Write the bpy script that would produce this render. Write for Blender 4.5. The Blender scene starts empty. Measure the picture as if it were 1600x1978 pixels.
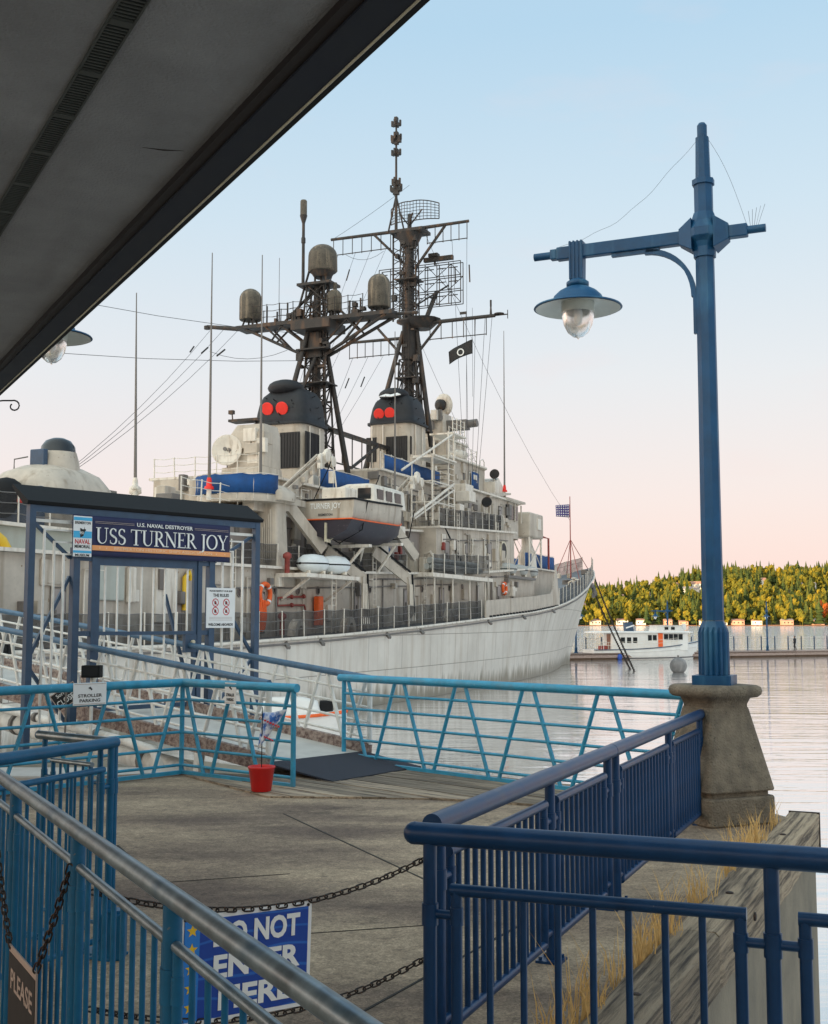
import bpy, math, random
from mathutils import Vector, Matrix
random.seed(11)
scene = bpy.context.scene
R = math.radians
# ------------------------------------------------------------------ camera
FPX = 2300.0; CAMZ = 4.2; PITCH = math.atan(212 / FPX)
cd = bpy.data.cameras.new("camera"); cam = bpy.data.objects.new("camera", cd)
scene.collection.objects.link(cam); scene.camera = cam
cd.sensor_fit = 'HORIZONTAL'; cd.sensor_width = 36; cd.lens = 36 * FPX / 1600
cd.clip_start = 0.05; cd.clip_end = 8000
cam.location = (0, 0, CAMZ); cam.rotation_euler = (R(90) + PITCH, 0, 0)
# ------------------------------------------------------------------ sky
SUN_AZ = R(226); SUN_EL = R(3.4)
w = bpy.data.worlds.new("World"); scene.world = w; w.use_nodes = True
nt = w.node_tree; nt.nodes.clear()
N = nt.nodes.new; L = nt.links.new
wo = N('ShaderNodeOutputWorld'); bg = N('ShaderNodeBackground'); bg.inputs[1].default_value = 1.0
sky = N('ShaderNodeTexSky'); sky.sky_type = 'NISHITA'; sky.sun_disc = False
sky.sun_elevation = SUN_EL; sky.sun_rotation = SUN_AZ; sky.air_density = 1.2; sky.dust_density = 1.5
tc = N('ShaderNodeTexCoord'); sx = N('ShaderNodeSeparateXYZ'); L(tc.outputs['Generated'], sx.inputs[0])
rp = N('ShaderNodeValToRGB'); L(sx.outputs[2], rp.inputs[0])
def srgb(r, g, b):
    f = lambda c: (c / 255 / 12.92) if c <= 10 else ((c / 255 + .055) / 1.055) ** 2.4
    return (f(r), f(g), f(b), 1)
els = rp.color_ramp.elements
stops = [(0.0, (251, 218, 208)), (0.035, (250, 224, 218)), (0.10, (243, 229, 228)), (0.20, (229, 231, 236)),
         (0.33, (205, 224, 238)), (0.46, (180, 212, 235)), (0.75, (172, 203, 226)), (1.0, (170, 200, 222))]
els[0].position = stops[0][0]; els[0].color = srgb(*stops[0][1])
els[1].position = 1.0; els[1].color = srgb(*stops[-1][1])
for p, c in stops[1:-1]:
    e = els.new(p); e.color = srgb(*c)
# soft thin cloud
cn = N('ShaderNodeTexNoise'); cn.inputs['Scale'].default_value = 5; cn.inputs['Detail'].default_value = 6
mp = N('ShaderNodeMapping'); mp.inputs['Scale'].default_value = (1, 1, 3.2); L(tc.outputs['Generated'], mp.inputs[0]); L(mp.outputs[0], cn.inputs[0])
cr = N('ShaderNodeMapRange'); cr.inputs[1].default_value = .60; cr.inputs[2].default_value = .85; cr.inputs[4].default_value = .28
L(cn.outputs[0], cr.inputs[0])
cm = N('ShaderNodeMix'); cm.data_type = 'RGBA'; L(cr.outputs[0], cm.inputs[0]); L(rp.outputs[0], cm.inputs[6]); cm.inputs[7].default_value = srgb(246, 214, 212)
g1 = N('ShaderNodeVectorMath'); g1.operation = 'SCALE'; L(cm.outputs[2], g1.inputs[0]); g1.inputs[3].default_value = 0.40
g2 = N('ShaderNodeVectorMath'); g2.operation = 'SCALE'; L(sky.outputs[0], g2.inputs[0]); g2.inputs[3].default_value = 0.012
# the evening sky brightens and warms broadly towards the low sun
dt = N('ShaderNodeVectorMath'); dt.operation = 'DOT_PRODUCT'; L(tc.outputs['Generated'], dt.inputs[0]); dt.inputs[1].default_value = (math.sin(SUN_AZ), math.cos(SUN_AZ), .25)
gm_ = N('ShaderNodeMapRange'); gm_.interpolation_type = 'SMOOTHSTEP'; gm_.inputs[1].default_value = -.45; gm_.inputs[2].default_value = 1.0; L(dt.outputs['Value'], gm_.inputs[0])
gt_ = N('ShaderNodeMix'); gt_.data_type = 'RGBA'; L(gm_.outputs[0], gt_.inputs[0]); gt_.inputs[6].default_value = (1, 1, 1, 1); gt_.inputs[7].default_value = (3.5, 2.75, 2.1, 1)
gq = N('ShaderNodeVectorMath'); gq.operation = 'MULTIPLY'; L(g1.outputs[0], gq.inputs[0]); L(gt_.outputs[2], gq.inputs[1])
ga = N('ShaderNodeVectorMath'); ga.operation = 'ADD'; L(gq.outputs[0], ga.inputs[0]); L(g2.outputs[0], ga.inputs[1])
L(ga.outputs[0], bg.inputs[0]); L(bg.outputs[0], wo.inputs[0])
# ------------------------------------------------------------------ sun
sl = bpy.data.lights.new("sun", 'SUN'); sun = bpy.data.objects.new("sun", sl); scene.collection.objects.link(sun)
sl.energy = 4.3; sl.angle = R(0.6); sl.color = (1.0, 0.70, 0.36)
sd = Vector((math.sin(SUN_AZ) * math.cos(SUN_EL), math.cos(SUN_AZ) * math.cos(SUN_EL), math.sin(SUN_EL)))
sun.rotation_euler = (-sd).to_track_quat('-Z', 'Y').to_euler(); sun.location = sd * 300 + Vector((0, 0, 60))
scene.view_settings.view_transform = 'Standard'; scene.view_settings.look = 'None'
scene.view_settings.exposure = 1.3; scene.view_settings.gamma = 1
scene.render.engine = 'CYCLES'
# ------------------------------------------------------------------ helpers
COL = scene.collection
def V(*a): return Vector(a[0] if len(a) == 1 else a)
def at_z(x, y, z):
    d = pix(x, y); k = (z - CAMZ) / d.z; return Vector((d.x * k, d.y * k, z))
def at_y(x, y, Y):
    d = pix(x, y); k = Y / d.y; return Vector((d.x * k, Y, CAMZ + d.z * k))
def pix(x, y):
    u = (x - 800) / FPX; v = (989 - y) / FPX
    return Vector((u, math.cos(PITCH) - v * math.sin(PITCH), math.sin(PITCH) + v * math.cos(PITCH)))
TH = R(22.6); BX, BY = 18.9, 128.0; CT, ST = math.cos(TH), math.sin(TH)
def spt(x, y, t):                       # point of the ship frame (starboard, forward, up) on the plane starboard = t
    d = pix(x, y); k = (t + BX * CT - BY * ST) / (d.x * CT - d.y * ST)
    dx, dy = d.x * k - BX, d.y * k - BY
    return Vector((t, dx * ST + dy * CT, CAMZ + d.z * k))
def sps(x, y, yl):                      # the same on the plane forward = yl
    d = pix(x, y); k = (yl + BX * ST + BY * CT) / (d.x * ST + d.y * CT)
    dx, dy = d.x * k - BX, d.y * k - BY
    return Vector((dx * CT - dy * ST, yl, CAMZ + d.z * k))
def lerp(tab, s):
    if s <= tab[0][0]: return tab[0][1]
    for (a, b), (c, d) in zip(tab, tab[1:]):
        if s <= c: return b + (d - b) * (s - a) / (c - a)
    return tab[-1][1]
def basis(d, up=(0, 0, 1)):
    d = Vector(d).normalized(); u = Vector(up)
    if abs(d.dot(u.normalized())) > .98: u = Vector((0, 1, 0))
    a = d.cross(u).normalized(); b = a.cross(d).normalized()
    return a, b, d
class MB:
    def __init__(s): s.v = []; s.f = []; s.sm = []
    def add(s, vs, fs, smooth=False):
        o = len(s.v); s.v += [tuple(p) for p in vs]
        for f in fs: s.f.append(tuple(i + o for i in f)); s.sm.append(smooth)
        return s
    def box(s, c, size, ax=None):
        c = Vector(c); hx, hy, hz = [k / 2 for k in size]
        a, b, d = ax if ax else (Vector((1, 0, 0)), Vector((0, 1, 0)), Vector((0, 0, 1)))
        vs = [c + a * (hx * i) + b * (hy * j) + d * (hz * k) for k in (-1, 1) for j in (-1, 1) for i in (-1, 1)]
        return s.add(vs, [(0, 2, 3, 1), (4, 5, 7, 6), (0, 1, 5, 4), (2, 6, 7, 3), (0, 4, 6, 2), (1, 3, 7, 5)])
    def bx(s, x0, x1, y0, y1, z0, z1):
        return s.box(((x0 + x1) / 2, (y0 + y1) / 2, (z0 + z1) / 2), (abs(x1 - x0), abs(y1 - y0), abs(z1 - z0)))
    def bar(s, p, q, w_, h_, up=(0, 0, 1)):
        p, q = Vector(p), Vector(q); a, b, d = basis(q - p, up)
        return s.box((p + q) / 2, (w_, h_, (q - p).length), (a, b, d))
    def tube(s, p, q, r, r2=None, n=10, cap=True):
        p, q = Vector(p), Vector(q)
        if (q - p).length < 1e-6: return s
        r2 = r if r2 is None else r2; a, b, d = basis(q - p)
        cs = [(math.cos(2 * math.pi * i / n), math.sin(2 * math.pi * i / n)) for i in range(n)]
        A = [p + a * (r * c) + b * (r * e) for c, e in cs]; B = [q + a * (r2 * c) + b * (r2 * e) for c, e in cs]
        s.add(A + B, [(i, (i + 1) % n, n + (i + 1) % n, n + i) for i in range(n)], n > 5)
        if cap:
            s.add(A, [tuple(range(n))[::-1]]); s.add(B, [tuple(range(n))])
        return s
    def path(s, pts, r, n=8):
        pts = [Vector(p) for p in pts]; rings = []; a0 = None
        for i, p in enumerate(pts):
            d = (pts[min(i + 1, len(pts) - 1)] - pts[max(i - 1, 0)])
            a, b, d = basis(d)
            if a0 is not None and a.dot(a0) < 0: a, b = -a, -b
            a0 = a; rr = r[i] if isinstance(r, (list, tuple)) else r
            rings.append([p + a * (rr * math.cos(2 * math.pi * k / n)) + b * (rr * math.sin(2 * math.pi * k / n)) for k in range(n)])
        return s.loft(rings, smooth=n > 4)
    def loft(s, rings, smooth=True, caps=True, closed=True):
        n = len(rings[0]); vs = [p for r_ in rings for p in r_]; fs = []
        m = n if closed else n - 1
        for j in range(len(rings) - 1):
            for i in range(m):
                fs.append((j * n + i, j * n + (i + 1) % n, (j + 1) * n + (i + 1) % n, (j + 1) * n + i))
        s.add(vs, fs, smooth)
        if caps and closed:
            s.add(rings[0], [tuple(range(n))[::-1]]); s.add(rings[-1], [tuple(range(n))])
        return s
    def lathe(s, prof, c=(0, 0, 0), n=20, ax=None, caps=True, sx_=1, sy_=1, rot=0):
        a, b, d = ax if ax else (Vector((1, 0, 0)), Vector((0, 1, 0)), Vector((0, 0, 1))); c = Vector(c)
        rings = [[c + d * z + a * (sx_ * r * math.cos(2 * math.pi * i / n + rot)) + b * (sy_ * r * math.sin(2 * math.pi * i / n + rot)) for i in range(n)] for r, z in prof]
        return s.loft(rings, smooth=n > 8, caps=caps)
    def ball(s, c, rx, ry=None, rz=None, n=14, m=8):
        ry = ry or rx; rz = rz or rx; c = Vector(c)
        rings = []
        for j in range(m + 1):
            t = -math.pi / 2 + math.pi * j / m; cr_ = max(math.cos(t), .02)
            rings.append([c + Vector((rx * cr_ * math.cos(2 * math.pi * i / n), ry * cr_ * math.sin(2 * math.pi * i / n), rz * math.sin(t))) for i in range(n)])
        return s.loft(rings)
    def prism(s, poly, z0, z1, ax=None, c=(0, 0, 0)):
        a, b, d = ax if ax else (Vector((1, 0, 0)), Vector((0, 1, 0)), Vector((0, 0, 1))); c = Vector(c)
        A = [c + a * p[0] + b * p[1] + d * z0 for p in poly]; B = [c + a * p[0] + b * p[1] + d * z1 for p in poly]; n = len(poly)
        s.add(A, [tuple(range(n))[::-1]]); s.add(B, [tuple(range(n))])
        for i in range(n):
            j = (i + 1) % n; s.add([A[i], A[j], B[j], B[i]], [(0, 1, 2, 3)])
        return s
    def mesh(s, name, mat):
        me = bpy.data.meshes.new(name); me.from_pydata(s.v, [], s.f)
        me.polygons.foreach_set('use_smooth', s.sm)
        if mat: me.materials.append(mat)
        me.update(); return me
    def build(s, name, mat, parent=None, loc=None, bevel=0):
        o = bpy.data.objects.new(name, s.mesh(name, mat)); COL.objects.link(o)
        if parent is not None: o.parent = parent
        if loc is not None: o.location = loc
        if bevel:
            m = o.modifiers.new('bevel', 'BEVEL'); m.width = bevel; m.segments = 2; m.limit_method = 'ANGLE'; m.angle_limit = R(40)
        return o
def inst(name, me, parent=None, loc=(0, 0, 0), rot=None, scale=None, mtx=None):
    o = bpy.data.objects.new(name, me); COL.objects.link(o); o.parent = parent
    if mtx is not None: o.matrix_local = mtx
    else:
        o.location = loc
        if rot: o.rotation_euler = rot
        if scale: o.scale = scale
    return o
def tag(o, label, cat, group=None, kind=None):
    if label: o['label'] = label
    if cat: o['category'] = cat
    if group: o['group'] = group
    if kind: o['kind'] = kind
    return o
def thing(name, label, cat, loc=(0, 0, 0), rz=0, group=None):
    o = bpy.data.objects.new(name, None); COL.objects.link(o); o.location = loc; o.rotation_euler = (0, 0, rz)
    o.empty_display_size = .2
    return tag(o, label, cat, group)
def copy_tree(o, parent=None):
    c = o.copy(); COL.objects.link(c); c.parent = parent
    for ch in o.children: copy_tree(ch, c)
    return c
def frame(o, ex, ey):
    ex = Vector(ex).normalized(); ey = Vector(ey); n = ex.cross(ey).normalized(); ey = n.cross(ex)
    m = Matrix((ex, ey, n)).transposed().to_4x4(); m.translation = Vector(o); return m
def text_mesh(body, size, mat, bold=0.0, sx_=1.0, depth=.0008, align='CENTER', spacing=1.0):
    cu = bpy.data.curves.new('text', 'FONT'); cu.body = body; cu.size = size; cu.align_x = align; cu.align_y = 'CENTER'
    cu.extrude = depth; cu.offset = bold; cu.resolution_u = 3; cu.space_character = spacing
    o = bpy.data.objects.new('text', cu); COL.objects.link(o)
    me = bpy.data.meshes.new_from_object(o.evaluated_get(bpy.context.evaluated_depsgraph_get()))
    bpy.data.objects.remove(o); bpy.data.curves.remove(cu)
    for v in me.vertices: v.co.x *= sx_
    me.materials.clear(); me.materials.append(mat); return me
# ------------------------------------------------------------------ materials
def new_mat(name):
    m = bpy.data.materials.new(name); m.use_nodes = True; t = m.node_tree
    return m, t, t.nodes['Principled BSDF']
def paint(name, col, rough=.5, var=.18, scale=2.5, metal=0, streak=None, streak_amt=.5, streak_scale=(3, 3, .25), bump=.0, bscale=40, chips=None, chip_amt=.62, spec=.5):
    m, t, p = new_mat(name); n, l = t.nodes.new, t.links.new
    tcn = n('ShaderNodeTexCoord')
    no = n('ShaderNodeTexNoise'); no.inputs['Scale'].default_value = scale; no.inputs['Detail'].default_value = 7; no.inputs['Roughness'].default_value = .65
    l(tcn.outputs['Object'], no.inputs[0])
    mr = n('ShaderNodeMapRange'); mr.inputs[1].default_value = .3; mr.inputs[2].default_value = .7
    mr.inputs[3].default_value = 1 - var; mr.inputs[4].default_value = 1 + var; l(no.outputs[0], mr.inputs[0])
    sc = n('ShaderNodeVectorMath'); sc.operation = 'SCALE'; sc.inputs[0].default_value = col[:3]; l(mr.outputs[0], sc.inputs[3])
    out = sc.outputs[0]
    if streak:
        mpn = n('ShaderNodeMapping'); mpn.inputs['Scale'].default_value = streak_scale; l(tcn.outputs['Object'], mpn.inputs[0])
        sn_ = n('ShaderNodeTexNoise'); sn_.inputs['Scale'].default_value = 1; sn_.inputs['Detail'].default_value = 5; l(mpn.outputs[0], sn_.inputs[0])
        r2 = n('ShaderNodeMapRange'); r2.inputs[1].default_value = .52; r2.inputs[2].default_value = .75; r2.inputs[4].default_value = streak_amt; l(sn_.outputs[0], r2.inputs[0])
        mx = n('ShaderNodeMix'); mx.data_type = 'RGBA'; l(r2.outputs[0], mx.inputs[0]); l(out, mx.inputs[6]); mx.inputs[7].default_value = (*streak[:3], 1); out = mx.outputs[2]
    if chips:
        cn_ = n('ShaderNodeTexNoise'); cn_.inputs['Scale'].default_value = scale * 6; cn_.inputs['Detail'].default_value = 4; l(tcn.outputs['Object'], cn_.inputs[0])
        r3 = n('ShaderNodeMapRange'); r3.inputs[1].default_value = chip_amt; r3.inputs[2].default_value = chip_amt + .04; l(cn_.outputs[0], r3.inputs[0])
        mx = n('ShaderNodeMix'); mx.data_type = 'RGBA'; l(r3.outputs[0], mx.inputs[0]); l(out, mx.inputs[6]); mx.inputs[7].default_value = (*chips[:3], 1); out = mx.outputs[2]
    l(out, p.inputs['Base Color'])
    rm = n('ShaderNodeMapRange'); rm.inputs[3].default_value = max(rough - .12, .03); rm.inputs[4].default_value = min(rough + .12, 1); l(no.outputs[0], rm.inputs[0]); l(rm.outputs[0], p.inputs['Roughness'])
    p.inputs['Metallic'].default_value = metal; p.inputs['Specular IOR Level'].default_value = spec
    if bump:
        bn = n('ShaderNodeTexNoise'); bn.inputs['Scale'].default_value = bscale; bn.inputs['Detail'].default_value = 6; l(tcn.outputs['Object'], bn.inputs[0])
        b = n('ShaderNodeBump'); b.inputs['Strength'].default_value = bump; b.inputs['Distance'].default_value = .02; l(bn.outputs[0], b.inputs['Height']); l(b.outputs[0], p.inputs['Normal'])
    return m
RUST = (.16, .06, .025)
M = {}
M['blue_dark'] = paint('rail_paint_navy', (.004, .036, .108), .36, .22, 6, spec=.35, chips=(.10, .13, .16), chip_amt=.74, bump=.05, bscale=120)
M['blue_mid'] = paint('rail_paint_blue', (.004, .105, .225), .38, .22, 6, spec=.35, chips=(.10, .13, .16), chip_amt=.72, bump=.05, bscale=120)
M['worn_steel'] = paint('worn_handrail_steel', (.20, .27, .31), .34, .45, 7, metal=.6, streak=(.012, .09, .17), streak_amt=.9, streak_scale=(4, 4, 9))
M['blue_light'] = paint('pier_rail_paint', (.028, .265, .43), .45, .22, 5, chips=(.28, .36, .40), chip_amt=.70, streak=(.10, .22, .28), streak_amt=.5, streak_scale=(4, 4, 4))
M['blue_grey'] = paint('gangway_rail_paint', (.055, .125, .21), .5, .25, 5, chips=(.25, .22, .2), chip_amt=.70)
M['lamp_blue'] = paint('lamp_post_paint', (.006, .060, .148), .45, .3, 2, spec=.35, chips=(.30, .38, .43), chip_amt=.755, streak=(.06, .19, .30), streak_amt=.7, streak_scale=(5, 5, .8), bump=.06, bscale=30)
M['gate_blue'] = paint('gate_paint', (.036, .072, .130), .5, .2, 4, chips=(.2, .22, .25), chip_amt=.73)
M['white_paint'] = paint('white_rail_paint', (.74, .72, .68), .55, .15, 4, streak=(.36, .30, .22), streak_amt=.5, streak_scale=(5, 5, 1))
M['concrete'] = paint('pedestal_concrete', (.175, .142, .105), .9, .4, 6, streak=(.06, .05, .04), streak_amt=.65, streak_scale=(5, 5, .6), bump=1.0, bscale=45, chips=(.05, .042, .034), chip_amt=.66)
M['pier_wall'] = paint('pier_concrete', (.22, .185, .135), .9, .25, 2, bump=.4, bscale=30, streak=(.12, .11, .09), streak_amt=.6, streak_scale=(2, 2, .3))
M['black'] = paint('black_metal', (.010, .0105, .012), .75, .3, 4, spec=.25)
M['rubber'] = paint('rubber_mat', (.018, .022, .036), .85, .3, 9, bump=.4, bscale=200)
M['chain'] = paint('rusty_chain', (.035, .028, .024), .6, .4, 30, metal=.5, chips=(.16, .05, .015), chip_amt=.60)
M['ship'] = paint('ship_grey', (.52, .455, .38), .55, .17, 1.1, streak=(.27, .20, .135), streak_amt=.8, streak_scale=(2.6, 2.6, .22), chips=(.24, .15, .09), chip_amt=.69)
M['ship_green'] = paint('ship_grey_green', (.46, .48, .43), .6, .12, .8, streak=(.32, .26, .2), streak_amt=.4, streak_scale=(1.5, 1.5, .2))
M['ship_mauve'] = paint('ship_mauve_grey', (.33, .285, .265), .6, .15, 1.0, streak=(.2, .15, .12), streak_amt=.5, streak_scale=(2, 2, .25))
M['ship_dark'] = paint('ship_dark_grey', (.17, .155, .145), .6, .2, 1.2, streak=(.18, .12, .09), streak_amt=.5, streak_scale=(2, 2, .3))
M['ship_white'] = paint('ship_light_fittings', (.75, .685, .60), .5, .12, 2, streak=(.34, .24, .15), streak_amt=.7, streak_scale=(4, 4, .6), chips=(.26, .16, .10), chip_amt=.69)
M['deck_grey'] = paint('ship_deck_grey', (.17, .175, .19), .75, .2, 1.5)
M['mast'] = paint('mast_black', (.030, .025, .023), .6, .4, 3, streak=(.17, .085, .04), streak_amt=.75, streak_scale=(2.5, 2.5, .7), chips=(.14, .12, .07), chip_amt=.68)
M['radome'] = paint('weathered_radome', (.10, .085, .065), .7, .4, 3, streak=(.38, .30, .21), streak_amt=.75, streak_scale=(4, 4, .35), chips=(.015, .012, .01), chip_amt=.62)
M['funnel_black'] = paint('funnel_cap_black', (.014, .0145, .018), .65, .4, 2.5, bump=1.0, bscale=4)
M['canvas_blue'] = paint('blue_canvas', (.005, .062, .215), .75, .35, 1.4, bump=.5, bscale=5)
M['red'] = paint('red_disc', (.85, .025, .012), .5, .08, 3)
M['orange'] = paint('orange_float', (.85, .13, .02), .6, .15, 6)
M['rust_red'] = paint('red_pipe', (.28, .05, .04), .6, .3, 8)
M['bucket'] = paint('red_plastic', (.62, .012, .012), .35, .08, 4)
M['glass_dark'] = paint('dark_glass', (.02, .022, .026), .12, .1, 3)
M['slats'] = paint('funnel_louvre', (.022, .021, .023), .6, .3, 3)
M['wire'] = paint('rigging_wire', (.05, .05, .055), .6, .1, 1)
M['raft'] = paint('raft_canister', (.72, .76, .78), .4, .08, 3)
M['raft_grey'] = paint('raft_canister_grey', (.42, .42, .40), .5, .15, 3)
M['white'] = paint('white_board', (.80, .80, .80), .5, .05, 3)
M['ink'] = paint('black_ink', (.012, .012, .014), .6, .05, 3)
M['sign_blue'] = paint('sign_blue', (.010, .065, .36), .4, .2, 2)
M['sign_blue2'] = paint('sign_light_blue', (.02, .20, .62), .4, .1, 2)
M['yellow'] = paint('sign_yellow', (.80, .50, .02), .45, .05, 2)
M['navy_cloth'] = paint('banner_navy', (.008, .012, .065), .55, .25, 3, bump=.9, bscale=2.2)
M['apricot'] = paint('banner_apricot', (.85, .36, .14), .6, .06, 3)
M['cyan'] = paint('banner_cyan', (.06, .42, .72), .6, .05, 3)
M['letter'] = paint('letter_white', (.82, .82, .80), .55, .03, 3)
M['tan'] = paint('tan_print', (.42, .34, .30), .6, .1, 4)
M['print_red'] = paint('print_red', (.55, .03, .04), .6, .1, 4)
M['soffit'] = paint('soffit_stucco', (.275, .278, .29), .92, .22, 1.2, bump=.55, bscale=60, streak=(.17, .165, .165), streak_amt=.6, streak_scale=(.5, 3, 1))
M['fascia'] = paint('fascia_navy', (.007, .010, .022), .7, .3, 2)
M['bronze'] = paint('bronze_trim', (.014, .007, .006), .7, .3, 3)
M['cream'] = paint('drip_flashing', (.62, .55, .40), .5, .2, 6)
M['vent'] = paint('vent_grille', (.05, .055, .05), .6, .2, 8)
def wood(name, a, b, ax, sc=1.0, crack=.6, rng=(.40, .58), across=18, along=1.1):
    m, t, p = new_mat(name); n, l = t.nodes.new, t.links.new
    tcn = n('ShaderNodeTexCoord'); mpn = n('ShaderNodeMapping'); mpn.inputs['Scale'].default_value = [across * sc if i != ax else along * sc for i in range(3)]
    l(tcn.outputs['Object'], mpn.inputs[0])
    no = n('ShaderNodeTexNoise'); no.inputs['Scale'].default_value = 1; no.inputs['Detail'].default_value = 8; no.inputs['Roughness'].default_value = .7; l(mpn.outputs[0], no.inputs[0])
    cr_ = n('ShaderNodeValToRGB'); e = cr_.color_ramp.elements; e[0].position = rng[0]; e[0].color = (*b, 1); e[1].position = rng[1]; e[1].color = (*a, 1); l(no.outputs[0], cr_.inputs[0])
    oi = n('ShaderNodeObjectInfo'); mr = n('ShaderNodeMapRange'); mr.inputs[3].default_value = .55; mr.inputs[4].default_value = 1.35; l(oi.outputs['Random'], mr.inputs[0])
    sc_ = n('ShaderNodeVectorMath'); sc_.operation = 'SCALE'; l(cr_.outputs[0], sc_.inputs[0]); l(mr.outputs[0], sc_.inputs[3])
    l(sc_.outputs[0], p.inputs['Base Color']); p.inputs['Roughness'].default_value = .85
    bm = n('ShaderNodeBump'); bm.inputs['Strength'].default_value = crack; bm.inputs['Distance'].default_value = .03; l(no.outputs[0], bm.inputs['Height']); l(bm.outputs[0], p.inputs['Normal'])
    return m
M['timber'] = wood('weathered_timber', (.42, .32, .215), (.06, .042, .03), 1, 1.0, 1.0, (.38, .56), 24, .8)
M['plank'] = wood('deck_plank', (.36, .28, .20), (.10, .075, .055), 0, 1.0)
M['kerb'] = wood('gangway_kerb', (.36, .28, .24), (.13, .08, .07), 1, .8)
def netting():
    m, t, p = new_mat('dark_netting'); n, l = t.nodes.new, t.links.new
    p.inputs['Base Color'].default_value = (.03, .028, .028, 1); p.inputs['Roughness'].default_value = .9
    tr = n('ShaderNodeBsdfTransparent'); mx = n('ShaderNodeMixShader')
    no = n('ShaderNodeTexNoise'); no.inputs['Scale'].default_value = 1.3; tcn = n('ShaderNodeTexCoord'); l(tcn.outputs['Object'], no.inputs[0])
    mr = n('ShaderNodeMapRange'); mr.inputs[1].default_value = .3; mr.inputs[2].default_value = .7; mr.inputs[3].default_value = .50; mr.inputs[4].default_value = .78; l(no.outputs[0], mr.inputs[0])
    l(mr.outputs[0], mx.inputs[0]); l(tr.outputs[0], mx.inputs[1]); l(p.outputs[0], mx.inputs[2]); l(mx.outputs[0], t.nodes['Material Output'].inputs[0]); return m
M['net'] = netting()
def glass(name, col, rough=.1):
    m, t, p = new_mat(name); p.inputs['Base Color'].default_value = (*col, 1); p.inputs['Roughness'].default_value = rough
    p.inputs['Transmission Weight'].default_value = .85; p.inputs['IOR'].default_value = 1.3; return m
M['globe'] = glass('ribbed_globe', (.93, .92, .90), .25)
def wavy_blue():
    m, t, p = new_mat('sign_blue_waves'); n, l = t.nodes.new, t.links.new
    tcn = n('ShaderNodeTexCoord'); wv = n('ShaderNodeTexWave'); wv.wave_type = 'BANDS'; wv.bands_direction = 'Y'; wv.inputs['Scale'].default_value = 4.2; wv.inputs['Distortion'].default_value = 3.5; wv.inputs['Detail'].default_value = 0; wv.inputs['Detail Scale'].default_value = .8
    l(tcn.outputs['Object'], wv.inputs[0]); mr = n('ShaderNodeMapRange'); mr.inputs[1].default_value = .93; mr.inputs[2].default_value = .99; l(wv.outputs[1], mr.inputs[0])
    mx = n('ShaderNodeMix'); mx.data_type = 'RGBA'; l(mr.outputs[0], mx.inputs[0]); mx.inputs[6].default_value = (.008, .055, .33, 1); mx.inputs[7].default_value = (.02, .13, .50, 1)
    l(mx.outputs[2], p.inputs['Base Color']); p.inputs['Roughness'].default_value = .4; return m
M['sign_waves'] = wavy_blue()
# ================================================================== setting
def struct(o, kind='structure'): o['kind'] = kind; return o
def water_mat():
    m, t, p = new_mat('harbour_water'); n, l = t.nodes.new, t.links.new
    p.inputs['Base Color'].default_value = (.86, .84, .83, 1); p.inputs['Metallic'].default_value = .72; p.inputs['Roughness'].default_value = .05; p.inputs['IOR'].default_value = 1.34
    g = n('ShaderNodeNewGeometry'); h = None
    for scl, st_, wgt in (((.16, .9, 1), 1.0, 1.3), ((.8, 3.6, 1), 1.0, .32), ((.03, .13, 1), 1.0, 2.6)):
        mpn = n('ShaderNodeMapping'); mpn.inputs['Scale'].default_value = scl; mpn.inputs['Rotation'].default_value = (0, 0, R(-6)); l(g.outputs['Position'], mpn.inputs[0])
        no = n('ShaderNodeTexNoise'); no.inputs['Scale'].default_value = 1; no.inputs['Detail'].default_value = 3; no.inputs['Roughness'].default_value = .5; no.inputs['Distortion'].default_value = .6; l(mpn.outputs[0], no.inputs[0])
        mu = n('ShaderNodeMath'); mu.operation = 'MULTIPLY'; l(no.outputs[0], mu.inputs[0]); mu.inputs[1].default_value = wgt
        if h is None: h = mu.outputs[0]
        else:
            ad = n('ShaderNodeMath'); ad.operation = 'ADD'; l(h, ad.inputs[0]); l(mu.outputs[0], ad.inputs[1]); h = ad.outputs[0]
    sy = n('ShaderNodeSeparateXYZ'); l(g.outputs['Position'], sy.inputs[0]); mr = n('ShaderNodeMapRange'); mr.inputs[1].default_value = 140; mr.inputs[2].default_value = 200; mr.inputs[3].default_value = .05; mr.inputs[4].default_value = .5; l(sy.outputs[1], mr.inputs[0])
    b = n('ShaderNodeBump'); b.inputs['Strength'].default_value = .6; l(mr.outputs[0], b.inputs['Distance']); l(h, b.inputs['Height']); l(b.outputs[0], p.inputs['Normal'])
    return m
M['water'] = water_mat()
o = MB().add([(-3000, -420, 0), (2500, -420, 0), (2500, 1260, 0), (-3000, 1260, 0)], [(0, 1, 2, 3)]).build('water', M['water']); struct(o)
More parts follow.
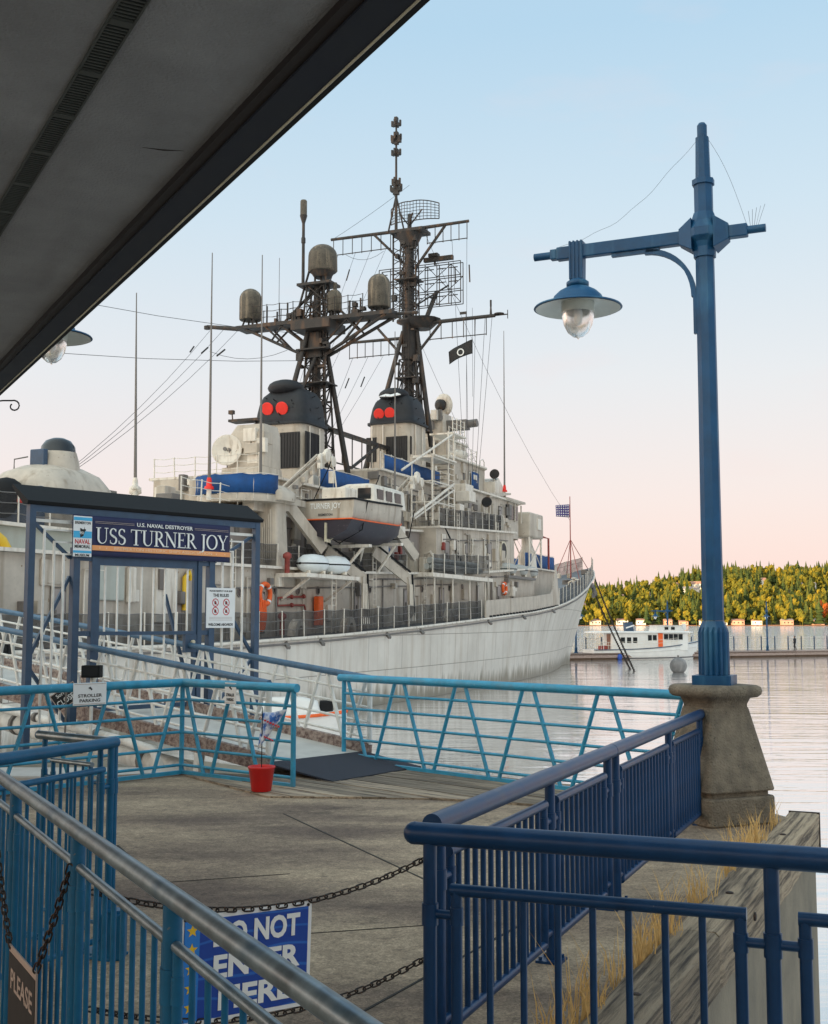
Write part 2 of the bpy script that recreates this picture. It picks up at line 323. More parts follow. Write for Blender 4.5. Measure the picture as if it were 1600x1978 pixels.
def pave_mat():
    m, t, p = new_mat('worn_concrete_paving'); n, l = t.nodes.new, t.links.new
    g = n('ShaderNodeNewGeometry')
    def noise(scale, det, rough=.6, sc=(1, 1, 1), rot=0):
        mpn = n('ShaderNodeMapping'); mpn.inputs['Scale'].default_value = sc; mpn.inputs['Rotation'].default_value = (0, 0, rot); l(g.outputs['Position'], mpn.inputs[0])
        no = n('ShaderNodeTexNoise'); no.inputs['Scale'].default_value = scale; no.inputs['Detail'].default_value = det; no.inputs['Roughness'].default_value = rough; l(mpn.outputs[0], no.inputs[0]); return no.outputs[0]
    a = noise(.55, 6, .6, (.55, 1.5, 1), R(12)); b = noise(7, 8, .75); c = noise(75, 4, .8); d3 = noise(24, 4, .7)
    cr_ = n('ShaderNodeValToRGB'); e = cr_.color_ramp.elements; e[0].position = .36; e[0].color = (.14, .098, .073, 1); e[1].position = .64; e[1].color = (.42, .318, .215, 1); l(a, cr_.inputs[0])
    def mul(x, y, lo, hi):
        mr = n('ShaderNodeMapRange'); mr.inputs[1].default_value = .3; mr.inputs[2].default_value = .7; mr.inputs[3].default_value = lo; mr.inputs[4].default_value = hi; l(y, mr.inputs[0])
        s_ = n('ShaderNodeVectorMath'); s_.operation = 'SCALE'; l(x, s_.inputs[0]); l(mr.outputs[0], s_.inputs[3]); return s_.outputs[0]
    st1 = noise(1.6, 5, .75); st2 = n('ShaderNodeMapRange'); st2.inputs[1].default_value = .60; st2.inputs[2].default_value = .68; st2.inputs[3].default_value = 1; st2.inputs[4].default_value = .66; l(st1, st2.inputs[0]); st3 = n('ShaderNodeVectorMath'); st3.operation = 'SCALE'; l(cr_.outputs[0], st3.inputs[0]); l(st2.outputs[0], st3.inputs[3])
    l(mul(mul(mul(st3.outputs[0], b, .70, 1.28), d3, .72, 1.28), c, .40, 1.60), p.inputs['Base Color']); p.inputs['Roughness'].default_value = .9
    bm = n('ShaderNodeBump'); bm.inputs['Strength'].default_value = .5; bm.inputs['Distance'].default_value = .01; l(c, bm.inputs['Height']); l(bm.outputs[0], p.inputs['Normal']); return m
M['paving'] = pave_mat()
DZ = 2.1
# edge line of the quay (under the timber)
E0 = Vector((0.55, 5.55)); E1 = Vector((3.95, 12.75)); ed = (E1 - E0).normalized(); en = Vector((ed.y, -ed.x))
q0 = E0 + en * .24; q1 = E1 + en * .24
poly = [(-14, -6), (9, -6), (9, 2.4), (0.9, 4.6), (q0.x, q0.y), (q1.x, q1.y), (3.7, 14.2), (-0.9, 18.3), (-2.3, 16.7), (-3.35, 17.0), (-14, 12.0)]
b = MB(); b.prism(poly, -2.5, DZ); pv = struct(b.build('pavement', M['paving']))
pvw = MB(); pvw.add([(q0.x + en.x * .004, q0.y + en.y * .004, -2.5), (q1.x + en.x * .004, q1.y + en.y * .004, -2.5), (q1.x + en.x * .004, q1.y + en.y * .004, DZ - .02), (q0.x + en.x * .004, q0.y + en.y * .004, DZ - .02)], [(0, 1, 2, 3)])
pvw.build('quay_wall', M['pier_wall'], pv)
M['sealant'] = paint('joint_sealant', (.03, .026, .022), .9, .3, 20)
for a, c, w_ in (((548, 1572), (905, 1738), .018), ((600, 2010), (1000, 1790), .02), ((227, 1633), (345, 1745), .022), ((300, 1706), (560, 1688), .01), ((600, 1803), (860, 1785), .009)):
    p, q = at_z(*a, DZ + .002), at_z(*c, DZ + .002); b = MB(); k = 9
    for i in range(k):
        s_, e_ = p.lerp(q, i / k), p.lerp(q, (i + 1) / k)
        b.bar(s_, e_, w_ * random.uniform(.8, 1.15), .004)
    b.build('joint', M['sealant'], pv)
# plank landing
def clip(pol, nx, ny, d):
    out = []
    for i, p in enumerate(pol):
        q = pol[(i + 1) % len(pol)]; a = p[0] * nx + p[1] * ny - d; c = q[0] * nx + q[1] * ny - d
        if a <= 0: out.append(p)
        if a * c < 0: k = a / (a - c); out.append((p[0] + (q[0] - p[0]) * k, p[1] + (q[1] - p[1]) * k))
    return out
land = [(-3.3, 16.75), (-1.75, 14.5), (0.2, 14.35), (2.75, 13.25), (3.3, 13.9), (-0.9, 18.1), (-2.3, 16.55)]
F0 = Vector((-1.05, 18.05, 0)); F1 = Vector((3.15, 13.75, 0)); fd = (F1 - F0).normalized(); fn = Vector((-fd.y, fd.x, 0))
dk = MB().add([(x, y, DZ + .004) for x, y in land], [tuple(range(len(land)))]).build('deck_landing', M['sealant']); struct(dk)
ds = [p[0] * fn.x + p[1] * fn.y for p in land]; d = min(ds)
while d < max(ds):
    w_ = .19; pol = clip(clip(land, fn.x, fn.y, d + w_ - .012), -fn.x, -fn.y, -d)
    d += w_
    if len(pol) < 3: continue
    c = (sum(p[0] for p in pol) / len(pol), sum(p[1] for p in pol) / len(pol)); ca, sa = fd.x, fd.y
    lp = [((p[0] - c[0]) * ca + (p[1] - c[1]) * sa, -(p[0] - c[0]) * sa + (p[1] - c[1]) * ca) for p in pol]
    zz = random.uniform(.012, .022)
    pl = MB().prism(lp, -.004, zz).build('plank', M['plank'], dk, (c[0], c[1], DZ + .006)); pl.rotation_euler = (0, 0, math.atan2(fd.y, fd.x))
# timber kerb along the quay edge: beams end to end
tk = thing('timber_kerb', 'long weathered grey timber beam along the quay edge with dry grass beside it', 'timber kerb', (E0.x, E0.y, DZ), -math.atan2(ed.x, ed.y))
ln = (E1 - E0).length; bl = ln / 3
for i in range(3):
    b = MB(); n = 16
    rings = []
    for k in range(n + 1):
        y = i * bl + .006 + (bl - .012) * k / n; j = lambda a: random.uniform(-a, a)
        rings.append([Vector((-.01 + j(.008), y, .004)), Vector((-.01 + j(.01), y, .095 + j(.008))), Vector((.02, y, .115 + j(.006))), Vector((.27 + j(.006), y, .115 + j(.006))), Vector((.295, y, .10 + j(.008))), Vector((.295 + j(.008), y, -.24)), Vector((.252, y, -.24)), Vector((.252, y, .004))])
    b.loft(rings, smooth=False); o = b.build('beam', M['timber'], tk)
    for y in (i * bl + bl * .45,):
        MB().lathe([(.03, .113), (.03, .120), (.016, .126)], (.14, y, 0), 12).build('bolt', M['chain'], tk)
        MB().lathe([(.032, 0), (.032, .01), (.018, .016)], (.297, y + .1, -.06), 12, (Vector((0, 1, 0)), Vector((0, 0, 1)), Vector((1, 0, 0)))).build('bolt', M['chain'], tk)
MB().bx(-.012, .30, ln + .004, ln + .03, -.24, .12).build('end_plate', M['chain'], tk)
# dry grass tufts
b = MB(); M['straw'] = paint('dry_grass', (.66, .42, .16), .8, .35, 9)
for c in range(24):
    k = random.choice([.06, .1, .14, .2, .26, .33, .4, .47, .55, .62, .7, .8, .93]) + random.uniform(-.015, .015)
    base = E0 + ed * (ln * k) - en * random.uniform(.01, .09); big = random.uniform(.55, 1.15) * (1.15 if k > .9 else 1)
    for i in range(20):
        a = random.uniform(0, 6.28); hh = big * random.uniform(.16, .48); lean = random.uniform(.03, .24) * hh * 1.7
        p = Vector((base.x + random.gauss(0, .07) * abs(ed.x) + random.gauss(0, .02), base.y + random.gauss(0, .09), DZ)); dx, dy = math.cos(a) * lean, math.sin(a) * lean
        w_ = .0036; m1 = p + Vector((dx * .35, dy * .35, hh * .6)); tp = p + Vector((dx * 1.25, dy * 1.25, hh))
        b.add([p + Vector((-w_, 0, 0)), p + Vector((w_, 0, 0)), m1 + Vector((w_ * .8, 0, 0)), m1 + Vector((-w_ * .8, 0, 0)), tp], [(0, 1, 2, 3), (3, 2, 4)])
tag(b.build('dry_grass', M['straw']), 'tufts of dry straw-coloured grass growing along the timber kerb', 'grass', kind='stuff')
# ---------------------------------------------------------------- far shore
def hgt(x, y):
    base = max(0, min(1, (y - 1215) / 420)); base = base * base * (3 - 2 * base)
    xi = 800 + FPX * x / max(y, 1)
    rid = lerp([(-900, 40), (400, 34), (900, 32), (1130, 33), (1200, 34), (1270, 40), (1320, 48), (1400, 55), (1500, 58), (1650, 58), (2200, 50), (3500, 60)], xi)
    return 1.2 + base * rid + 2.5 * math.sin(x * .031) * math.sin(y * .027) * base
def ground_mat():
    return paint('hillside_ground', (.10, .085, .03), .95, .35, .05)
b = MB(); nx, ny = 90, 26; vs = []
for j in range(ny + 1):
    for i in range(nx + 1):
        x = -1700 + 3600 * i / nx; y = 1210 + 800 * j / ny; vs.append((x, y, hgt(x, y) if j else -1.5))
b.add(vs, [(j * (nx + 1) + i, j * (nx + 1) + i + 1, (j + 1) * (nx + 1) + i + 1, (j + 1) * (nx + 1) + i) for j in range(ny) for i in range(nx)], True)
struct(b.build('hill', ground_mat()))
# unseen ridge added behind the viewpoint to keep the harbour in evening shade
b = MB(); vs = []; n = 60
for i in range(n + 1):
    x = -2900 + 5000 * i / n; h = 102 + 5 * math.sin(i * .9) + 3 * math.sin(i * 2.3)
    for y, z in ((-380, -2), (-430, h * .45), (-500, h), (-640, h * .9), (-800, 0)): vs.append((x, y, z))
b.add(vs, [(i * 5 + k, i * 5 + k + 1, (i + 1) * 5 + k + 1, (i + 1) * 5 + k) for i in range(n) for k in range(4)], True)
struct(b.build('hill', ground_mat()))
# trees
def leaf_mat(name, cols):
    m, t, p = new_mat(name); n, l = t.nodes.new, t.links.new
    g = n('ShaderNodeNewGeometry'); no = n('ShaderNodeTexNoise'); no.inputs['Scale'].default_value = .055; no.inputs['Detail'].default_value = 3; no.inputs['Roughness'].default_value = .8; l(g.outputs['Position'], no.inputs[0])
    wn = n('ShaderNodeTexNoise'); wn.inputs['Scale'].default_value = .6; wn.inputs['Detail'].default_value = 2; l(g.outputs['Position'], wn.inputs[0])
    ad = n('ShaderNodeMath'); ad.operation = 'MULTIPLY_ADD'; l(wn.outputs[0], ad.inputs[0]); ad.inputs[1].default_value = .22; l(no.outputs[0], ad.inputs[2])
    cr_ = n('ShaderNodeValToRGB'); e = cr_.color_ramp.elements; e[0].position = .45; e[0].color = (*cols[0], 1); e[1].position = .76; e[1].color = (*cols[2], 1); k = e.new(.60); k.color = (*cols[1], 1)
    l(ad.outputs[0], cr_.inputs[0]); l(cr_.outputs[0], p.inputs['Base Color']); p.inputs['Roughness'].default_value = .8; p.inputs['Specular IOR Level'].default_value = .2; return m
M['fir'] = leaf_mat('fir_foliage', [(.016, .036, .012), (.040, .060, .014), (.09, .095, .015)])
M['leaf'] = leaf_mat('broadleaf_foliage', [(.045, .060, .010), (.115, .112, .012), (.22, .165, .014)])
M['leaf_red'] = leaf_mat('autumn_foliage', [(.16, .04, .01), (.26, .06, .012), (.3, .09, .015)])
rt = random.Random(5)
def fir(h, r):
    b = []; f = []
    lv = 9
    for k in range(lv):
        z0 = h * (.10 + .86 * k / lv); rr = r * (1 - k / lv) ** .85 * rt.uniform(.8, 1.15) + .15; n = 7; o = len(b)
        ph = rt.uniform(0, 6)
        for i in range(n):
            a = ph + 6.283 * i / n; q = rr * rt.uniform(.62, 1.2); b.append((q * math.cos(a), q * math.sin(a), z0 - rt.uniform(0, .06) * h))
        b.append((rt.uniform(-.1, .1), rt.uniform(-.1, .1), min(h, z0 + h * .20)))
        for i in range(n): f.append((o + i, o + (i + 1) % n, o + n))
    return b, f
def broad(h, r):
    b = []; f = []
    lobes = [(rt.uniform(-.62, .62) * r, rt.uniform(-.62, .62) * r, h * rt.uniform(.30, .86), r * rt.uniform(.30, .46)) for _ in range(9)]
    for (lx, ly, lz, lr) in lobes:
        nn, mm = 6, 4; o = len(b); lr *= 1.0
        for j in range(mm + 1):
            t_ = -1.45 + 2.9 * j / mm
            for i in range(nn):
                a = 6.283 * (i + .5 * (j % 2)) / nn; q = lr * rt.uniform(.68, 1.25); b.append((lx + q * math.cos(t_) * math.cos(a), ly + q * math.cos(t_) * math.sin(a), lz + q * 1.1 * math.sin(t_)))
        for j in range(mm):
            for i in range(nn): f.append((o + j * nn + i, o + j * nn + (i + 1) % nn, o + (j + 1) * nn + (i + 1) % nn, o + (j + 1) * nn + i))
    for c in range(56):
        lx, ly, lz, lr = rt.choice(lobes); u = rt.uniform(-1, 1); a = rt.uniform(0, 6.283); q = math.sqrt(1 - u * u)
        px, py, pz = lx + lr * q * math.cos(a), ly + lr * q * math.sin(a), lz + lr * u * 1.05; s_ = r * rt.uniform(.08, .17); o = len(b)
        for i in range(3):
            b.append((px + rt.uniform(-s_, s_), py + rt.uniform(-s_, s_), pz + rt.uniform(-s_, s_)))
        b.append((px + rt.uniform(-s_, s_), py + rt.uniform(-s_, s_), pz + rt.uniform(-s_, s_)))
        f += [(o, o + 1, o + 2), (o, o + 2, o + 3)]
    o = len(b)
    for a in range(4): b.append((.3 * math.cos(a * 1.57), .3 * math.sin(a * 1.57), -1))
    b.append((0, 0, h * .5))
    f += [(o, o + 1, o + 4), (o + 1, o + 2, o + 4), (o + 2, o + 3, o + 4), (o + 3, o, o + 4)]
    return b, f
firs = [fir(rt.uniform(18, 28), rt.uniform(3.8, 5.6)) for _ in range(5)]; broads = [broad(rt.uniform(13, 22), rt.uniform(5, 7.5)) for _ in range(6)]
def to_mesh(nm, vf, mat):
    me = bpy.data.meshes.new(nm); me.from_pydata(vf[0], [], vf[1]); me.materials.append(mat); return me
firm = [to_mesh('fir_tree', v, M['fir']) for v in firs]; brm = [to_mesh('broadleaf_tree', v, M['leaf']) for v in broads]
houses_px = [(1175, 1153, 24), (1190, 1160, 26), (1240, 1153, 30), (1265, 1140, 18), (1297, 1137, 22), (1330, 1146, 34), (1342, 1135, 20), (1450, 1127, 26), (1470, 1128, 16), (1558, 1138, 30), (1116, 1178, 26)]
hpos = []
for (x, y, w_) in houses_px:
    for Y in range(1230, 1640, 5):
        p = at_y(x, y, Y)
        if p.z <= hgt(p.x, Y) + 3: hpos.append((p.x, Y, w_)); break
trees = []
y = 1216
while y < 1680:
    x = -260
    while x < 760:
        X = x + rt.uniform(-4, 4); Y = y + rt.uniform(-4, 4); x += 9
        if any(abs(X - a) < 9 and -130 < Y - c < 9 for a, c, _ in hpos): continue
        if Y < 1230 and rt.random() < .5: continue
        cl = .5 + .5 * math.sin(X * .045 + 1.7 * math.sin(Y * .02)) * math.sin(Y * .033 + X * .011)
        k = 'f' if rt.random() < (.16 + .46 * max(0, cl - .45) / .55 + (.10 if Y > 1480 else 0)) else 'b'
        trees.append((X, Y, k, rt.randrange(5), rt.uniform(.55, 1.3), rt.uniform(0, 6.28)))
    y += 10
def vis(T):
    xi = 800 + FPX * T[0] / T[1]; return 1120 < xi < 1600
cand = [T for T in trees if vis(T)]; cand.sort(key=lambda T: T[1] - (120 if T[2] == 'f' else 0) * T[4])
indiv = [T for T in cand if T[2] == 'f'][:110] + [T for T in cand if T[2] == 'b'][:150]
ids = set(id(T) for T in indiv)
for T in indiv:
    X, Y, k, i, s_, a = T
    o = inst('fir_tree' if k == 'f' else 'broadleaf_tree', (firm if k == 'f' else brm)[i], None, (X, Y, hgt(X, Y) - .5), (0, 0, a), (s_, s_, s_))
    if k == 'f': tag(o, 'tall pointed evergreen in the sunlit wood on the far shore', 'tree', 'evergreens on the far shore')
    else: tag(o, 'rounded golden-green tree in the sunlit wood on the far shore', 'tree', 'leafy trees on the far shore')
for kind, lib, mat, nm, lab in (('f', firs, M['fir'], 'evergreen_wood', 'mass of dark evergreens covering the upper slope of the far hill'), ('b', broads, M['leaf'], 'broadleaf_wood', 'mass of golden-green leafy trees covering the slope of the far hill')):
    vs = []; fs = []
    for T in trees:
        if T[2] != kind or id(T) in ids: continue
        X, Y, k, i, s_, a = T; bv, bf = lib[i]; ca, sa = math.cos(a) * s_, math.sin(a) * s_; o = len(vs); hz = hgt(X, Y) - .5
        vs += [(X + p[0] * ca - p[1] * sa, Y + p[0] * sa + p[1] * ca, hz + p[2] * s_) for p in bv]; fs += [tuple(q + o for q in f) for f in bf]
    me = bpy.data.meshes.new(nm); me.from_pydata(vs, [], fs); me.materials.append(mat); o = bpy.data.objects.new(nm, me); COL.objects.link(o); tag(o, lab, 'wood', kind='stuff')
p = at_y(1590, 1185, 1236); o = inst('autumn_tree', to_mesh('autumn_tree', broad(30, 9), M['leaf_red']), None, (p.x, 1236, 1)); tag(o, 'tall orange-red autumn tree at the waterside on the far shore', 'tree')
# houses of the far shore
wallm = [paint('house_wall_a', (.78, .74, .68), .7, .1, .3), paint('house_wall_b', (.62, .55, .47), .7, .1, .3), paint('house_wall_c', (.55, .32, .24), .7, .1, .3)]
roofm = [paint('house_roof_a', (.30, .26, .24), .8, .2, .3), paint('house_roof_b', (.36, .20, .15), .8, .2, .3)]
def house(x, y, z, w_, d_, h_, wm, rm, label, group, rz):
    t = thing('house', label, 'house', (x, y, z - .6), rz, group)
    MB().bx(-w_ / 2, w_ / 2, -d_ / 2, d_ / 2, 0, h_ + .6).build('wall', wm, t)
    b = MB(); e = .5; rh = h_ * .45
    b.prism([(-d_ / 2 - e, 0), (d_ / 2 + e, 0), (0, rh)], -w_ / 2 - e, w_ / 2 + e, (Vector((0, 1, 0)), Vector((0, 0, 1)), Vector((1, 0, 0))), (0, 0, h_ + .62)); b.build('roof', rm, t)
    for k in range(max(2, int(w_ / 3.2))):
        MB().bx(-.6, .6, -.06, .06, 0, 1.3).build('window', M['glass_dark'], t, (-w_ / 2 + 1.6 + k * (w_ - 3.2) / max(1, int(w_ / 3.2) - 1), -d_ / 2 - .03, h_ * .45))
for i, (x, y, wpx) in enumerate(hpos):
    w_ = wpx * y / FPX * 1.0
    house(x, y, hgt(x, y), max(w_ * 1.15, 11), 9, 7.5, wallm[0 if i % 3 else 1], roofm[i % 2], ['grey roofed', 'brown roofed'][i % 2] + ['', ' white', ' white'][i % 3] + (' tan' if i % 3 == 0 else '') + ' house among the trees on the far hillside', 'houses on the far hillside', rt.uniform(-.25, .25))
xs = 95
while xs < 470:
    w_ = rt.uniform(6, 12); house(xs + w_ / 2, rt.uniform(1221, 1230), 1.4, w_, 8, rt.uniform(2.4, 4.2), wallm[rt.choice([0, 1, 2, 2])], roofm[rt.choice([0, 1, 1])], 'low waterfront house on the far shoreline', 'waterfront houses on the far shoreline', rt.uniform(-.1, .1)); xs += w_ + rt.uniform(3, 24)
b = MB()
for i in range(80):
    x0 = -300 + i * 12; b.bx(x0, x0 + 11.8, 1213.5, 1216, -1, .7 + rt.uniform(-.3, .3))
struct(b.build('sea_wall', paint('sea_wall', (.15, .075, .05), .9, .3, .2)))
# ================================================================== guard rails with pickets
def guard(name, label, a, c, bz, tz, bays, mat, rt_=.047, topmat=None, drop=.17, pitch=.145, group=None, start_post=True, ends=(0, 0), gap=.14, plates=True, over=(.05, .05), low=.13, pf=.62):
    """a, c: plan ends of the top rail; bays: fractions where the main posts stand"""
    a, c = Vector((*a, 0)), Vector((*c, 0)); t = thing(name, label, 'railing', (a.x, a.y, bz), math.atan2(c.y - a.y, c.x - a.x), group)
    Lg = (c - a).length; H = tz - bz; X = lambda x, z: Vector((x, 0, z))
    b = MB(); b.tube(X(-over[0], H), X(Lg + over[1], H), rt_, n=20); b.build('top_rail', topmat or mat, t)
    for e in (0, 1):
        if ends[e]: MB().ball(X(-over[0] if e == 0 else Lg + over[1], H), rt_ * 1.02, n=16).build('end_cap', mat, t)
    pr = rt_ * pf
    pm = MB().tube(X(0, 0), X(0, H - rt_ * .6), pr, n=14).mesh('post', mat); cm_ = MB().tube((0, 0, 0), (0, 0, .095), pr * 1.2, n=14).mesh('collar', mat)
    ppr = rt_ * .62 * .82; pt = H - drop
    pp = MB().tube(X(0, low), X(0, pt), ppr, n=12).mesh('panel_post', mat); pk = MB().tube(X(0, low), X(0, pt - .005), ppr * .62, n=8).mesh('picket', mat)
    pc = MB().tube((0, 0, 0), (0, 0, .075), ppr * 1.2, n=12).mesh('collar', mat)
    plm = MB().box((0, 0, .008), (.16, .16, .016)).tube((.055, .055, .016), (.055, .055, .035), .012, n=6).tube((-.055, .055, .016), (-.055, .055, .035), .012, n=6).tube((.055, -.055, .016), (.055, -.055, .035), .012, n=6).tube((-.055, -.055, .016), (-.055, -.055, .035), .012, n=6).mesh('base_plate', mat)
    xs = [f * Lg for f in bays]
    for x in xs:
        o = inst('post', pm, t, (x, 0, 0)); inst('collar', cm_, o, (0, 0, pt - .16))
        if plates: inst('base_plate', plm, o, (0, 0, 0))
    for x0, x1 in zip(xs, xs[1:]):
        if x1 - x0 < .3: continue
        l, r = x0 + gap, x1 - gap
        if x1 - x0 < .9: l, r = x0 + .1, x1 - .1
        MB().tube(X(l - ppr, pt), X(r + ppr, pt), ppr * 1.08, n=12).build('panel_rail', topmat or mat, t)
        MB().tube(X(l, low), X(r, low), ppr, n=12).build('bottom_rail', mat, t)
        for x, s_ in ((l, -1), (r, 1)):
            o = inst('panel_post', pp, t, (x, 0, 0)); inst('collar', pc, o, (0, 0, pt - .15))
            e = x0 if s_ < 0 else x1
            MB().tube(X(x, pt - .11), X(e, pt - .11), ppr * .8, n=10).build('connector', mat, t)
            MB().tube(X(x, low + .05), X(e, low + .05), ppr * .8, n=10).build('connector', mat, t)
        n = max(1, round((r - l) / pitch))
        for k in range(1, n): inst('picket', pk, t, (l + (r - l) * k / n, 0, 0))
    return t
# dark navy rails at the right
guard('guard_rail', 'dark navy picket guard rail crossing in front of the timber kerb and open water', (.05, 5.44), (2.75, 4.42), DZ - .25, DZ + 1.155, [.008, .515, .99], M['blue_dark'], .05, drop=.235, ends=(1, 0), gap=.125, pitch=.155)
def on(x, y, h): return at_z(x, y, h)
pA = on(838, 1592, DZ + 1.13); pB = on(1353, 1380, DZ + 1.13); pm_ = pA.lerp(pB, .478)
guard('guard_rail', 'dark navy picket guard rail section between the chained end post and the rail joint', (pA.x, pA.y), (pm_.x, pm_.y), DZ, DZ + 1.13, [.02, .545, .965], M['blue_dark'], .052, drop=.16, pitch=.125, over=(.02, -.005))
guard('guard_rail', 'dark navy picket guard rail section ending at the concrete lamp pedestal', (pm_.x, pm_.y), (pB.x, pB.y), DZ, DZ + 1.13, [.03, .56, .985], M['blue_dark'], .052, drop=.16, pitch=.125, over=(-.005, .03), ends=(0, 1))
# blue rails at the left
TZ = CAMZ - .77
c0 = on(-40, 1472, TZ); c1 = on(700, 1990, TZ)
guard('guard_rail', 'blue picket guard rail with worn bare-steel handrail in front of the blue warning sign', (c0.x, c0.y), (c1.x, c1.y), DZ, TZ, [.0, .238, .505, .749, .985], M['blue_mid'], .030, topmat=M['worn_steel'], drop=.125, pitch=.125, gap=.055, over=(.3, .35), pf=.92)
d0 = on(222, 1434, TZ); d1 = on(-40, 1473, TZ); d2 = on(84, 1420, TZ)
guard('guard_rail', 'blue picket guard rail with rounded end cap beside the wooden landing', (d0.x, d0.y), (d1.x, d1.y), DZ, TZ, [.0, .03, .99], M['blue_mid'], .036, drop=.16, pitch=.10, ends=(1, 0), gap=.09, over=(.0, .1))
guard('guard_rail', 'short blue guard rail return with pale worn handrail behind the rounded end cap', (d0.x - .06, d0.y + .05), (d2.x, d2.y), DZ, TZ, [.1, .97], M['blue_mid'], .03, topmat=M['worn_steel'], drop=.16, pitch=.085, gap=.06, ends=(0, 1))
MB().box((d0.x + .03, d0.y - .06, DZ + .14), (.15, .13, .28)).tube((d0.x + .03, d0.y - .06, DZ + .28), (d0.x + .03, d0.y - .06, DZ + .30), .06, n=10).build('post_shoe', M['blue_mid'], None, bevel=.01)
tag(bpy.data.objects['post_shoe'], 'blue steel box shoe at the foot of the rounded rail end', 'post base')
# ---------------------------------------------------------------- welded pipe rails with zigzag struts
def truss(name, label, cat, pts, H, nb, mat, topmat, rtop=.05, rb=.018, rs=.022, step=1.1, parent=None, ends=(1, 1), top_over=(0, 0), posts=(), kerb=None, group=None, lift=.04):
    """pts: base points (3D) of straight runs"""
    t = parent or thing(name, label, cat, pts[0], 0, group); o0 = Vector(pts[0]) if parent is None else Vector((0, 0, 0))
    up = Vector((0, 0, 1))
    for i, (p, q) in enumerate(zip(pts, pts[1:])):
        p, q = Vector(p) - o0, Vector(q) - o0; d = (q - p); Lg = d.length; dn = d.normalized()
        a_ = p - dn * (top_over[0] if i == 0 else 0); b_ = q + dn * (top_over[1] if i == len(pts) - 2 else 0)
        MB().tube(a_ + up * H, b_ + up * H, rtop, n=16).build('top_rail', topmat, t)
        for k in range(nb):
            z = lift + (H - lift) * (k + .35) / (nb + .0) * .93
            MB().tube(p + up * z, q + up * z, rb, n=8).build('rail_bar', mat, t)
        n = max(1, round(Lg / step)); st_ = Lg / n
        for k in range(n):
            b0 = p + dn * (st_ * (k + .5)); g = st_ * .07
            for s_ in (-1, 1):
                MB().tube(b0 + dn * (g * s_) + up * lift * .4, b0 + dn * (s_ * (st_ * .5 - g)) + up * (H - .01), rs, n=8).build('strut', mat, t)
        for e, pt_ in ((0, p), (1, q)):
            if (i == 0 and e == 0 and ends[0]) or (e == 1 and (i < len(pts) - 2 or ends[1])):
                MB().tube(pt_, pt_ + up * H, rs * 1.25, n=10).build('post', mat, t)
        if kerb: MB().bar(p + up * .02, q + up * .02, .06, .05).build('foot_strip', kerb, t)
    return t
HE = 1.24
e1 = at_z(350, 1497, DZ); e2 = at_z(566, 1524, DZ); e0 = at_z(-60, 1512, DZ); e0 = e1 + (Vector((-5.4, 14.2, DZ)) - e1).normalized() * 3.3
truss('pier_rail', 'weathered light blue pipe railing with a corner, carrying the stroller parking signs', 'railing', [e0 + Vector((0, 0, .02)), e1 + Vector((0, 0, .02)), e2 + Vector((0, 0, .02))], HE, 5, M['blue_light'], M['blue_light'], .056, .02, .027, .95, top_over=(0, .06), kerb=M['blue_light'])
f0 = Vector((F0.x, F0.y, DZ + .02)); f1 = Vector((F1.x, F1.y, DZ + .02)); 
truss('pier_rail', 'weathered light blue pipe railing beside the water from the gangway foot to the lamp pedestal', 'railing', [f0, f1], HE, 5, M['blue_light'], M['blue_light'], .056, .02, .027, 1.12, top_over=(.1, .12), kerb=M['blue_light'])
# ---------------------------------------------------------------- gangway
GA = Vector((-.746, .666, 0)); GW = Vector((.666, .746, 0)); GS = .1
gfoot = Vector((-1.33, 17.30, 0)); GL = 19.0; GZ = DZ + .15
gdir = Vector((GA.x, GA.y, GS)).normalized()
gt = thing('gangway', 'long sloping gangway with white zigzag side rails and grey blue handrails', 'gangway', (gfoot.x, gfoot.y, GZ), 0)
M['gang_floor'] = paint('gangway_floor', (.50, .48, .45), .8, .15, 2, bump=.2, bscale=60)
nrm = Vector((-gdir.x * gdir.z, -gdir.y * gdir.z, 1)).normalized()
MB().box(gdir * (GL / 2) - nrm * .06, (1.96, .10, GL), (GW, nrm, gdir)).build('floor', M['gang_floor'], gt)
for s_ in (-1, 1):
    off = GW * (s_ * 1.0)
    MB().box(off + gdir * (GL / 2) + nrm * .02, (.09, .24, GL), (GW, nrm, gdir)).build('kerb_beam', M['kerb'], gt)
    truss('', '', '', [off + Vector((0, 0, .12)), off + gdir * GL + Vector((0, 0, .12))], .98, 4, M['white_paint'], M['blue_grey'], .052, .021, .031, 1.0, parent=gt, lift=.02)
    for k in range(6):
        MB().box(off + gdir * (1.5 + 3.2 * k) - nrm * .25, (.1, .3, .12), (GW, nrm, gdir)).build('bracket', M['white_paint'], gt)
# hinged black apron at the foot
ap = MB(); A0 = gfoot - GW * .98; A1 = gfoot + GW * .98; fw = -GA
P_ = [(A0 + fw * 1.25, DZ + .035), (A1 + fw * 1.05, DZ + .035), (A1 + GA * .1, GZ + .02), (A0 + GA * .1, GZ + .02)]
top = [Vector((p.x, p.y, z)) for p, z in P_]; bot = [v - Vector((0, 0, .022)) for v in top]
ap.loft([bot, top], smooth=False); tag(ap.build('ramp_mat', M['rubber']), 'black rubber covered ramp plate at the foot of the gangway', 'ramp')
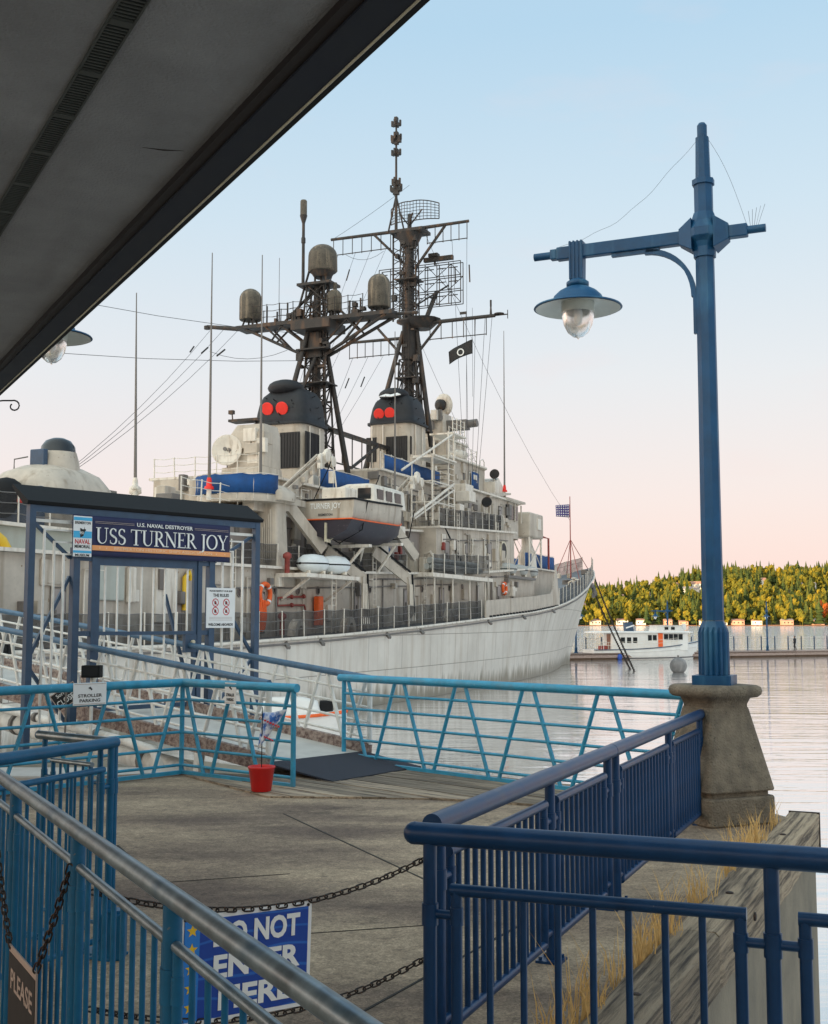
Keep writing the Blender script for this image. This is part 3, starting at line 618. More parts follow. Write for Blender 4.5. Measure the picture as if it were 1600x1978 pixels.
# pontoon, abutment and pipes under the gangway
MB().box((-7.2, 24.6, .45), (7, 9.0, 1.3), (GW, Vector((GA.x, GA.y, 0)), Vector((0, 0, 1)))).build('pontoon', M['pier_wall'], None, bevel=.06)
tag(bpy.data.objects['pontoon'], 'low grey concrete pontoon floating under the gangway', 'pontoon')
b = MB(); b.box((-6.2, 17.45, 1.1), (5.6, 1.0, 1.9)); tag(b.build('abutment', M['gang_floor'], None, bevel=.03), 'pale grey concrete abutment block behind the blue pipe railing', 'abutment')
for i, (x, y, z, r_) in enumerate(((-3.2, 17.9, 1.95, .17), (-4.0, 18.0, 2.35, .07))):
    t = thing('pipe', ['thick white insulated pipe running beside the gangway', 'thin white conduit running above the thick pipe beside the gangway'][i], 'pipe', (x, y, z))
    MB().path([Vector((.25, -.05, -.9)), Vector((.22, -.03, -.3)), Vector((.1, .05, -.06)), Vector((-.3, .3, .02)), GA * 9 + Vector((0, 0, .8))], r_, 14).build('pipe_run', M['white_paint'], t)
    for k in (1.2, 3.0, 5.0): MB().tube(GA * k + Vector((-.02, 0, .09 * k)), GA * (k + .08) + Vector((-.02, 0, .09 * k)), r_ * 1.12, n=14).build('clamp', M['ship_dark'], t)
# ---------------------------------------------------------------- gate on the gangway
GK = 4.4; gc = gfoot + GA * GK; gz = GZ + GS * GK; gn = Vector((GW.y, -GW.x, 0))
def gp(x, y, out=0.0):                 # pixel -> (across, up) in the gate's plane
    d = pix(x, y); p0 = gc + gn * out
    k = (p0.x * gn.x + p0.y * gn.y) / (d.x * gn.x + d.y * gn.y); P = Vector((d.x * k - p0.x, d.y * k - p0.y, 0))
    return (P.dot(GW), CAMZ + d.z * k - gz)
gate = thing('gangway_gate', 'slate blue steel gate with white bars, side wings and a black roof on the gangway', 'gate', (gc.x, gc.y, gz), math.atan2(GW.y, GW.x))
def G(u, z, d=0): return Vector((u, -d, z))     # gate frame: x across, -y towards the foot of the gangway
def gx(x, y): return gp(x, y)[0]
uL = gx(55, 1180); uR = gx(493, 1180); iL = gx(142, 1200); iR = gx(405, 1200); jL = gx(182, 1200); jR = gx(378, 1200)
zt = gp(66, 975)[1]; bl_ = -.55
for u, zz in ((uL, zt), (uR, zt)): MB().bx(u - .055, u + .055, -.055, .055, bl_, zz).build('post', M['gate_blue'], gate)
ztop = gp(150, 1072)[1]
for u in (iL, iR): MB().bx(u - .06, u + .06, -.06, .06, -.1, ztop + .12).build('post', M['gate_blue'], gate)
for u in (jL - .05, jR + .05): MB().bx(u - .045, u + .045, -.05, .05, 0, ztop).build('jamb', M['gate_blue'], gate)
MB().bx(uL + .056, uR - .056, -.05, .05, zt - .11, zt).build('header', M['gate_blue'], gate)
MB().bx(uL + .06, uR - .06, .02, .05, zt - .26, zt - .21).build('white_bar', M['white_paint'], gate)
MB().bx(iL + .065, jL - .1, -.04, .04, ztop - .09, ztop - .01).build('header', M['gate_blue'], gate); MB().bx(jR + .1, iR - .065, -.04, .04, ztop - .09, ztop - .01).build('header', M['gate_blue'], gate)
MB().bx(jL - .1, jR + .1, -.052, .052, ztop + .004, ztop + .09).build('header', M['gate_blue'], gate)
mz = gp(280, 1223)[1]
for x0, x1 in ((iL + .065, jL - .1), (jR + .1, iR - .065)): MB().bx(x0, x1, -.035, .035, mz - .04, mz + .04).build('rail', M['gate_blue'], gate)
door = MB(); dw0, dw1 = jL + .002, jR - .002
door.bx(dw0, dw0 + .07, -.03, .03, .05, ztop - .004); door.bx(dw1 - .07, dw1, -.03, .03, .05, ztop - .004)
door.bx(dw0 + .07, dw1 - .07, -.03, .03, ztop - .15, ztop - .004); door.bx(dw0 + .07, dw1 - .07, -.03, .03, mz - .03, mz + .03); door.bx(dw0 + .07, dw1 - .07, -.03, .03, .05, .12)
dr = door.build('door', M['gate_blue'], gate)
n = 8
for k in range(n):
    u = dw0 + .07 + (dw1 - dw0 - .14) * (k + .5) / n
    MB().bx(u - .013, u + .013, -.013, .013, mz + .03, ztop - .15).build('bar', M['white_paint'], dr); MB().bx(u - .013, u + .013, -.013, .013, .12, mz - .03).build('bar', M['white_paint'], dr)
MB().bx(dw1 - .25, dw1 - .002, -.045, .034, mz - .34, mz - .032).build('lock_box', M['gate_blue'], dr)
MB().tube((dw1 - .10, -.045, mz - .16), (dw1 - .10, -.09, mz - .16), .035, n=12).build('handle', M['cream'], dr)
# wings: nested white bars and dark braces
def wing(uo, ui, s_):
    zs = [zt - .36, zt - .55, zt - .74]; zb = [-.35, -.2, -.05]
    for k in range(3):
        u = uo + (ui - uo) * (.30 + .22 * k)
        MB().bx(u - .016, u + .016, -.016, .016, zb[k], zs[k]).build('bar', M['white_paint'], gate)
        MB().bx(min(u + .018 * s_, ui - .062 * s_), max(u + .018 * s_, ui - .062 * s_), -.015, .015, zs[k] - .03, zs[k] - .002).build('bar', M['white_paint'], gate)
    B = lambda a, c: MB().bar(G(*a, -.055), G(*c, -.055), .05, .05, (0, 1, 0)).build('brace', M['gate_blue'], gate)
    o_, i_ = uo + .05 * s_, ui - .06 * s_
    B((o_, zt - .25), (i_, ztop - .05)); B((i_, ztop - .35), (o_, .95)); B((o_, .80), (i_, -.1))
wing(uL, iL, 1); wing(uR, iR, -1)
for u in (jL, jR): MB().bar(G(u, .2, -.1), G(u + (.5 if u < 0 else -.0), 2.0, -.9), .05, .05).build('brace', M['gate_blue'], gate)
for u in (-.25, .25): MB().bar(G(u, zt - .11, -.06), G(u + .3 * (1 if u > 0 else -1), ztop + .1, -.06), .05, .05, (0, 1, 0)).build('brace', M['gate_blue'], gate)
rf = MB(); rf.prism([(-.08, .0), (.04, .0), (.40, .30), (.38, .345), (-.10, .05)], uL - .12, uR + .10, (Vector((0, 1, 0)), Vector((0, 0, 1)), Vector((1, 0, 0))), (0, 0, zt + .006)); 
rf.build('roof', M['black'], gate)
# serif capitals for the banner
TK, TN = .135, .05
def serif_text(word, h, mat):
    b = MB()
    def rib(pts, ws):
        for (p, q), (wa, wb) in zip(zip(pts, pts[1:]), zip(ws, ws[1:])):
            d = (Vector((*q, 0)) - Vector((*p, 0))); nn = Vector((-d.y, d.x, 0)).normalized()
            P, Q = Vector((*p, 0)), Vector((*q, 0))
            for s_ in (0,): b.add([P - nn * wa / 2, Q - nn * wb / 2, Q + nn * wb / 2, P + nn * wa / 2], [(0, 1, 2, 3)])
    def ser(x, y, w_=.26): rib([(x - w_ / 2, y), (x + w_ / 2, y)], [TN, TN])
    def arc(cx, cy, rx, ry, a0, a1, n=14, thick=lambda a: TN + (TK - TN) * abs(math.cos(a))):
        pts = []; ws = []
        for i in range(n + 1):
            a = a0 + (a1 - a0) * i / n; pts.append((cx + rx * math.cos(a), cy + ry * math.sin(a))); ws.append(thick(a))
        rib(pts, ws)
    x = 0
    for ch in word:
        o = x; X = lambda v: o + v; half = TN / 2
        if ch == 'U':
            rib([(X(.16), 1), (X(.16), .33)], [TK, TK]); arc(X(.42), .33, .26, .31, math.pi, 2 * math.pi, 16, lambda a: TN + (TK - TN) * max(0, -math.cos(a))); rib([(X(.68), .33), (X(.68), 1)], [TN, TN]); ser(X(.16), 1 - half, .32); ser(X(.68), 1 - half, .26); x += .86
        elif ch == 'S':
            arc(X(.28), .735, .19, .24, .45, math.pi * 1.5, 16, lambda a: TN + .06 * abs(math.cos(a))); arc(X(.28), .255, .21, .24, math.pi * .5, -math.pi * .87, 16, lambda a: TN + .08 * max(0, math.cos(a)))
            rib([(X(.17), .56), (X(.40), .43)], [TK, TK]); rib([(X(.45), .97), (X(.45), .78)], [.03, .05]); rib([(X(.09), .03), (X(.09), .24)], [.03, .05]); x += .58
        elif ch == 'T':
            rib([(X(.38), 0), (X(.38), .97)], [TK, TK]); rib([(X(.02), .975), (X(.74), .975)], [TN, TN]); ser(X(.38), half, .34); rib([(X(.03), 1), (X(.03), .8)], [.05, .03]); rib([(X(.73), 1), (X(.73), .8)], [.05, .03]); x += .78
        elif ch == 'R':
            rib([(X(.17), 0), (X(.17), 1)], [TK, TK]); ser(X(.17), half, .32); ser(X(.13), 1 - half, .24); arc(X(.30), .74, .24, .235, math.pi / 2, -math.pi / 2, 12); rib([(X(.17), .975), (X(.32), .975)], [TN, TN]); rib([(X(.17), .505), (X(.32), .505)], [TN, TN]); rib([(X(.34), .5), (X(.70), .02)], [TK * .9, TK * .9]); ser(X(.72), half, .16); x += .76
        elif ch == 'N':
            rib([(X(.15), 0), (X(.15), .98)], [TN, TN]); rib([(X(.13), .97), (X(.75), .03)], [TK, TK]); rib([(X(.75), 0), (X(.75), 1)], [TN, TN]); ser(X(.15), half, .26); ser(X(.10), 1 - half, .2); ser(X(.75), 1 - half, .26); x += .90
        elif ch == 'E':
            rib([(X(.17), 0), (X(.17), 1)], [TK, TK]); rib([(X(.04), .975), (X(.58), .975)], [TN, TN]); rib([(X(.04), .025), (X(.62), .025)], [TN, TN]); rib([(X(.17), .52), (X(.45), .52)], [TN, TN]); rib([(X(.57), 1), (X(.57), .8)], [.05, .03]); rib([(X(.61), 0), (X(.61), .2)], [.05, .03]); rib([(X(.45), .61), (X(.45), .43)], [.035, .035]); x += .68
        elif ch == 'J':
            rib([(X(.26), 1), (X(.26), .02)], [TK, TK]); arc(X(.06), .0, .20, .2, 0, -2.0, 10, lambda a: TN + .08 * max(0, math.cos(a))); ser(X(.26), 1 - half, .34); x += .46
        elif ch == 'O':
            arc(X(.44), .5, .37, .475, 0, 2 * math.pi, 32); x += .90
        elif ch == 'Y':
            rib([(X(.40), 0), (X(.40), .46)], [TK, TK]); rib([(X(.10), .98), (X(.40), .44)], [TK, TK * .9]); rib([(X(.68), .98), (X(.41), .44)], [TN, TN]); ser(X(.40), half, .32); ser(X(.10), 1 - half, .28); ser(X(.68), 1 - half, .22); x += .78
        elif ch == ' ': x += .30
    for i, v in enumerate(b.v): b.v[i] = ((v[0] - x / 2) * h, (v[1] - .5) * h, v[2])
    return b, x * h
# banner
u0, zb1 = gp(141, 997, .09); u1, zb2 = gp(445, 1013, .09); _, zb0 = gp(141, 1075, .09); zb1 = (zb1 + zb2) / 2; zb0 = (zb0 + gp(441, 1084, .09)[1]) / 2
BW = u1 - u0; BH = zb1 - zb0
bo = gc + GW * ((u0 + u1) / 2) + gn * .085 + Vector((0, 0, gz + (zb0 + zb1) / 2))
ban = thing('banner', 'navy banner with white ship name and orange stripe hung on the gangway gate', 'banner'); ban.matrix_world = frame(bo, GW, (0, 0, 1))
b = MB(); nx_, ny_ = 40, 12; vs = []
for j in range(ny_ + 1):
    for i in range(nx_ + 1):
        X_, Y_ = BW * (i / nx_ - .5), BH * (j / ny_ - .5); vs.append((X_, Y_, .012 * math.sin(i * .55 + j * .35) * (1 - (2 * j / ny_ - 1) ** 2) * .5))
b.add(vs, [(j * (nx_ + 1) + i, j * (nx_ + 1) + i + 1, (j + 1) * (nx_ + 1) + i + 1, (j + 1) * (nx_ + 1) + i) for j in range(ny_) for i in range(nx_)], True)
o = b.build('cloth', M['navy_cloth'], ban); sm = o.modifiers.new('solid', 'SOLIDIFY'); sm.thickness = .004
def flat(par, x0, x1, y0, y1, z, mat, name): return MB().bx(x0, x1, y0, y1, z - .0008, z + .0008).build(name, mat, par)
def txt(par, s_, size, x, y, z, mat, bold=0, sx_=1, name='lettering', fit=None, rot=0, spacing=1.0):
    me = text_mesh(s_, size, mat, bold, sx_, spacing=spacing)
    if fit:
        xs_ = [v.co.x for v in me.vertices]; k = fit / (max(xs_) - min(xs_))
        for v in me.vertices: v.co.x *= k
    return inst(name, me, par, (x, y, z), (0, 0, rot))
hx, hy = BW / 2, BH / 2; zf = .016
lw = BW * .112
flat(ban, -hx + lw, hx - .004, -hy + BH * .145, -hy + BH * .27, zf, M['apricot'], 'stripe')
flat(ban, -hx + .006, -hx + lw - .012, -hy - .02, hy - .02, zf + .001, M['white'], 'logo_panel')
flat(ban, -hx + .01, -hx + lw - .016, -hy + BH * .43, -hy + BH * .60, zf + .003, M['cyan'], 'logo_sea'); flat(ban, -hx + .01, -hx + lw - .016, hy - BH * .14, hy - BH * .06, zf + .003, M['cyan'], 'logo_star_band'); flat(ban, -hx + .01, -hx + lw - .016, -hy + BH * .06, -hy + BH * .12, zf + .003, M['cyan'], 'logo_star_band')
lx = -hx + lw / 2 - .003
MB().prism([(x_ * BH * .9, y_ * BH * 1.0) for x_, y_ in [(-.085, .13), (-.07, .02), (.06, .06), (.10, .075), (.085, .115), (.055, .11), (.05, .17), (.035, .11), (.0, .10), (-.05, .125)]], 0, .0012, None, (lx, hy - BH * .46, zf + .005)).build('logo_ship', M['ink'], ban)
MB().prism([(x_ * BH * .9, y_ * BH * 1.0) for x_, y_ in [(-.085, .05), (.08, .09), (.02, -.06), (-.075, -.10)]], 0, .0012, None, (lx, hy - BH * .46, zf + .0055)).build('logo_hull', M['ink'], ban)
txt(ban, '951', BH * .09, lx - .015, hy - BH * .45, zf + .008, M['letter'], .001); txt(ban, 'BREMERTON', .06, lx, hy - BH * .20, zf + .005, M['ink'], .001, fit=lw * .8)
txt(ban, 'NAVAL', .105, lx, -hy + BH * .335, zf + .005, M['print_red'], .002, fit=lw * .78); txt(ban, 'MEMORIAL', .07, lx, -hy + BH * .215, zf + .005, M['ink'], .0015, fit=lw * .8); txt(ban, 'MUSEUM', .055, lx, -hy + BH * .005, zf + .005, M['ink'], .001, fit=lw * .72)
sb, sw = serif_text('USS TURNER JOY', BH * .40, M['letter']); kx = (BW - lw) * .955 / sw
for i, v in enumerate(sb.v): sb.v[i] = (v[0] * kx + lw / 2, v[1] - BH * .0 + BH * .02, zf + .004)
sb.build('lettering', M['letter'], ban)
txt(ban, 'U.S. NAVAL DESTROYER', BH * .135, lw / 2, hy - BH * .155, zf + .004, M['letter'], .0015, fit=BW * .36)
for s_ in (-1, 1):
    for k in (-1, 1): flat(ban, lw / 2 + s_ * BW * .195, lw / 2 + s_ * BW * .43, hy - BH * .155 + k * .012 - .003, hy - BH * .155 + k * .012 + .003, zf + .002, M['tan'], 'rule_line')
M['pale_apricot'] = paint('banner_pale', (.88, .58, .36), .6, .03, 2)
txt(ban, 'BREMERTON HISTORIC SHIPS ASSOCIATION', BH * .10, lw / 2, -hy + BH * .2075, zf + .004, M['pale_apricot'], .001, fit=BW * .63)
def star(r1): return [((r1 if i % 2 == 0 else r1 * .42) * math.sin(i * math.pi / 5), (r1 if i % 2 == 0 else r1 * .42) * math.cos(i * math.pi / 5)) for i in range(10)]
for k in (-.40, -.36, .345, .405): MB().prism(star(.018), 0, .001, None, (lw / 2 + k * BW, -hy + BH * .2075, zf + .003)).build('star', M['pale_apricot'], ban)
# rules board on the right wing
ru0, rz1 = gp(400, 1135, .1); ru1, _ = gp(455, 1137, .1); _, rz0 = gp(398, 1213, .1)
RW, RH = ru1 - ru0, rz1 - rz0
rb_ = thing('rules_board', 'white rules board with four prohibition symbols fixed to the gate wing', 'sign'); rb_.matrix_world = frame(gc + GW * ((ru0 + ru1) / 2) + gn * .09 + Vector((0, 0, gz + (rz0 + rz1) / 2)), GW, (0, 0, 1))
MB().bx(-RW / 2, RW / 2, -RH / 2, RH / 2, -.006, .002).build('board', M['white'], rb_)
txt(rb_, 'PLEASE RESPECT OUR SHIP', .04, 0, RH * .42, .004, M['ink'], .001, fit=RW * .8); txt(rb_, 'THE RULES', .075, 0, RH * .31, .004, M['ink'], .002, fit=RW * .55)
txt(rb_, 'WELCOME ABOARD!!', .06, 0, -RH * .42, .004, M['ink'], .002, fit=RW * .86)
for i in (-1, 1):
    for j in (0, 1):
        cx, cy = i * RW * .19, RH * (.13 - .21 * j); rr = RW * .115
        n = 20; ring = MB(); ring.add([(cx + rr * math.cos(6.2832 * k / n), cy + rr * math.sin(6.2832 * k / n), .004) for k in range(n)] + [(cx + rr * .8 * math.cos(6.2832 * k / n), cy + rr * .8 * math.sin(6.2832 * k / n), .004) for k in range(n)], [(k, (k + 1) % n, n + (k + 1) % n, n + k) for k in range(n)]); ring.build('symbol_ring', M['print_red'], rb_)
        MB().bar((cx - rr * .6, cy + rr * .6, .0045), (cx + rr * .6, cy - rr * .6, .0045), .012, .001).build('symbol_bar', M['print_red'], rb_)
        MB().prism([(-.02, -.03), (.018, -.03), (.024, .0), (.008, .03), (-.015, .026), (-.026, .004)], 0, .0008, None, (cx, cy, .0035)).build('symbol', M['ink'], rb_)
for k in range(3): flat(rb_, -RW * .4, RW * .4, -RH * (.24 + .035 * k), -RH * (.232 + .035 * k), .003, M['tan'], 'small_print')
# ---------------------------------------------------------------- lamp and pedestal
LY = 12.9; lb = at_y(1381, 1322, LY); PX, PY = lb.x, LY
ped = thing('lamp_pedestal', 'tapered concrete pedestal with a rounded rim under the street lamp', 'pedestal', (PX, PY, DZ), R(24))
ph = lb.z - DZ
def sq(h, r_): return [Vector((sx_ * h, sy_ * h, 0)) for sx_, sy_ in ((-1, -1), (1, -1), (1, 1), (-1, 1))]
def rsq(h, z, c=.05, n=3):
    pts = []
    for i, (sx_, sy_) in enumerate(((1, 1), (-1, 1), (-1, -1), (1, -1))):
        for k in range(n + 1):
            a = i * math.pi / 2 + math.pi / 2 * k / n; pts.append(Vector((sx_ * (h - c) + c * math.cos(a), sy_ * (h - c) + c * math.sin(a), z)))
    return pts
MB().loft([rsq(.42, .004), rsq(.43, .02), rsq(.43, .27), rsq(.42, .29)], smooth=False).build('plinth', M['concrete'], ped)
MB().loft([rsq(.385, .291), rsq(.385, .345)], smooth=False).build('neck', M['concrete'], ped)
MB().loft([rsq(.425, .346), rsq(.43, .36), rsq(.262, ph - .26), rsq(.255, ph - .235)], smooth=False).build('shaft', M['concrete'], ped)
MB().loft([rsq(.25, ph - .236), rsq(.25, ph - .20), rsq(.29, ph - .135, .1), rsq(.345, ph - .125, .1), rsq(.375, ph - .10, .12), rsq(.385, ph - .062, .12), rsq(.375, ph - .022, .12), rsq(.34, ph, .1)], smooth=True).build('rim', M['concrete'], ped)
AV = Vector((-1.72, .77, 0)).normalized()
lamp = thing('street_lamp', 'blue steel street lamp with a cross-shaped head on the concrete pedestal', 'street lamp', (PX, PY, lb.z), math.atan2(AV.y, AV.x))
def hz(y): return at_y(1381, y, LY).z - lb.z
k = .0056
MB().loft([rsq(.205, 0, .012, 1), rsq(.205, hz(1304), .012, 1)], smooth=False).build('foot', M['lamp_blue'], lamp)
fl = []                      # fluted base
for z, r_ in ((hz(1304), .168), (hz(1222), .166), (hz(1212), .15), (hz(1200), .118)):
    ring = []
    for i in range(48):
        a = 2 * math.pi * i / 48 + R(22.5); d = r_ * math.cos(math.pi / 8) / math.cos(((a - R(22.5)) % (math.pi / 4)) - math.pi / 8)
        if r_ > .16 and i % 3 == 1: d -= .022
        ring.append(Vector((d * math.cos(a), d * math.sin(a), z + .003)))
    fl.append(ring)
MB().loft(fl, smooth=False).build('fluted_base', M['lamp_blue'], lamp)
def octa(r_, z): return [Vector((r_ * math.cos(R(22.5) + i * math.pi / 4), r_ * math.sin(R(22.5) + i * math.pi / 4), z)) for i in range(8)]
MB().loft([octa(.118, hz(1199)), octa(.108, hz(800)), octa(.104, hz(497))], smooth=False).build('shaft', M['lamp_blue'], lamp)
cb = MB(); cb.loft([octa(.125, hz(498)), octa(.13, hz(480)), octa(.15, hz(470)), octa(.205, hz(462)), octa(.205, hz(446)), octa(.15, hz(430)), octa(.115, hz(412))], smooth=False)
for s_ in (1, -1): 
    cb.loft([[Vector((s_ * x, y_, z_ + hz(455))) for y_, z_ in ((-h_, -h_ * 1.2), (h_, -h_ * 1.2), (h_, h_ * 1.2), (-h_, h_ * 1.2))] for x, h_ in ((.12, .15), (.22, .10), (.27, .075))], smooth=False)
cb.build('cross_block', M['lamp_blue'], lamp, bevel=.008)
um = MB(); um.loft([octa(.105, hz(413)), octa(.105, hz(358))], smooth=False); um.loft([octa(.125, hz(358)), octa(.125, hz(348))], smooth=False); um.loft([octa(.085, hz(347)), octa(.075, hz(266))], smooth=False); um.tube((0, 0, hz(266)), (0, 0, hz(243)), .055, n=12); um.tube((0, 0, hz(243)), (0, 0, hz(238)), .055, .035, n=12); um.build('finial', M['lamp_blue'], lamp)
az = hz(455)
ar = MB(); ar.bx(.26, 1.70, -.055, .055, az - .075, az + .075); ar.bx(1.70, 1.78, -.05, .05, az - .06, az + .06); ar.tube((1.77, 0, az), (1.98, 0, az), .045, n=12); ar.build('arm', M['lamp_blue'], lamp, bevel=.012)
st_ = MB(); st_.bx(-.47, -.26, -.055, .055, az - .07, az + .07); st_.tube((-.46, 0, az), (-.66, 0, az), .045, n=12); st_.build('stub_arm', M['lamp_blue'], lamp, bevel=.012)
br = MB(); pts = []
for i in range(13):
    a = math.pi / 2 * i / 12; pts.append((.098 + .55 * (1 - math.cos(a)), -.08 - .60 * (1 - math.sin(a))))
pts2 = [(x + .055, z - .0) if i < 5 else (x + .02, z - .055) for i, (x, z) in enumerate(pts)]
for (p, q, p2, q2) in zip(pts, pts[1:], pts2, pts2[1:]):
    br.add([Vector((p[0], y_, az + p[1])) for y_ in (-.03, .03)] + [Vector((q[0], y_, az + q[1])) for y_ in (-.03, .03)] + [Vector((p2[0], y_, az + p2[1])) for y_ in (-.03, .03)] + [Vector((q2[0], y_, az + q2[1])) for y_ in (-.03, .03)], [(0, 1, 3, 2), (4, 6, 7, 5), (0, 2, 6, 4), (1, 5, 7, 3)])
br.bx(.5, 1.05, -.03, .03, az - .115, az - .078); br.bx(.092, .135, -.03, .03, az - 1.1, az - .68); br.build('bracket', M['lamp_blue'], lamp)
HX = 1.46
hd = MB(); hd.loft([[Vector((HX + x * q, y_ * q, z)) for x, y_ in ((-.085, -.07), (.085, -.07), (.085, .07), (-.085, .07))] for z, q in ((az - .34, .92), (az + .11, 1))], smooth=False)
for i in range(4): hd.bx(HX - .075 + .045 * i, HX - .055 + .045 * i, -.078, .078, az - .33, az + .12)
hd.build('drop_bracket', M['lamp_blue'], lamp)
MB().lathe([(.09, -.42), (.13, -.40), (.13, -.36), (.09, -.33)], (HX, 0, az), 20).lathe([(.30, -.60), (.28, -.53), (.22, -.47), (.13, -.42)], (HX, 0, az), 24).build('hood', M['lamp_blue'], lamp)
sh = MB().lathe([(.51, -.665), (.50, -.65), (.30, -.592), (.30, -.600), (.495, -.672), (.51, -.665)], (HX, 0, az), 40, caps=False).build('lamp_shade', M['lamp_blue'], lamp)
M['shade_in'] = paint('shade_enamel', (.60, .60, .55), .4, .1, 3)
MB().lathe([(.488, -.6755), (.305, -.606), (.19, -.603)], (HX, 0, az), 40, caps=False).build('reflector', M['shade_in'], sh)
MB().lathe([(.19, -.604), (.19, -.70), (.185, -.72)], (HX, 0, az), 24, caps=False).build('collar', M['shade_in'], lamp)
gl = MB().lathe([(.184, -.70), (.186, -.76), (.165, -.86), (.12, -.95), (.06, -1.0), (.012, -1.012), (.010, -1.03)], (HX, 0, az), 32, caps=False).build('globe', M['globe'], lamp)
MB().lathe([(.05, -.64), (.07, -.72), (.06, -.84), (.02, -.88)], (HX, 0, az), 14).build('bulb', M['white'], lamp)
MB().path([(1.75 - 1.68 * u, .02 * math.sin(9 * u), az + .06 + (hz(272) - az - .06) * u - .22 * math.sin(math.pi * u) + .012 * math.sin(25 * u)) for u in [i / 20 for i in range(21)]], .0018, 5).build('wire', M['wire'], lamp)
MB().path([(-.07 - .39 * u, .01 * math.sin(8 * u), hz(272) + (az + .07 - hz(272)) * u + .10 * math.sin(math.pi * u)) for u in [i / 14 for i in range(15)]], .0018, 5).build('wire', M['wire'], lamp)
for i in range(5): MB().tube((-.50 - .02 * i, 0, az + .04), (-.47 - .05 * i, .04 * (i - 2), az + .24), .002, n=4).build('bird_spike', M['wire'], lamp)
# the lamp whose head shows past the roof edge
p2 = at_y(98, 650, 15.2)
l2 = copy_tree(lamp); l2.location = (p2.x - 1.46 + .02, 15.2, p2.z - (az - .66)); l2.rotation_euler = (0, 0, 0); l2['label'] = 'street lamp whose shade and globe show past the dark roof edge'
MB().bx(p2.x - 1.46 - .35, p2.x - 1.46 + .39, 14.85, 15.55, -1, l2.location.z - .002).build('lamp_footing', M['concrete'], None, bevel=.04); tag(bpy.data.objects['lamp_footing'], 'concrete footing carrying the lamp half hidden by the roof', 'footing')
# ---------------------------------------------------------------- roof overhang
def rp_(px, py, z): return at_z(px, py, z)
RZ = 6.55; rA = rp_(830, 0, RZ); rB = rp_(10, 755, RZ); rd = (rB - rA).normalized(); rn = Vector((-rd.y, rd.x, 0))
roof = thing('roof_overhang', 'dark overhanging roof with grey stucco soffit and a pale drip strip along its edge', 'roof', (rA.x, rA.y, RZ), math.atan2(rd.y, rd.x))
# local: x along the edge, +y inboard (left)
X0, X1 = -7.0, 15.5
MB().bx(X0, X1, .26, 9.0, .05, .30).build('soffit', M['soffit'], roof)
MB().bx(X0, X1, .205, .262, .012, .08).build('trim', M['bronze'], roof)
MB().bx(X0, X1, .045, .204, 0, .30).build('fascia', M['fascia'], roof)
MB().bx(X0, X1, -.004, .030, .002, .34).build('gutter', M['black'], roof)
MB().tube((X0, .037, .0), (X1, .037, .0), .006, n=8).build('drip_strip', M['cream'], roof)
MB().bx(X0, X1, -.004, 9.0, .301, .42).build('roof_deck', M['black'], roof)
vs_ = rp_(258, 0, RZ + .05); ve = (vs_ - rA); vy = ve.dot(rn)
vent = MB().bx(X0, X1, vy - .055, vy - .045, .040, .0495).bx(X0, X1, vy + .045, vy + .055, .040, .0495).build('vent_frame', M['vent'], roof)
MB().bx(X0, X1, vy - .045, vy + .045, .0480, .0496).build('vent_back', M['black'], vent)
slm = MB().bx(-.006, .006, -.044, .044, .042, .0478).mesh('slat', M['vent']); wide = MB().bx(-.022, .022, -.0445, .0445, .038, .0479).mesh('slat', M['vent'])
x = -1.2; i = 0
while x < 5.2:
    inst('slat', wide if i % 18 == 0 else slm, vent, (x, vy, 0)); x += .028; i += 1
MB().path([Vector((2.033, .522, .0495)), Vector((2.014, .42, .0495)), Vector((1.976, .323, .0495))], [.001, .005, .001], 6).build('crack', M['bronze'], roof)
for x in (-3.0, 6.5): MB().bx(x - .2, x + .2, 7.6, 8.0, DZ - RZ, .05).build('column', M['concrete'], roof)
# scroll bracket poking in at the left
p = at_y(-55, 778, 10.5); t = thing('scroll_bracket', 'small black wrought iron scroll bracket under the roof edge', 'bracket', p)
pts = [Vector((-.6, 0, .02)), Vector((.1, 0, .0)), Vector((.28, 0, .02)), Vector((.36, 0, .02))] + [Vector((.38 + .055 * (1 - i * .045) * math.sin(i * .5), 0, -.03 + .052 * (1 - i * .045) * math.cos(i * .5))) for i in range(12)]
MB().path(pts, .007, 8).build('scroll', M['black'], t); MB().bx(-.75, -.6, -.06, .06, DZ - p.z, .4).build('post', M['black'], t)
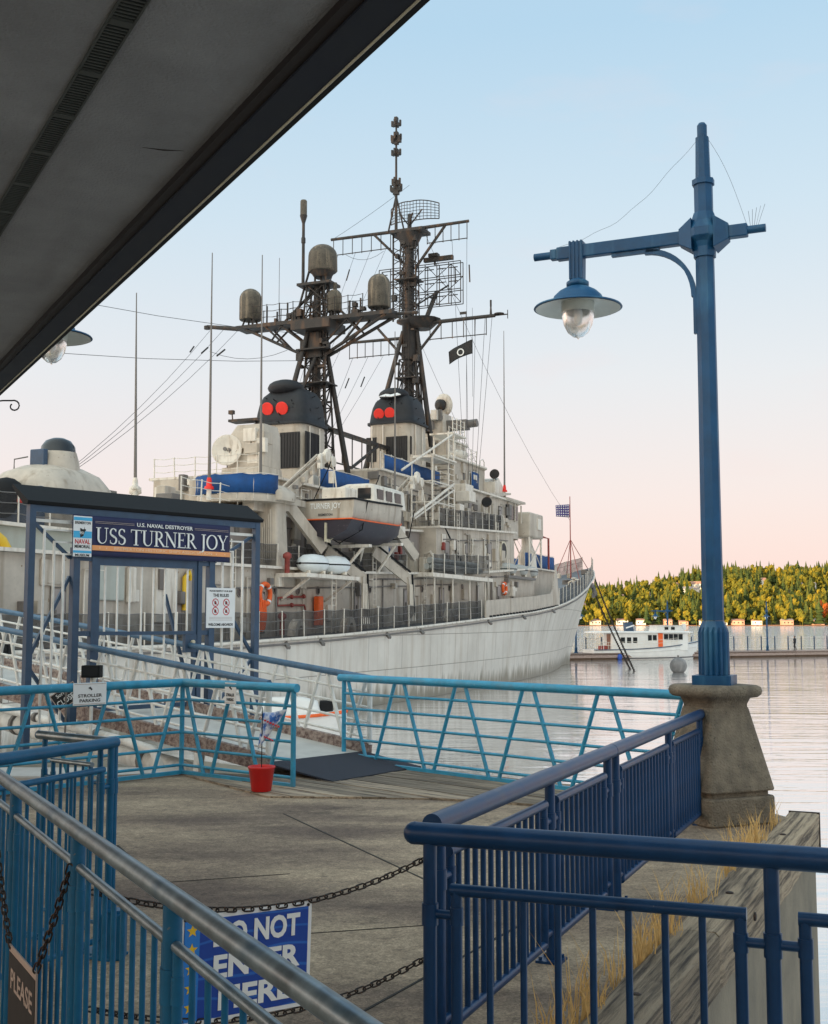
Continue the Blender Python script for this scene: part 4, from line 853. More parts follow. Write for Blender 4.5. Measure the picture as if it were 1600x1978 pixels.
# ---------------------------------------------------------------- chains and hanging signs
lk = MB(); ring = []
for i in range(18):
    a = 2 * math.pi * i / 18; x = .0105 * math.cos(a) + (.0115 if math.cos(a) > 0 else -.0115); ring.append(Vector((x, .0105 * math.sin(a), 0)))
def link_mesh(sc, mat, th=.0032):
    b = MB(); n = len(ring); rr = []
    for i, p in enumerate(ring):
        d = (ring[(i + 1) % n] - ring[i - 1]).normalized(); a = Vector((0, 0, 1)); c = d.cross(a)
        rr.append([p * sc + (a * math.cos(2 * math.pi * k / 6) + c * math.sin(2 * math.pi * k / 6)) * th * sc for k in range(6)])
    rr.append(rr[0]); b.loft(rr, caps=False); return b.mesh('link', mat)
def chain(name, label, p, q, sag, sc, mat, me=None):
    t = thing(name, label, 'chain', p); me = me or link_mesh(sc, mat); p, q = Vector(p), Vector(q); pitch = .034 * sc
    pts = [p.lerp(q, i / 200) - Vector((0, 0, 4 * sag * (i / 200) * (1 - i / 200))) for i in range(201)]
    acc = 0; k = 0; last = pts[0]; nxt = 0
    for a, c in zip(pts, pts[1:]):
        acc += (c - a).length
        while acc >= nxt:
            d = (c - a).normalized(); u = d.cross(Vector((0, 0, 1))).normalized(); v = u.cross(d); r_ = R(35) if k % 2 else R(125)
            m = Matrix((d, u * math.cos(r_) + v * math.sin(r_), -u * math.sin(r_) + v * math.cos(r_))).transposed().to_4x4(); m.translation = a - p
            inst('link', me, t, mtx=m); nxt += pitch; k += 1
    return t
lm = link_mesh(1.15, M['chain'])
RP = Vector((.035, 5.45)); Pz = lambda px, py: None
def seg(px, py, a, c):     # point over plan line a-c seen at the pixel
    d = pix(px, py); a, c = Vector(a), Vector(c); e = c - a; nn = Vector((-e.y, e.x)); k = (a.dot(nn)) / (d.x * nn.x + d.y * nn.y)
    return Vector((d.x * k, d.y * k, CAMZ + d.z * k))
cpost = Vector((c0.x, c0.y)).lerp(Vector((c1.x, c1.y)), .505)
rw, lw_ = (RP.x, RP.y), (cpost.x + .02, cpost.y + .04)
a1 = seg(818, 1660, rw, lw_); a0 = Vector((cpost.x + .02, cpost.y + .04, seg(150, 1722, rw, lw_).z))
chain('chain', 'rusty chain strung across the walkway holding up the blue warning sign', a1, a0, .135, 1.15, M['chain'], lm)
b1 = seg(818, 1853, rw, lw_); b0 = Vector((cpost.x + .02, cpost.y + .04, a0.z - .42)); chain('chain', 'lower rusty chain strung across the walkway at the foot of the blue warning sign', b1, b0, .135, 1.15, M['chain'], lm)
sdir = Vector((rw[0] - lw_[0], rw[1] - lw_[1], 0)).normalized()
s0 = seg(345, 1774, rw, lw_); s1 = seg(600, 1741, rw, lw_); s2 = seg(600, 1940, rw, lw_)
SW = (s1 - s0).length; SH = (s1 - s2).length * 1.0
ey = (s1 - s2).normalized(); sg = thing('warning_sign', 'blue and white DO NOT ENTER HERE sign with yellow stars hanging on chains', 'sign')
ctr = (s0 + s1) / 2 - ey * (SH / 2); ex = (s1 - s0).normalized(); sg.matrix_world = frame(ctr, ex, Vector((0, 0, 1)))
MB().bx(-SW / 2, SW / 2, -SH / 2, SH / 2, -.004, 0).build('board', M['white'], sg, bevel=.0015)
flat(sg, -SW / 2 + .018, SW / 2 - .018, -SH / 2 + .018, SH / 2 - .018, .0018, M['sign_waves'], 'panel')
flat(sg, -SW / 2 + .019, -SW / 2 + .085, -SH / 2 + .019, SH / 2 - .019, .0040, M['sign_blue2'], 'side_band')
for i in range(5): MB().prism(star(.026), .0052, .0062, None, (-SW / 2 + .052, SH / 2 - .055 - i * (SH - .10) / 4.4, 0)).build('star', M['yellow'], sg)
for i, s_ in enumerate(('DO NOT', 'ENTER', 'HERE')):
    txt(sg, s_, SH * .285, .04, SH * (.29 - .295 * i), .0048, M['letter'], .0042, fit=SW * (.66, .66, .56)[i])
for x in (-SW / 2 + .02, SW / 2 - .02): MB().tube((x, SH / 2 - .012, .001), (x, SH / 2 - .012, .006), .006, n=10).build('eyelet', M['chain'], sg)
# PLEASE sign at the far left, hanging on this side of the rail
cpA = Vector((c0.x, c0.y)).lerp(Vector((c1.x, c1.y)), .44); side = Vector((-(c1.y - c0.y), c1.x - c0.x)).normalized() * -1
cdir = Vector((c1.x - c0.x, c1.y - c0.y)).normalized(); cside = Vector((-cdir.y, cdir.x)) * (1 if Vector((-cdir.y, cdir.x)).dot(-Vector((c0.x, c0.y))) > 0 else -1)
la = Vector((c0.x, c0.y)) + cside * .10; lc_ = Vector((c1.x, c1.y)) + cside * .10
q1 = Vector((cpost.x + cside.x * .03, cpost.y + cside.y * .03, seg(137, 1722, la, lc_).z)); q2 = seg(68, 1880, la, lc_); q3 = seg(19, 1824, la, lc_); q4 = seg(-6, 1640, la, lc_)
chain('chain', 'rusty chain hanging from the rail post down to the dark notice board', q1, q2, .012, 1.1, M['chain'], lm); chain('chain', 'rusty chain rising from the dark notice board past the rail end', q3, q4, .015, 1.1, M['chain'], lm)
pls = thing('notice_board', 'dark notice board lettered PLEASE hanging askew on rusty chains', 'sign'); exx = (q2 - q3).normalized(); pls.matrix_world = frame(q3, exx, Vector((0, 0, 1)))
wpl = (q2 - q3).length + .02; hpl = .36
MB().bx(-.008, wpl, -hpl, .0, -.006, 0).build('board', M['tan'], pls); flat(pls, .002, wpl - .010, -hpl + .01, -.026, .0016, M['ink'], 'panel')
txt(pls, 'PLEASE', .11, wpl * .5, -.125, .0035, M['tan'], .0015, fit=wpl * .80)
# bucket and flag
bk = at_z(505, 1528, DZ + .028); t = thing('bucket', 'red plastic bucket standing on the wooden landing', 'bucket', bk)
MB().lathe([(.115, 0), (.122, .005), (.158, .27), (.168, .275), (.170, .30), (.160, .303), (.150, .28), (.112, .012)], n=32, caps=True).build('body', M['bucket'], t)
MB().lathe([(.0, .20), (.148, .20)], n=24, caps=False).build('sand', M['straw'], t)
fg = thing('garden_flag', 'small blue, white and red flag on a thin black stick in the red bucket', 'flag', bk + Vector((0, 0, .205)))
FL = at_y(505, 1366, bk.y).z - bk.z - .205
MB().tube((0, 0, -.01), (0, 0, FL), .006, n=8).build('stick', M['black'], fg)
def flag_mat():
    m, t, p = new_mat('flag_print'); n, l = t.nodes.new, t.links.new; tcn = n('ShaderNodeTexCoord'); no = n('ShaderNodeTexNoise'); no.inputs['Scale'].default_value = 11; no.inputs['Detail'].default_value = 3; l(tcn.outputs['Object'], no.inputs[0])
    cr_ = n('ShaderNodeValToRGB'); e = cr_.color_ramp.elements; e[0].position = .40; e[0].color = (.03, .14, .48, 1); e[1].position = .56; e[1].color = (.72, .75, .80, 1); l(no.outputs[0], cr_.inputs[0]); l(cr_.outputs[0], p.inputs['Base Color']); p.inputs['Roughness'].default_value = .7; return m
M['flag_print'] = flag_mat()
b = MB(); vs = []
out = [(0, .0, .30), (.1, .02, .33), (.2, .05, .31), (.30, .07, .26)]
for i in range(9):
    u = i / 8; x = .30 * u; ztp = FL - .05 - .02 * math.sin(u * 5); zbt = FL - .52 + .30 * u
    for j in range(6):
        vv = j / 5; vs.append((x * (1 - .25 * vv) - .05 * vv, .035 * math.sin(u * 7 + vv * 3), ztp + (zbt - ztp) * vv))
b.add(vs, [(i * 6 + j, (i + 1) * 6 + j, (i + 1) * 6 + j + 1, i * 6 + j + 1) for i in range(8) for j in range(5)], True); o = b.build('cloth', M['flag_print'], fg); o.modifiers.new('s', 'SOLIDIFY').thickness = .002
for k, (z0, ln_) in enumerate(((FL - .16, .2), (FL - .36, .12))):
    b = MB(); 
    for i in range(6): b.bar((.03 + ln_ * i / 6, -.045, z0 - ln_ * .45 * i / 6), (.03 + ln_ * (i + .7) / 6, -.045, z0 - ln_ * .45 * (i + .7) / 6 + .01), .02, .03, (0, 1, 0))
    b.build('lettering', M['print_red'], fg)
# stroller parking signs on the pier rail and the closed sign
def small_sign(px0, py0, px1, py1, ex, name, label, Y):
    a = at_y(px0, py0, Y); c = at_y(px1, py1, Y); w_ = abs(c.x - a.x) / abs(ex.x); h_ = abs(c.z - a.z)
    t = thing(name, label, 'sign'); t.matrix_world = frame((a + c) / 2, ex, (0, 0, 1)); MB().bx(-w_ / 2, w_ / 2, -h_ / 2, h_ / 2, -.008, 0).build('board', M['white'], t, bevel=.002)
    flat(t, -w_ / 2 + .012, w_ / 2 - .012, h_ / 2 - .018, h_ / 2 - .012, .002, M['tan'], 'border'); flat(t, -w_ / 2 + .012, w_ / 2 - .012, -h_ / 2 + .012, -h_ / 2 + .018, .002, M['tan'], 'border')
    txt(t, 'STROLLER', h_ * .2, 0, -h_ * .08, .003, M['ink'], .0008, fit=w_ * .72); txt(t, 'PARKING', h_ * .2, 0, -h_ * .30, .003, M['ink'], .0008, fit=w_ * .62)
    MB().prism([(-.03, .012), (.0, .03), (.035, -.004), (.02, -.02), (.005, -.002)], 0, .001, None, (0, h_ * .22, .002)).build('arrow', M['ink'], t)
    return t
dE = (e1 - e0).normalized(); dE2 = (e2 - e1).normalized()
def railpt(px, a, c): return seg(px, 1340, (a.x, a.y), (c.x, c.y)).y
small_sign(150, 1319, 198, 1362, Vector((dE.x, dE.y, 0)), 'parking_sign', 'wide white stroller parking sign on the blue pipe railing', railpt(174, e0, e1) - .075)
small_sign(433, 1319, 457, 1360, Vector((dE2.x, dE2.y, 0)), 'parking_sign', 'narrow white stroller parking sign near the open end of the blue pipe railing', railpt(445, e1, e2) - .075)
YC = 18.6; pc_ = at_y(128, 1345, YC); cs = thing('closed_sign', 'tilted black and white CLOSED sign hanging behind the blue pipe railing', 'sign'); cs.matrix_world = frame(pc_, Vector((1, .2, 0)), (0, 0, 1)) @ Matrix.Rotation(R(35), 4, 'Z')
MB().bx(-.21, .21, -.14, .14, -.008, 0).build('board', M['tan'], cs); flat(cs, -.195, .195, -.125, .125, .002, M['ink'], 'panel'); txt(cs, 'CLOSED', .12, 0, -.045, .004, M['letter'], .002, fit=.36); txt(cs, 'Sorry', .08, -.04, .07, .004, M['letter'], .001)
MB().bx(-.014, .014, -.05, -.02, -1.3, .1).build('stake', M['ship_dark'], cs).matrix_local = Matrix.Rotation(R(-35), 4, 'Z') @ Matrix.Rotation(R(-90), 4, 'X')
for i, (px, py, Y) in enumerate(((178, 1297, 18.7), (5, 1254, 22.5))):
    p = at_y(px, py, Y); t = thing('flood_light', ['black box floodlight on a short post behind the stroller sign', 'black box floodlight beside the upper gangway rail'][i], 'floodlight', (p.x, p.y, p.z)); MB().box((0, 0, 0), (.29, .2, .19)).build('housing', M['black'], t, bevel=.012); MB().box((0, -.104, 0), (.24, .012, .14)).build('lens', M['glass_dark'], t)
    MB().tube((0, 0, -.1), (0, 0, DZ - p.z - 1.0 if i == 0 else 1.05 - p.z), .028, n=8).build('post', M['white_paint'], t)
# ================================================================== the destroyer
ship = thing('destroyer', 'large grey naval destroyer moored alongside with two black-capped funnels and dark masts', 'warship', (BX, BY, 0), -TH)
DECK = [(0, 9.9), (2.5, 9.4), (8, 8.45), (14, 7.5), (21, 6.5), (31, 5.45), (40, 4.95), (53, 4.4), (65, 3.92), (72, 3.65), (84, 3.35), (128, 3.1)]
HB = [(0, .10), (1.5, .75), (4, 1.5), (8, 2.35), (15, 3.5), (22, 4.4), (31, 5.3), (42, 6.15), (53, 6.6), (65, 6.85), (90, 6.8), (110, 6.2), (126, 5.2)]
HW = [(0, .05), (4, .25), (8, .7), (15, 1.8), (22, 2.9), (31, 4.3), (42, 5.6), (53, 6.35), (65, 6.75), (90, 6.65), (110, 5.6), (126, 3.8)]
dz = lambda s: lerp(DECK, s); hb = lambda s: lerp(HB, s); hw = lambda s: lerp(HW, s)
def hull_pt(s, f, side):               # f: 0 waterline .. 1 deck edge
    D = dz(s); z = f * D; rake = 9.5 * max(0, 1 - s / 34) ** 1.5
    t = hw(s) + (hb(s) - hw(s)) * (f ** 1.7 if s < 45 else f)
    return Vector((side * t, -(s + rake * (1 - f) ** 1.15), z))
def hull_mat():
    m, t, p = new_mat('hull_plating'); n, l = t.nodes.new, t.links.new; tcn = n('ShaderNodeTexCoord')
    sp_ = n('ShaderNodeSeparateXYZ'); l(tcn.outputs['Object'], sp_.inputs[0]); cb_ = n('ShaderNodeCombineXYZ'); l(sp_.outputs[1], cb_.inputs[0]); l(sp_.outputs[2], cb_.inputs[1])
    def noise(sc, det, mapping):
        mpn = n('ShaderNodeMapping'); mpn.inputs['Scale'].default_value = mapping; l(tcn.outputs['Object'], mpn.inputs[0]); no = n('ShaderNodeTexNoise'); no.inputs['Scale'].default_value = sc; no.inputs['Detail'].default_value = det; no.inputs['Roughness'].default_value = .65; l(mpn.outputs[0], no.inputs[0]); return no.outputs[0]
    bk_ = n('ShaderNodeTexBrick'); bk_.inputs['Scale'].default_value = 1; bk_.inputs['Brick Width'].default_value = 4.2; bk_.inputs['Row Height'].default_value = 1.75; bk_.inputs['Mortar Size'].default_value = .022; bk_.inputs['Mortar Smooth'].default_value = .4; l(cb_.outputs[0], bk_.inputs[0])
    cr_ = n('ShaderNodeValToRGB'); e = cr_.color_ramp.elements; e[0].position = .3; e[0].color = (.60, .55, .485, 1); e[1].position = .7; e[1].color = (.76, .705, .63, 1); l(noise(.35, 6, (1, 1, 1)), cr_.inputs[0])
    def mix(fac, a, col):
        mx = n('ShaderNodeMix'); mx.data_type = 'RGBA'; l(fac, mx.inputs[0]); l(a, mx.inputs[6]); mx.inputs[7].default_value = (*col, 1); return mx.outputs[2]
    def rng(x, a, c, hi, lo=0):
        mr = n('ShaderNodeMapRange'); mr.inputs[1].default_value = a; mr.inputs[2].default_value = c; mr.inputs[3].default_value = lo; mr.inputs[4].default_value = hi; l(x, mr.inputs[0]); return mr.outputs[0]
    c = mix(rng(noise(1, 6, (.1, 1.6, .14)), .5, .8, .75), cr_.outputs[0], (.40, .31, .22))
    c = mix(rng(bk_.outputs[1], .3, 1, .8), c, (.20, .16, .13))
    c = mix(rng(noise(1, 8, (.1, 5.5, .09)), .60, .78, .8), c, (.26, .15, .08))
    # marine staining above the waterline with a ragged top
    ad = n('ShaderNodeMath'); ad.operation = 'MULTIPLY_ADD'; l(noise(1, 7, (.3, 1.9, .25)), ad.inputs[0]); ad.inputs[1].default_value = -3.0; l(sp_.outputs[2], ad.inputs[2])
    c = mix(rng(ad.outputs[0], -1.15, -.4, 0, .8), c, (.17, .15, .10))
    l(c, p.inputs['Base Color']); p.inputs['Roughness'].default_value = .5
    bm = n('ShaderNodeBump'); bm.inputs['Strength'].default_value = .5; bm.inputs['Distance'].default_value = .04; bm.invert = True; l(bk_.outputs[1], bm.inputs['Height'])
    b2 = n('ShaderNodeBump'); b2.inputs['Strength'].default_value = .4; b2.inputs['Distance'].default_value = .2; l(noise(.5, 2, (1, .35, 1)), b2.inputs['Height']); l(bm.outputs[0], b2.inputs['Normal']); l(b2.outputs[0], p.inputs['Normal']); return m
M['hull'] = hull_mat()
ST_ = [0, .6, 1.5, 3, 5, 8, 11, 15, 19, 23, 28, 34, 40, 48, 56, 65, 75, 85, 95, 105, 115, 125]
FR = [1, .93, .82, .68, .52, .36, .2, .08, 0]
hrings = []
for s in ST_:
    rg = [hull_pt(s, f, 1) for f in FR]; e = hull_pt(s, 0, 1); rg += [Vector((e.x * .75, e.y, -2.2))]
    lf = [Vector((-v.x, v.y, v.z)) for v in rg]
    hrings.append(rg + lf[::-1])
hb_ = MB(); hb_.loft(hrings, smooth=True, caps=True); hull = hb_.build('hull', M['hull'], ship)
dk_ = MB(); vs = []
for s in ST_[:-1] + [124.8]: vs += [(-hb(s) + .03, -s - .02, dz(s) + .03), (hb(s) - .03, -s - .02, dz(s) + .03)]
dk_.add(vs, [(2 * i, 2 * i + 1, 2 * i + 3, 2 * i + 2) for i in range(len(ST_) - 1)]); dk_.build('deck', M['deck_grey'], ship)
# gunwale pipe and scuppers
for sd_ in (1, -1): MB().path([Vector((sd_ * (hb(s) + .03), -s, dz(s) - .02)) for s in ST_[1:]], .075, 8).build('gunwale_pipe', M['ship_white'], ship)
MB().path([Vector((hb(s) + .05, -s, dz(s) - .22)) for s in ST_[7:]], .05, 6).build('rubbing_strake', M['ship_dark'], ship)
for px, py in ((545, 1240), (612, 1232), (740, 1217), (805, 1211), (945, 1192), (1010, 1181), (1060, 1170)):
    p = spt(px, py, 6.6 if px < 950 else (6.2 if px < 1040 else 5.2)); s = -p.y
    MB().bar((hb(s) - .1, -s, dz(s) - .1), (hb(s) + .28, -s - .3, dz(s) - .38), .16, .12).build('scupper', M['ship_dark'], ship)
# rails
stm = {}
def rail(par, pts, h=1.05, net=True, mat='ship_white', wires=3, step=2.1, name='guard_rail', r_=.035, netm='net'):
    pts = [Vector(p) for p in pts]; g = MB(); out = []
    for a, c in zip(pts, pts[1:]):
        n = max(1, round((c - a).length / step)); out += [a.lerp(c, i / n) for i in range(n)]
    out.append(pts[-1])
    for k in range(wires):
        z = h * (k + 1) / wires
        for a, c in zip(out, out[1:]):
            m_ = (a + c) / 2 - Vector((0, 0, .05 if k < wires - 0 else 0)); g.path([a + Vector((0, 0, z)), m_ + Vector((0, 0, z)), c + Vector((0, 0, z))], .016, 4)
    o = g.build(name, M['ship_dark'] if net else M[mat], par)
    key = (h, mat, r_)
    if key not in stm: stm[key] = MB().tube((0, 0, 0), (0, 0, h), r_, n=6).ball((0, 0, h), r_ * 1.3, n=6, m=4).mesh('stanchion', M[mat])
    for p in out: inst('stanchion', stm[key], o, p, (random.uniform(-.03, .03), random.uniform(-.03, .03), 0))
    if net:
        b = MB()
        for a, c in zip(out, out[1:]):
            b.add([a + Vector((0, 0, .03)), c + Vector((0, 0, .03)), c + Vector((0, 0, h)), (a + c) / 2 + Vector((0, 0, h - .06)), a + Vector((0, 0, h))], [(0, 1, 2, 3, 4)])
        b.build('netting', M[netm], o)
    return o
for sd_ in (1, -1):
    rail(ship, [(sd_ * (hb(s) - .15), -s, dz(s) + .03) for s in (53.5, 60, 66, 72, 80, 90, 104, 122)], 1.15)
    rail(ship, [(sd_ * (hb(s) - .12), -s, dz(s) + .03) for s in (1.2, 3, 6, 10, 15, 21, 27, 30.5)], 1.35, step=1.8)
# bulwark plate with the swept-up forward end
bw_ = []; n = 30
for sd_ in (1, -1):
    b = MB(); lo = []; hi = []
    for i in range(n + 1):
        s = 53 - (53 - 30.8) * i / n; top = 1.15 + (2.3 * max(0, (34.6 - s) / 3.8) ** 1.8 if s < 34.6 else 0)
        lo.append(Vector((sd_ * (hb(s) - .02), -s, dz(s) + .06))); hi.append(Vector((sd_ * (hb(s) - .02 - (.25 if s < 34 else 0) * (34 - s) / 3), -s, dz(s) + top)))
    off = Vector((-sd_ * .08, 0, 0)); b.loft([[lo[i], hi[i], hi[i] + off, lo[i] + off] for i in range(n + 1)], smooth=False); b.build('bulwark', M['ship'], ship)
fpm = MB().box((0, 0, 0), (.03, .5, .13)).mesh('freeing_port', M['black'])
for i in range(26):
    s = 52 - i * .8; inst('freeing_port', fpm, ship, (hb(s) + .03, -s, dz(s) + .10))
# ---------------------------------------------------------------- deckhouses
Z01 = [(26, 8.55), (33, 8.45), (44, 7.8), (52, 7.3), (61, 6.95), (70, 6.65), (84, 6.5), (110, 6.3)]
z01 = lambda s: lerp(Z01, s)
def house_(name, s0, s1, t, zb, ztp, mat='ship', par=None, nose=0.0, n=10, tb=None, rim=.12, rimmat='ship_white'):
    """deckhouse from station s1 (aft) to s0 (forward); zb / ztp functions of s; rounded forward end"""
    b = MB(); rings_lo = []; rings_hi = []; tb = tb or t
    ss = [s1 + (s0 - s1) * i / n for i in range(n + 1)]
    outl = [(t, s) for s in ss]
    if nose: outl = [(t, s) for s in ss[:-1]] + [(t * math.cos(a), s0 - nose * math.sin(a)) for a in [math.pi / 2 * k / 6 for k in range(7)]]
    full = outl + [(-x, s) for x, s in outl[::-1] if x > .01]
    lo = [Vector((x, -s, zb(s))) for x, s in full]; hi = [Vector((x, -s, ztp(s))) for x, s in full]
    b.add(lo + hi, [(i, (i + 1) % len(lo), len(lo) + (i + 1) % len(lo), len(lo) + i) for i in range(len(lo))], False); 
    half = len(outl); m = len(full)
    fs = []
    for i in range(half - 1):
        j = m - 1 - i
        if j - 1 > i + 1: fs.append((i, i + 1, j - 1, j))
        elif j > i + 1: fs.append((i, i + 1, j))
    b.add(hi, fs); o = b.build(name, M[mat], par or ship)
    if rim:
        e = MB()
        k = [(x + (.28 if x > 0 else -.28), s) for x, s in full]
        lo2 = [Vector((x, -s, ztp(s) + .01)) for x, s in k]; hi2 = [Vector((x, -s, ztp(s) + .01 + rim)) for x, s in k]
        e.add(lo2 + hi2, [(i, (i + 1) % m, m + (i + 1) % m, m + i) for i in range(m)]); e.add(hi2, fs); e.add(lo2, [f[::-1] for f in fs]); e.build('deck_edge', M[rimmat], o)
    return o
K = lambda v: (lambda s: v)
L0 = house_('deckhouse', 38, 112, 5.25, lambda s: dz(s) + .04, z01, nose=2.5, n=16)
L0f = house_('deckhouse', 26, 40, 3.4, lambda s: dz(s) + .04, lambda s: 8.45, n=6, nose=1.5)
L1a = house_('deckhouse', 57.2, 84, 3.7, lambda s: z01(s) + .13, lambda s: lerp([(57, 9.75), (62, 9.5), (84, 9.1)], s), n=8, mat='ship_mauve')
L1b = house_('bridge_house', 41.5, 57, 4.75, lambda s: z01(s) + .13, lambda s: lerp([(41, 10.7), (57, 10.0)], s), nose=2.2, n=8)
L2a = house_('funnel_house', 47.5, 62, 3.0, K(9.6), K(13.1), n=6)
L2b = house_('bridge_house', 36.6, 50, 3.55, K(10.6), K(13.35), nose=2.0, n=7)
L2c = house_('funnel_house', 63, 76, 2.9, K(9.35), K(11.2), n=5)
L3 = house_('bridge_house', 41.5, 49, 2.4, K(13.45), K(15.6), nose=1.6, n=5)
L4 = house_('director_tower', 42.6, 46.4, 1.35, K(15.7), K(17.2), nose=.9, n=4)
L1e = house_('deckhouse', 84.2, 96, 4.2, lambda s: z01(s) + .13, K(7.35), n=4, mat='ship_green')
# ragged plating overlay on walls: doors, vents, lockers, pipes, portholes (all on the starboard side and the after ends)
rs_ = random.Random(23)
prt = MB().lathe([(.20, 0), (.20, .03), (.15, .035), (.15, .01)], n=16, ax=(Vector((0, 1, 0)), Vector((0, 0, 1)), Vector((1, 0, 0))), caps=False).mesh('porthole', M['ship_dark']); prg = MB().lathe([(.16, .012), (.0, .012)], n=16, ax=(Vector((0, 1, 0)), Vector((0, 0, 1)), Vector((1, 0, 0))), caps=False).mesh('pane', M['glass_dark'])
for px, py in ((488, 1142), (531, 1140), (575, 1141), (614, 1141), (714, 1139), (815, 1138), (868, 1136), (893, 1134), (462, 1145), (940, 1130)):
    p = spt(px, py, 5.255); o = inst('porthole', prt, L0, (5.252, p.y, p.z)); inst('pane', prg, o)
def wall_clutter(par, t, s0, s1, zf, h, nbox, npipe, mat='ship', seed=1, aft=None):
    r = random.Random(seed)
    for i in range(nbox):
        s = r.uniform(s0, s1); z = zf(s) + r.uniform(.2, h - .5); w_, hh, d_ = r.uniform(.18, .75), r.uniform(.2, .9), r.uniform(.06, .32)
        MB().box((t + d_ / 2, -s, z + hh / 2), (d_, w_, hh)).build(r.choice(['locker', 'junction_box', 'vent_box']), M[r.choice([mat, mat, 'ship_white', 'ship_dark'])], par, bevel=.02)
    for i in range(npipe):
        s = r.uniform(s0, s1); z0 = zf(s); zz = z0 + h * r.uniform(.7, 1.0); k = r.uniform(.03, .07)
        MB().path([Vector((t + .08, -s, z0 + .02)), Vector((t + .08, -s, zz)), Vector((t + .08, -s - r.uniform(-1.2, 1.2), zz))], k, 6).build('pipe', M[r.choice([mat, mat, 'ship_dark', 'ship_white'])], par)
def aft_clutter(par, y, t0, t1, z0, z1, n, seed, mat='ship'):
    r = random.Random(seed)
    for i in range(n):
        x = r.uniform(t0, t1); z = r.uniform(z0, z1); w_, hh, d_ = r.uniform(.2, .8), r.uniform(.25, .9), r.uniform(.08, .5)
        MB().box((x, y - d_ / 2, min(z + hh / 2, z1)), (w_, d_, hh)).build(r.choice(['locker', 'vent_box', 'junction_box']), M[r.choice([mat, 'ship_white', 'ship_dark'])], par, bevel=.02)
wall_clutter(L0, 5.25, 42, 100, dz, 2.9, 34, 26, seed=3)
wall_clutter(L1b, 4.75, 44, 56.5, z01, 2.6, 16, 10, seed=4); wall_clutter(L1a, 3.7, 58, 83, z01, 2.6, 24, 12, seed=5)
wall_clutter(L2a, 3.0, 48, 61.5, K(9.8), 3.1, 20, 10, seed=6); wall_clutter(L2b, 3.55, 38.5, 49.5, K(10.75), 2.5, 16, 6, seed=7); wall_clutter(L2c, 2.9, 63.5, 75.5, K(9.4), 1.7, 12, 5, seed=8); wall_clutter(L3, 2.4, 43, 48.8, K(13.5), 1.9, 12, 5, seed=9)
aft_clutter(L2a, -62, -2.9, 2.9, 9.7, 12.8, 10, 31); aft_clutter(L2c, -76, -2.7, 2.7, 9.4, 11, 8, 32); aft_clutter(L3, -49, -2.2, 2.2, 13.5, 15.4, 8, 33); aft_clutter(L4, -46.4, -1.2, 1.2, 15.8, 17, 5, 34); aft_clutter(L2b, -50, -3.4, 3.4, 10.8, 13.1, 6, 35)
def deck_clutter(par, t0, t1, s0, s1, z, n, seed, hmax=1.2):
    r = random.Random(seed)
    for i in range(n):
        x = r.uniform(t0, t1); s = r.uniform(s0, s1); k = r.random(); h = r.uniform(.4, hmax); zz = z(s)
        if k < .5: MB().box((x, -s, zz + h / 2), (r.uniform(.3, .9), r.uniform(.3, .9), h)).build('deck_locker', M[r.choice(['ship', 'ship_white', 'ship_dark'])], par, bevel=.03)
        elif k < .8: MB().lathe([(.16, 0), (.16, h * .7), (.30, h * .75), (.28, h * .95), (.05, h)], (x, -s, zz), 12).build('mushroom_vent', M['ship_white'], par)
        else: MB().path([Vector((x, -s, zz)), Vector((x, -s, zz + h)), Vector((x + .3, -s, zz + h + .15)), Vector((x + .5, -s, zz + h * .8))], .11, 8).build('gooseneck_vent', M['ship'], par)
deck_clutter(L0, 4.0, 5.0, 58, 84, lambda s: z01(s) + .13, 12, 41); deck_clutter(L1a, -2.6, 3.2, 76.5, 83.5, K(9.25), 12, 42, 1.5); deck_clutter(L2c, 1.8, 2.7, 64, 70, K(11.33), 5, 43); deck_clutter(L2b, -3, 3.2, 37, 41, K(13.48), 6, 44, .8); deck_clutter(L1b, 3.4, 4.4, 45, 56, K(10.6), 8, 45); deck_clutter(ship, -1.8, 2.2, 6, 20, dz, 9, 46, .5)
# watertight doors, ladders and hose runs
def wt_door(par, t, s, z, mat='ship_mauve'):
    o = MB().prism([(-.33 + .12, -.85), (.33 - .12, -.85), (.33, -.73), (.33, .73), (.21, .85), (-.21, .85), (-.33, .73), (-.33, -.73)], 0, .06, (Vector((0, 1, 0)), Vector((0, 0, 1)), Vector((1, 0, 0))), (t + .003, -s, z)).build('door', M[mat], par)
    fr_ = MB(); c_ = [(-.36, -.9), (.36, -.9), (.36, .9), (-.36, .9), (-.36, -.9)]; fr_.path([Vector((t + .03, -s + a, z + b_)) for a, b_ in c_], .045, 5); fr_.build('door_frame', M['ship_dark'], o); MB().box((t + .1, -s - .2, z), (.06, .06, .3)).build('dog_lever', M['ship_dark'], o)
for s in (46.5, 57.5, 63, 69.5, 79.5, 86, 93): wt_door(L0, 5.25, s, dz(s) + 1.15)
for s in (47, 51.5, 55.2): wt_door(L1b, 4.75, s, z01(s) + 1.2)
for s in (60, 66, 72, 80): wt_door(L1a, 3.7, s, z01(s) + 1.2, 'ship_dark')
for s in (50.5, 58.5): wt_door(L2a, 3.0, s, 10.8, 'ship_dark')
for s in (41, 47.5): wt_door(L2b, 3.55, s, 11.9)
def wall_ladder(par, t, s, z0, z1):
    g = MB()
    for y in (-.2, .2): g.tube((t + .14, -s + y, z0), (t + .14, -s + y, z1), .025, n=5)
    for k in range(int((z1 - z0) / .32)): g.tube((t + .14, -s - .2, z0 + .2 + .32 * k), (t + .14, -s + .2, z0 + .2 + .32 * k), .018, n=4)
    g.build('ladder', M['ship_white'], par)
for s in (44.6, 60.4, 67.6, 82): wall_ladder(L0, 5.25, s, dz(s) + .1, z01(s) + .9)
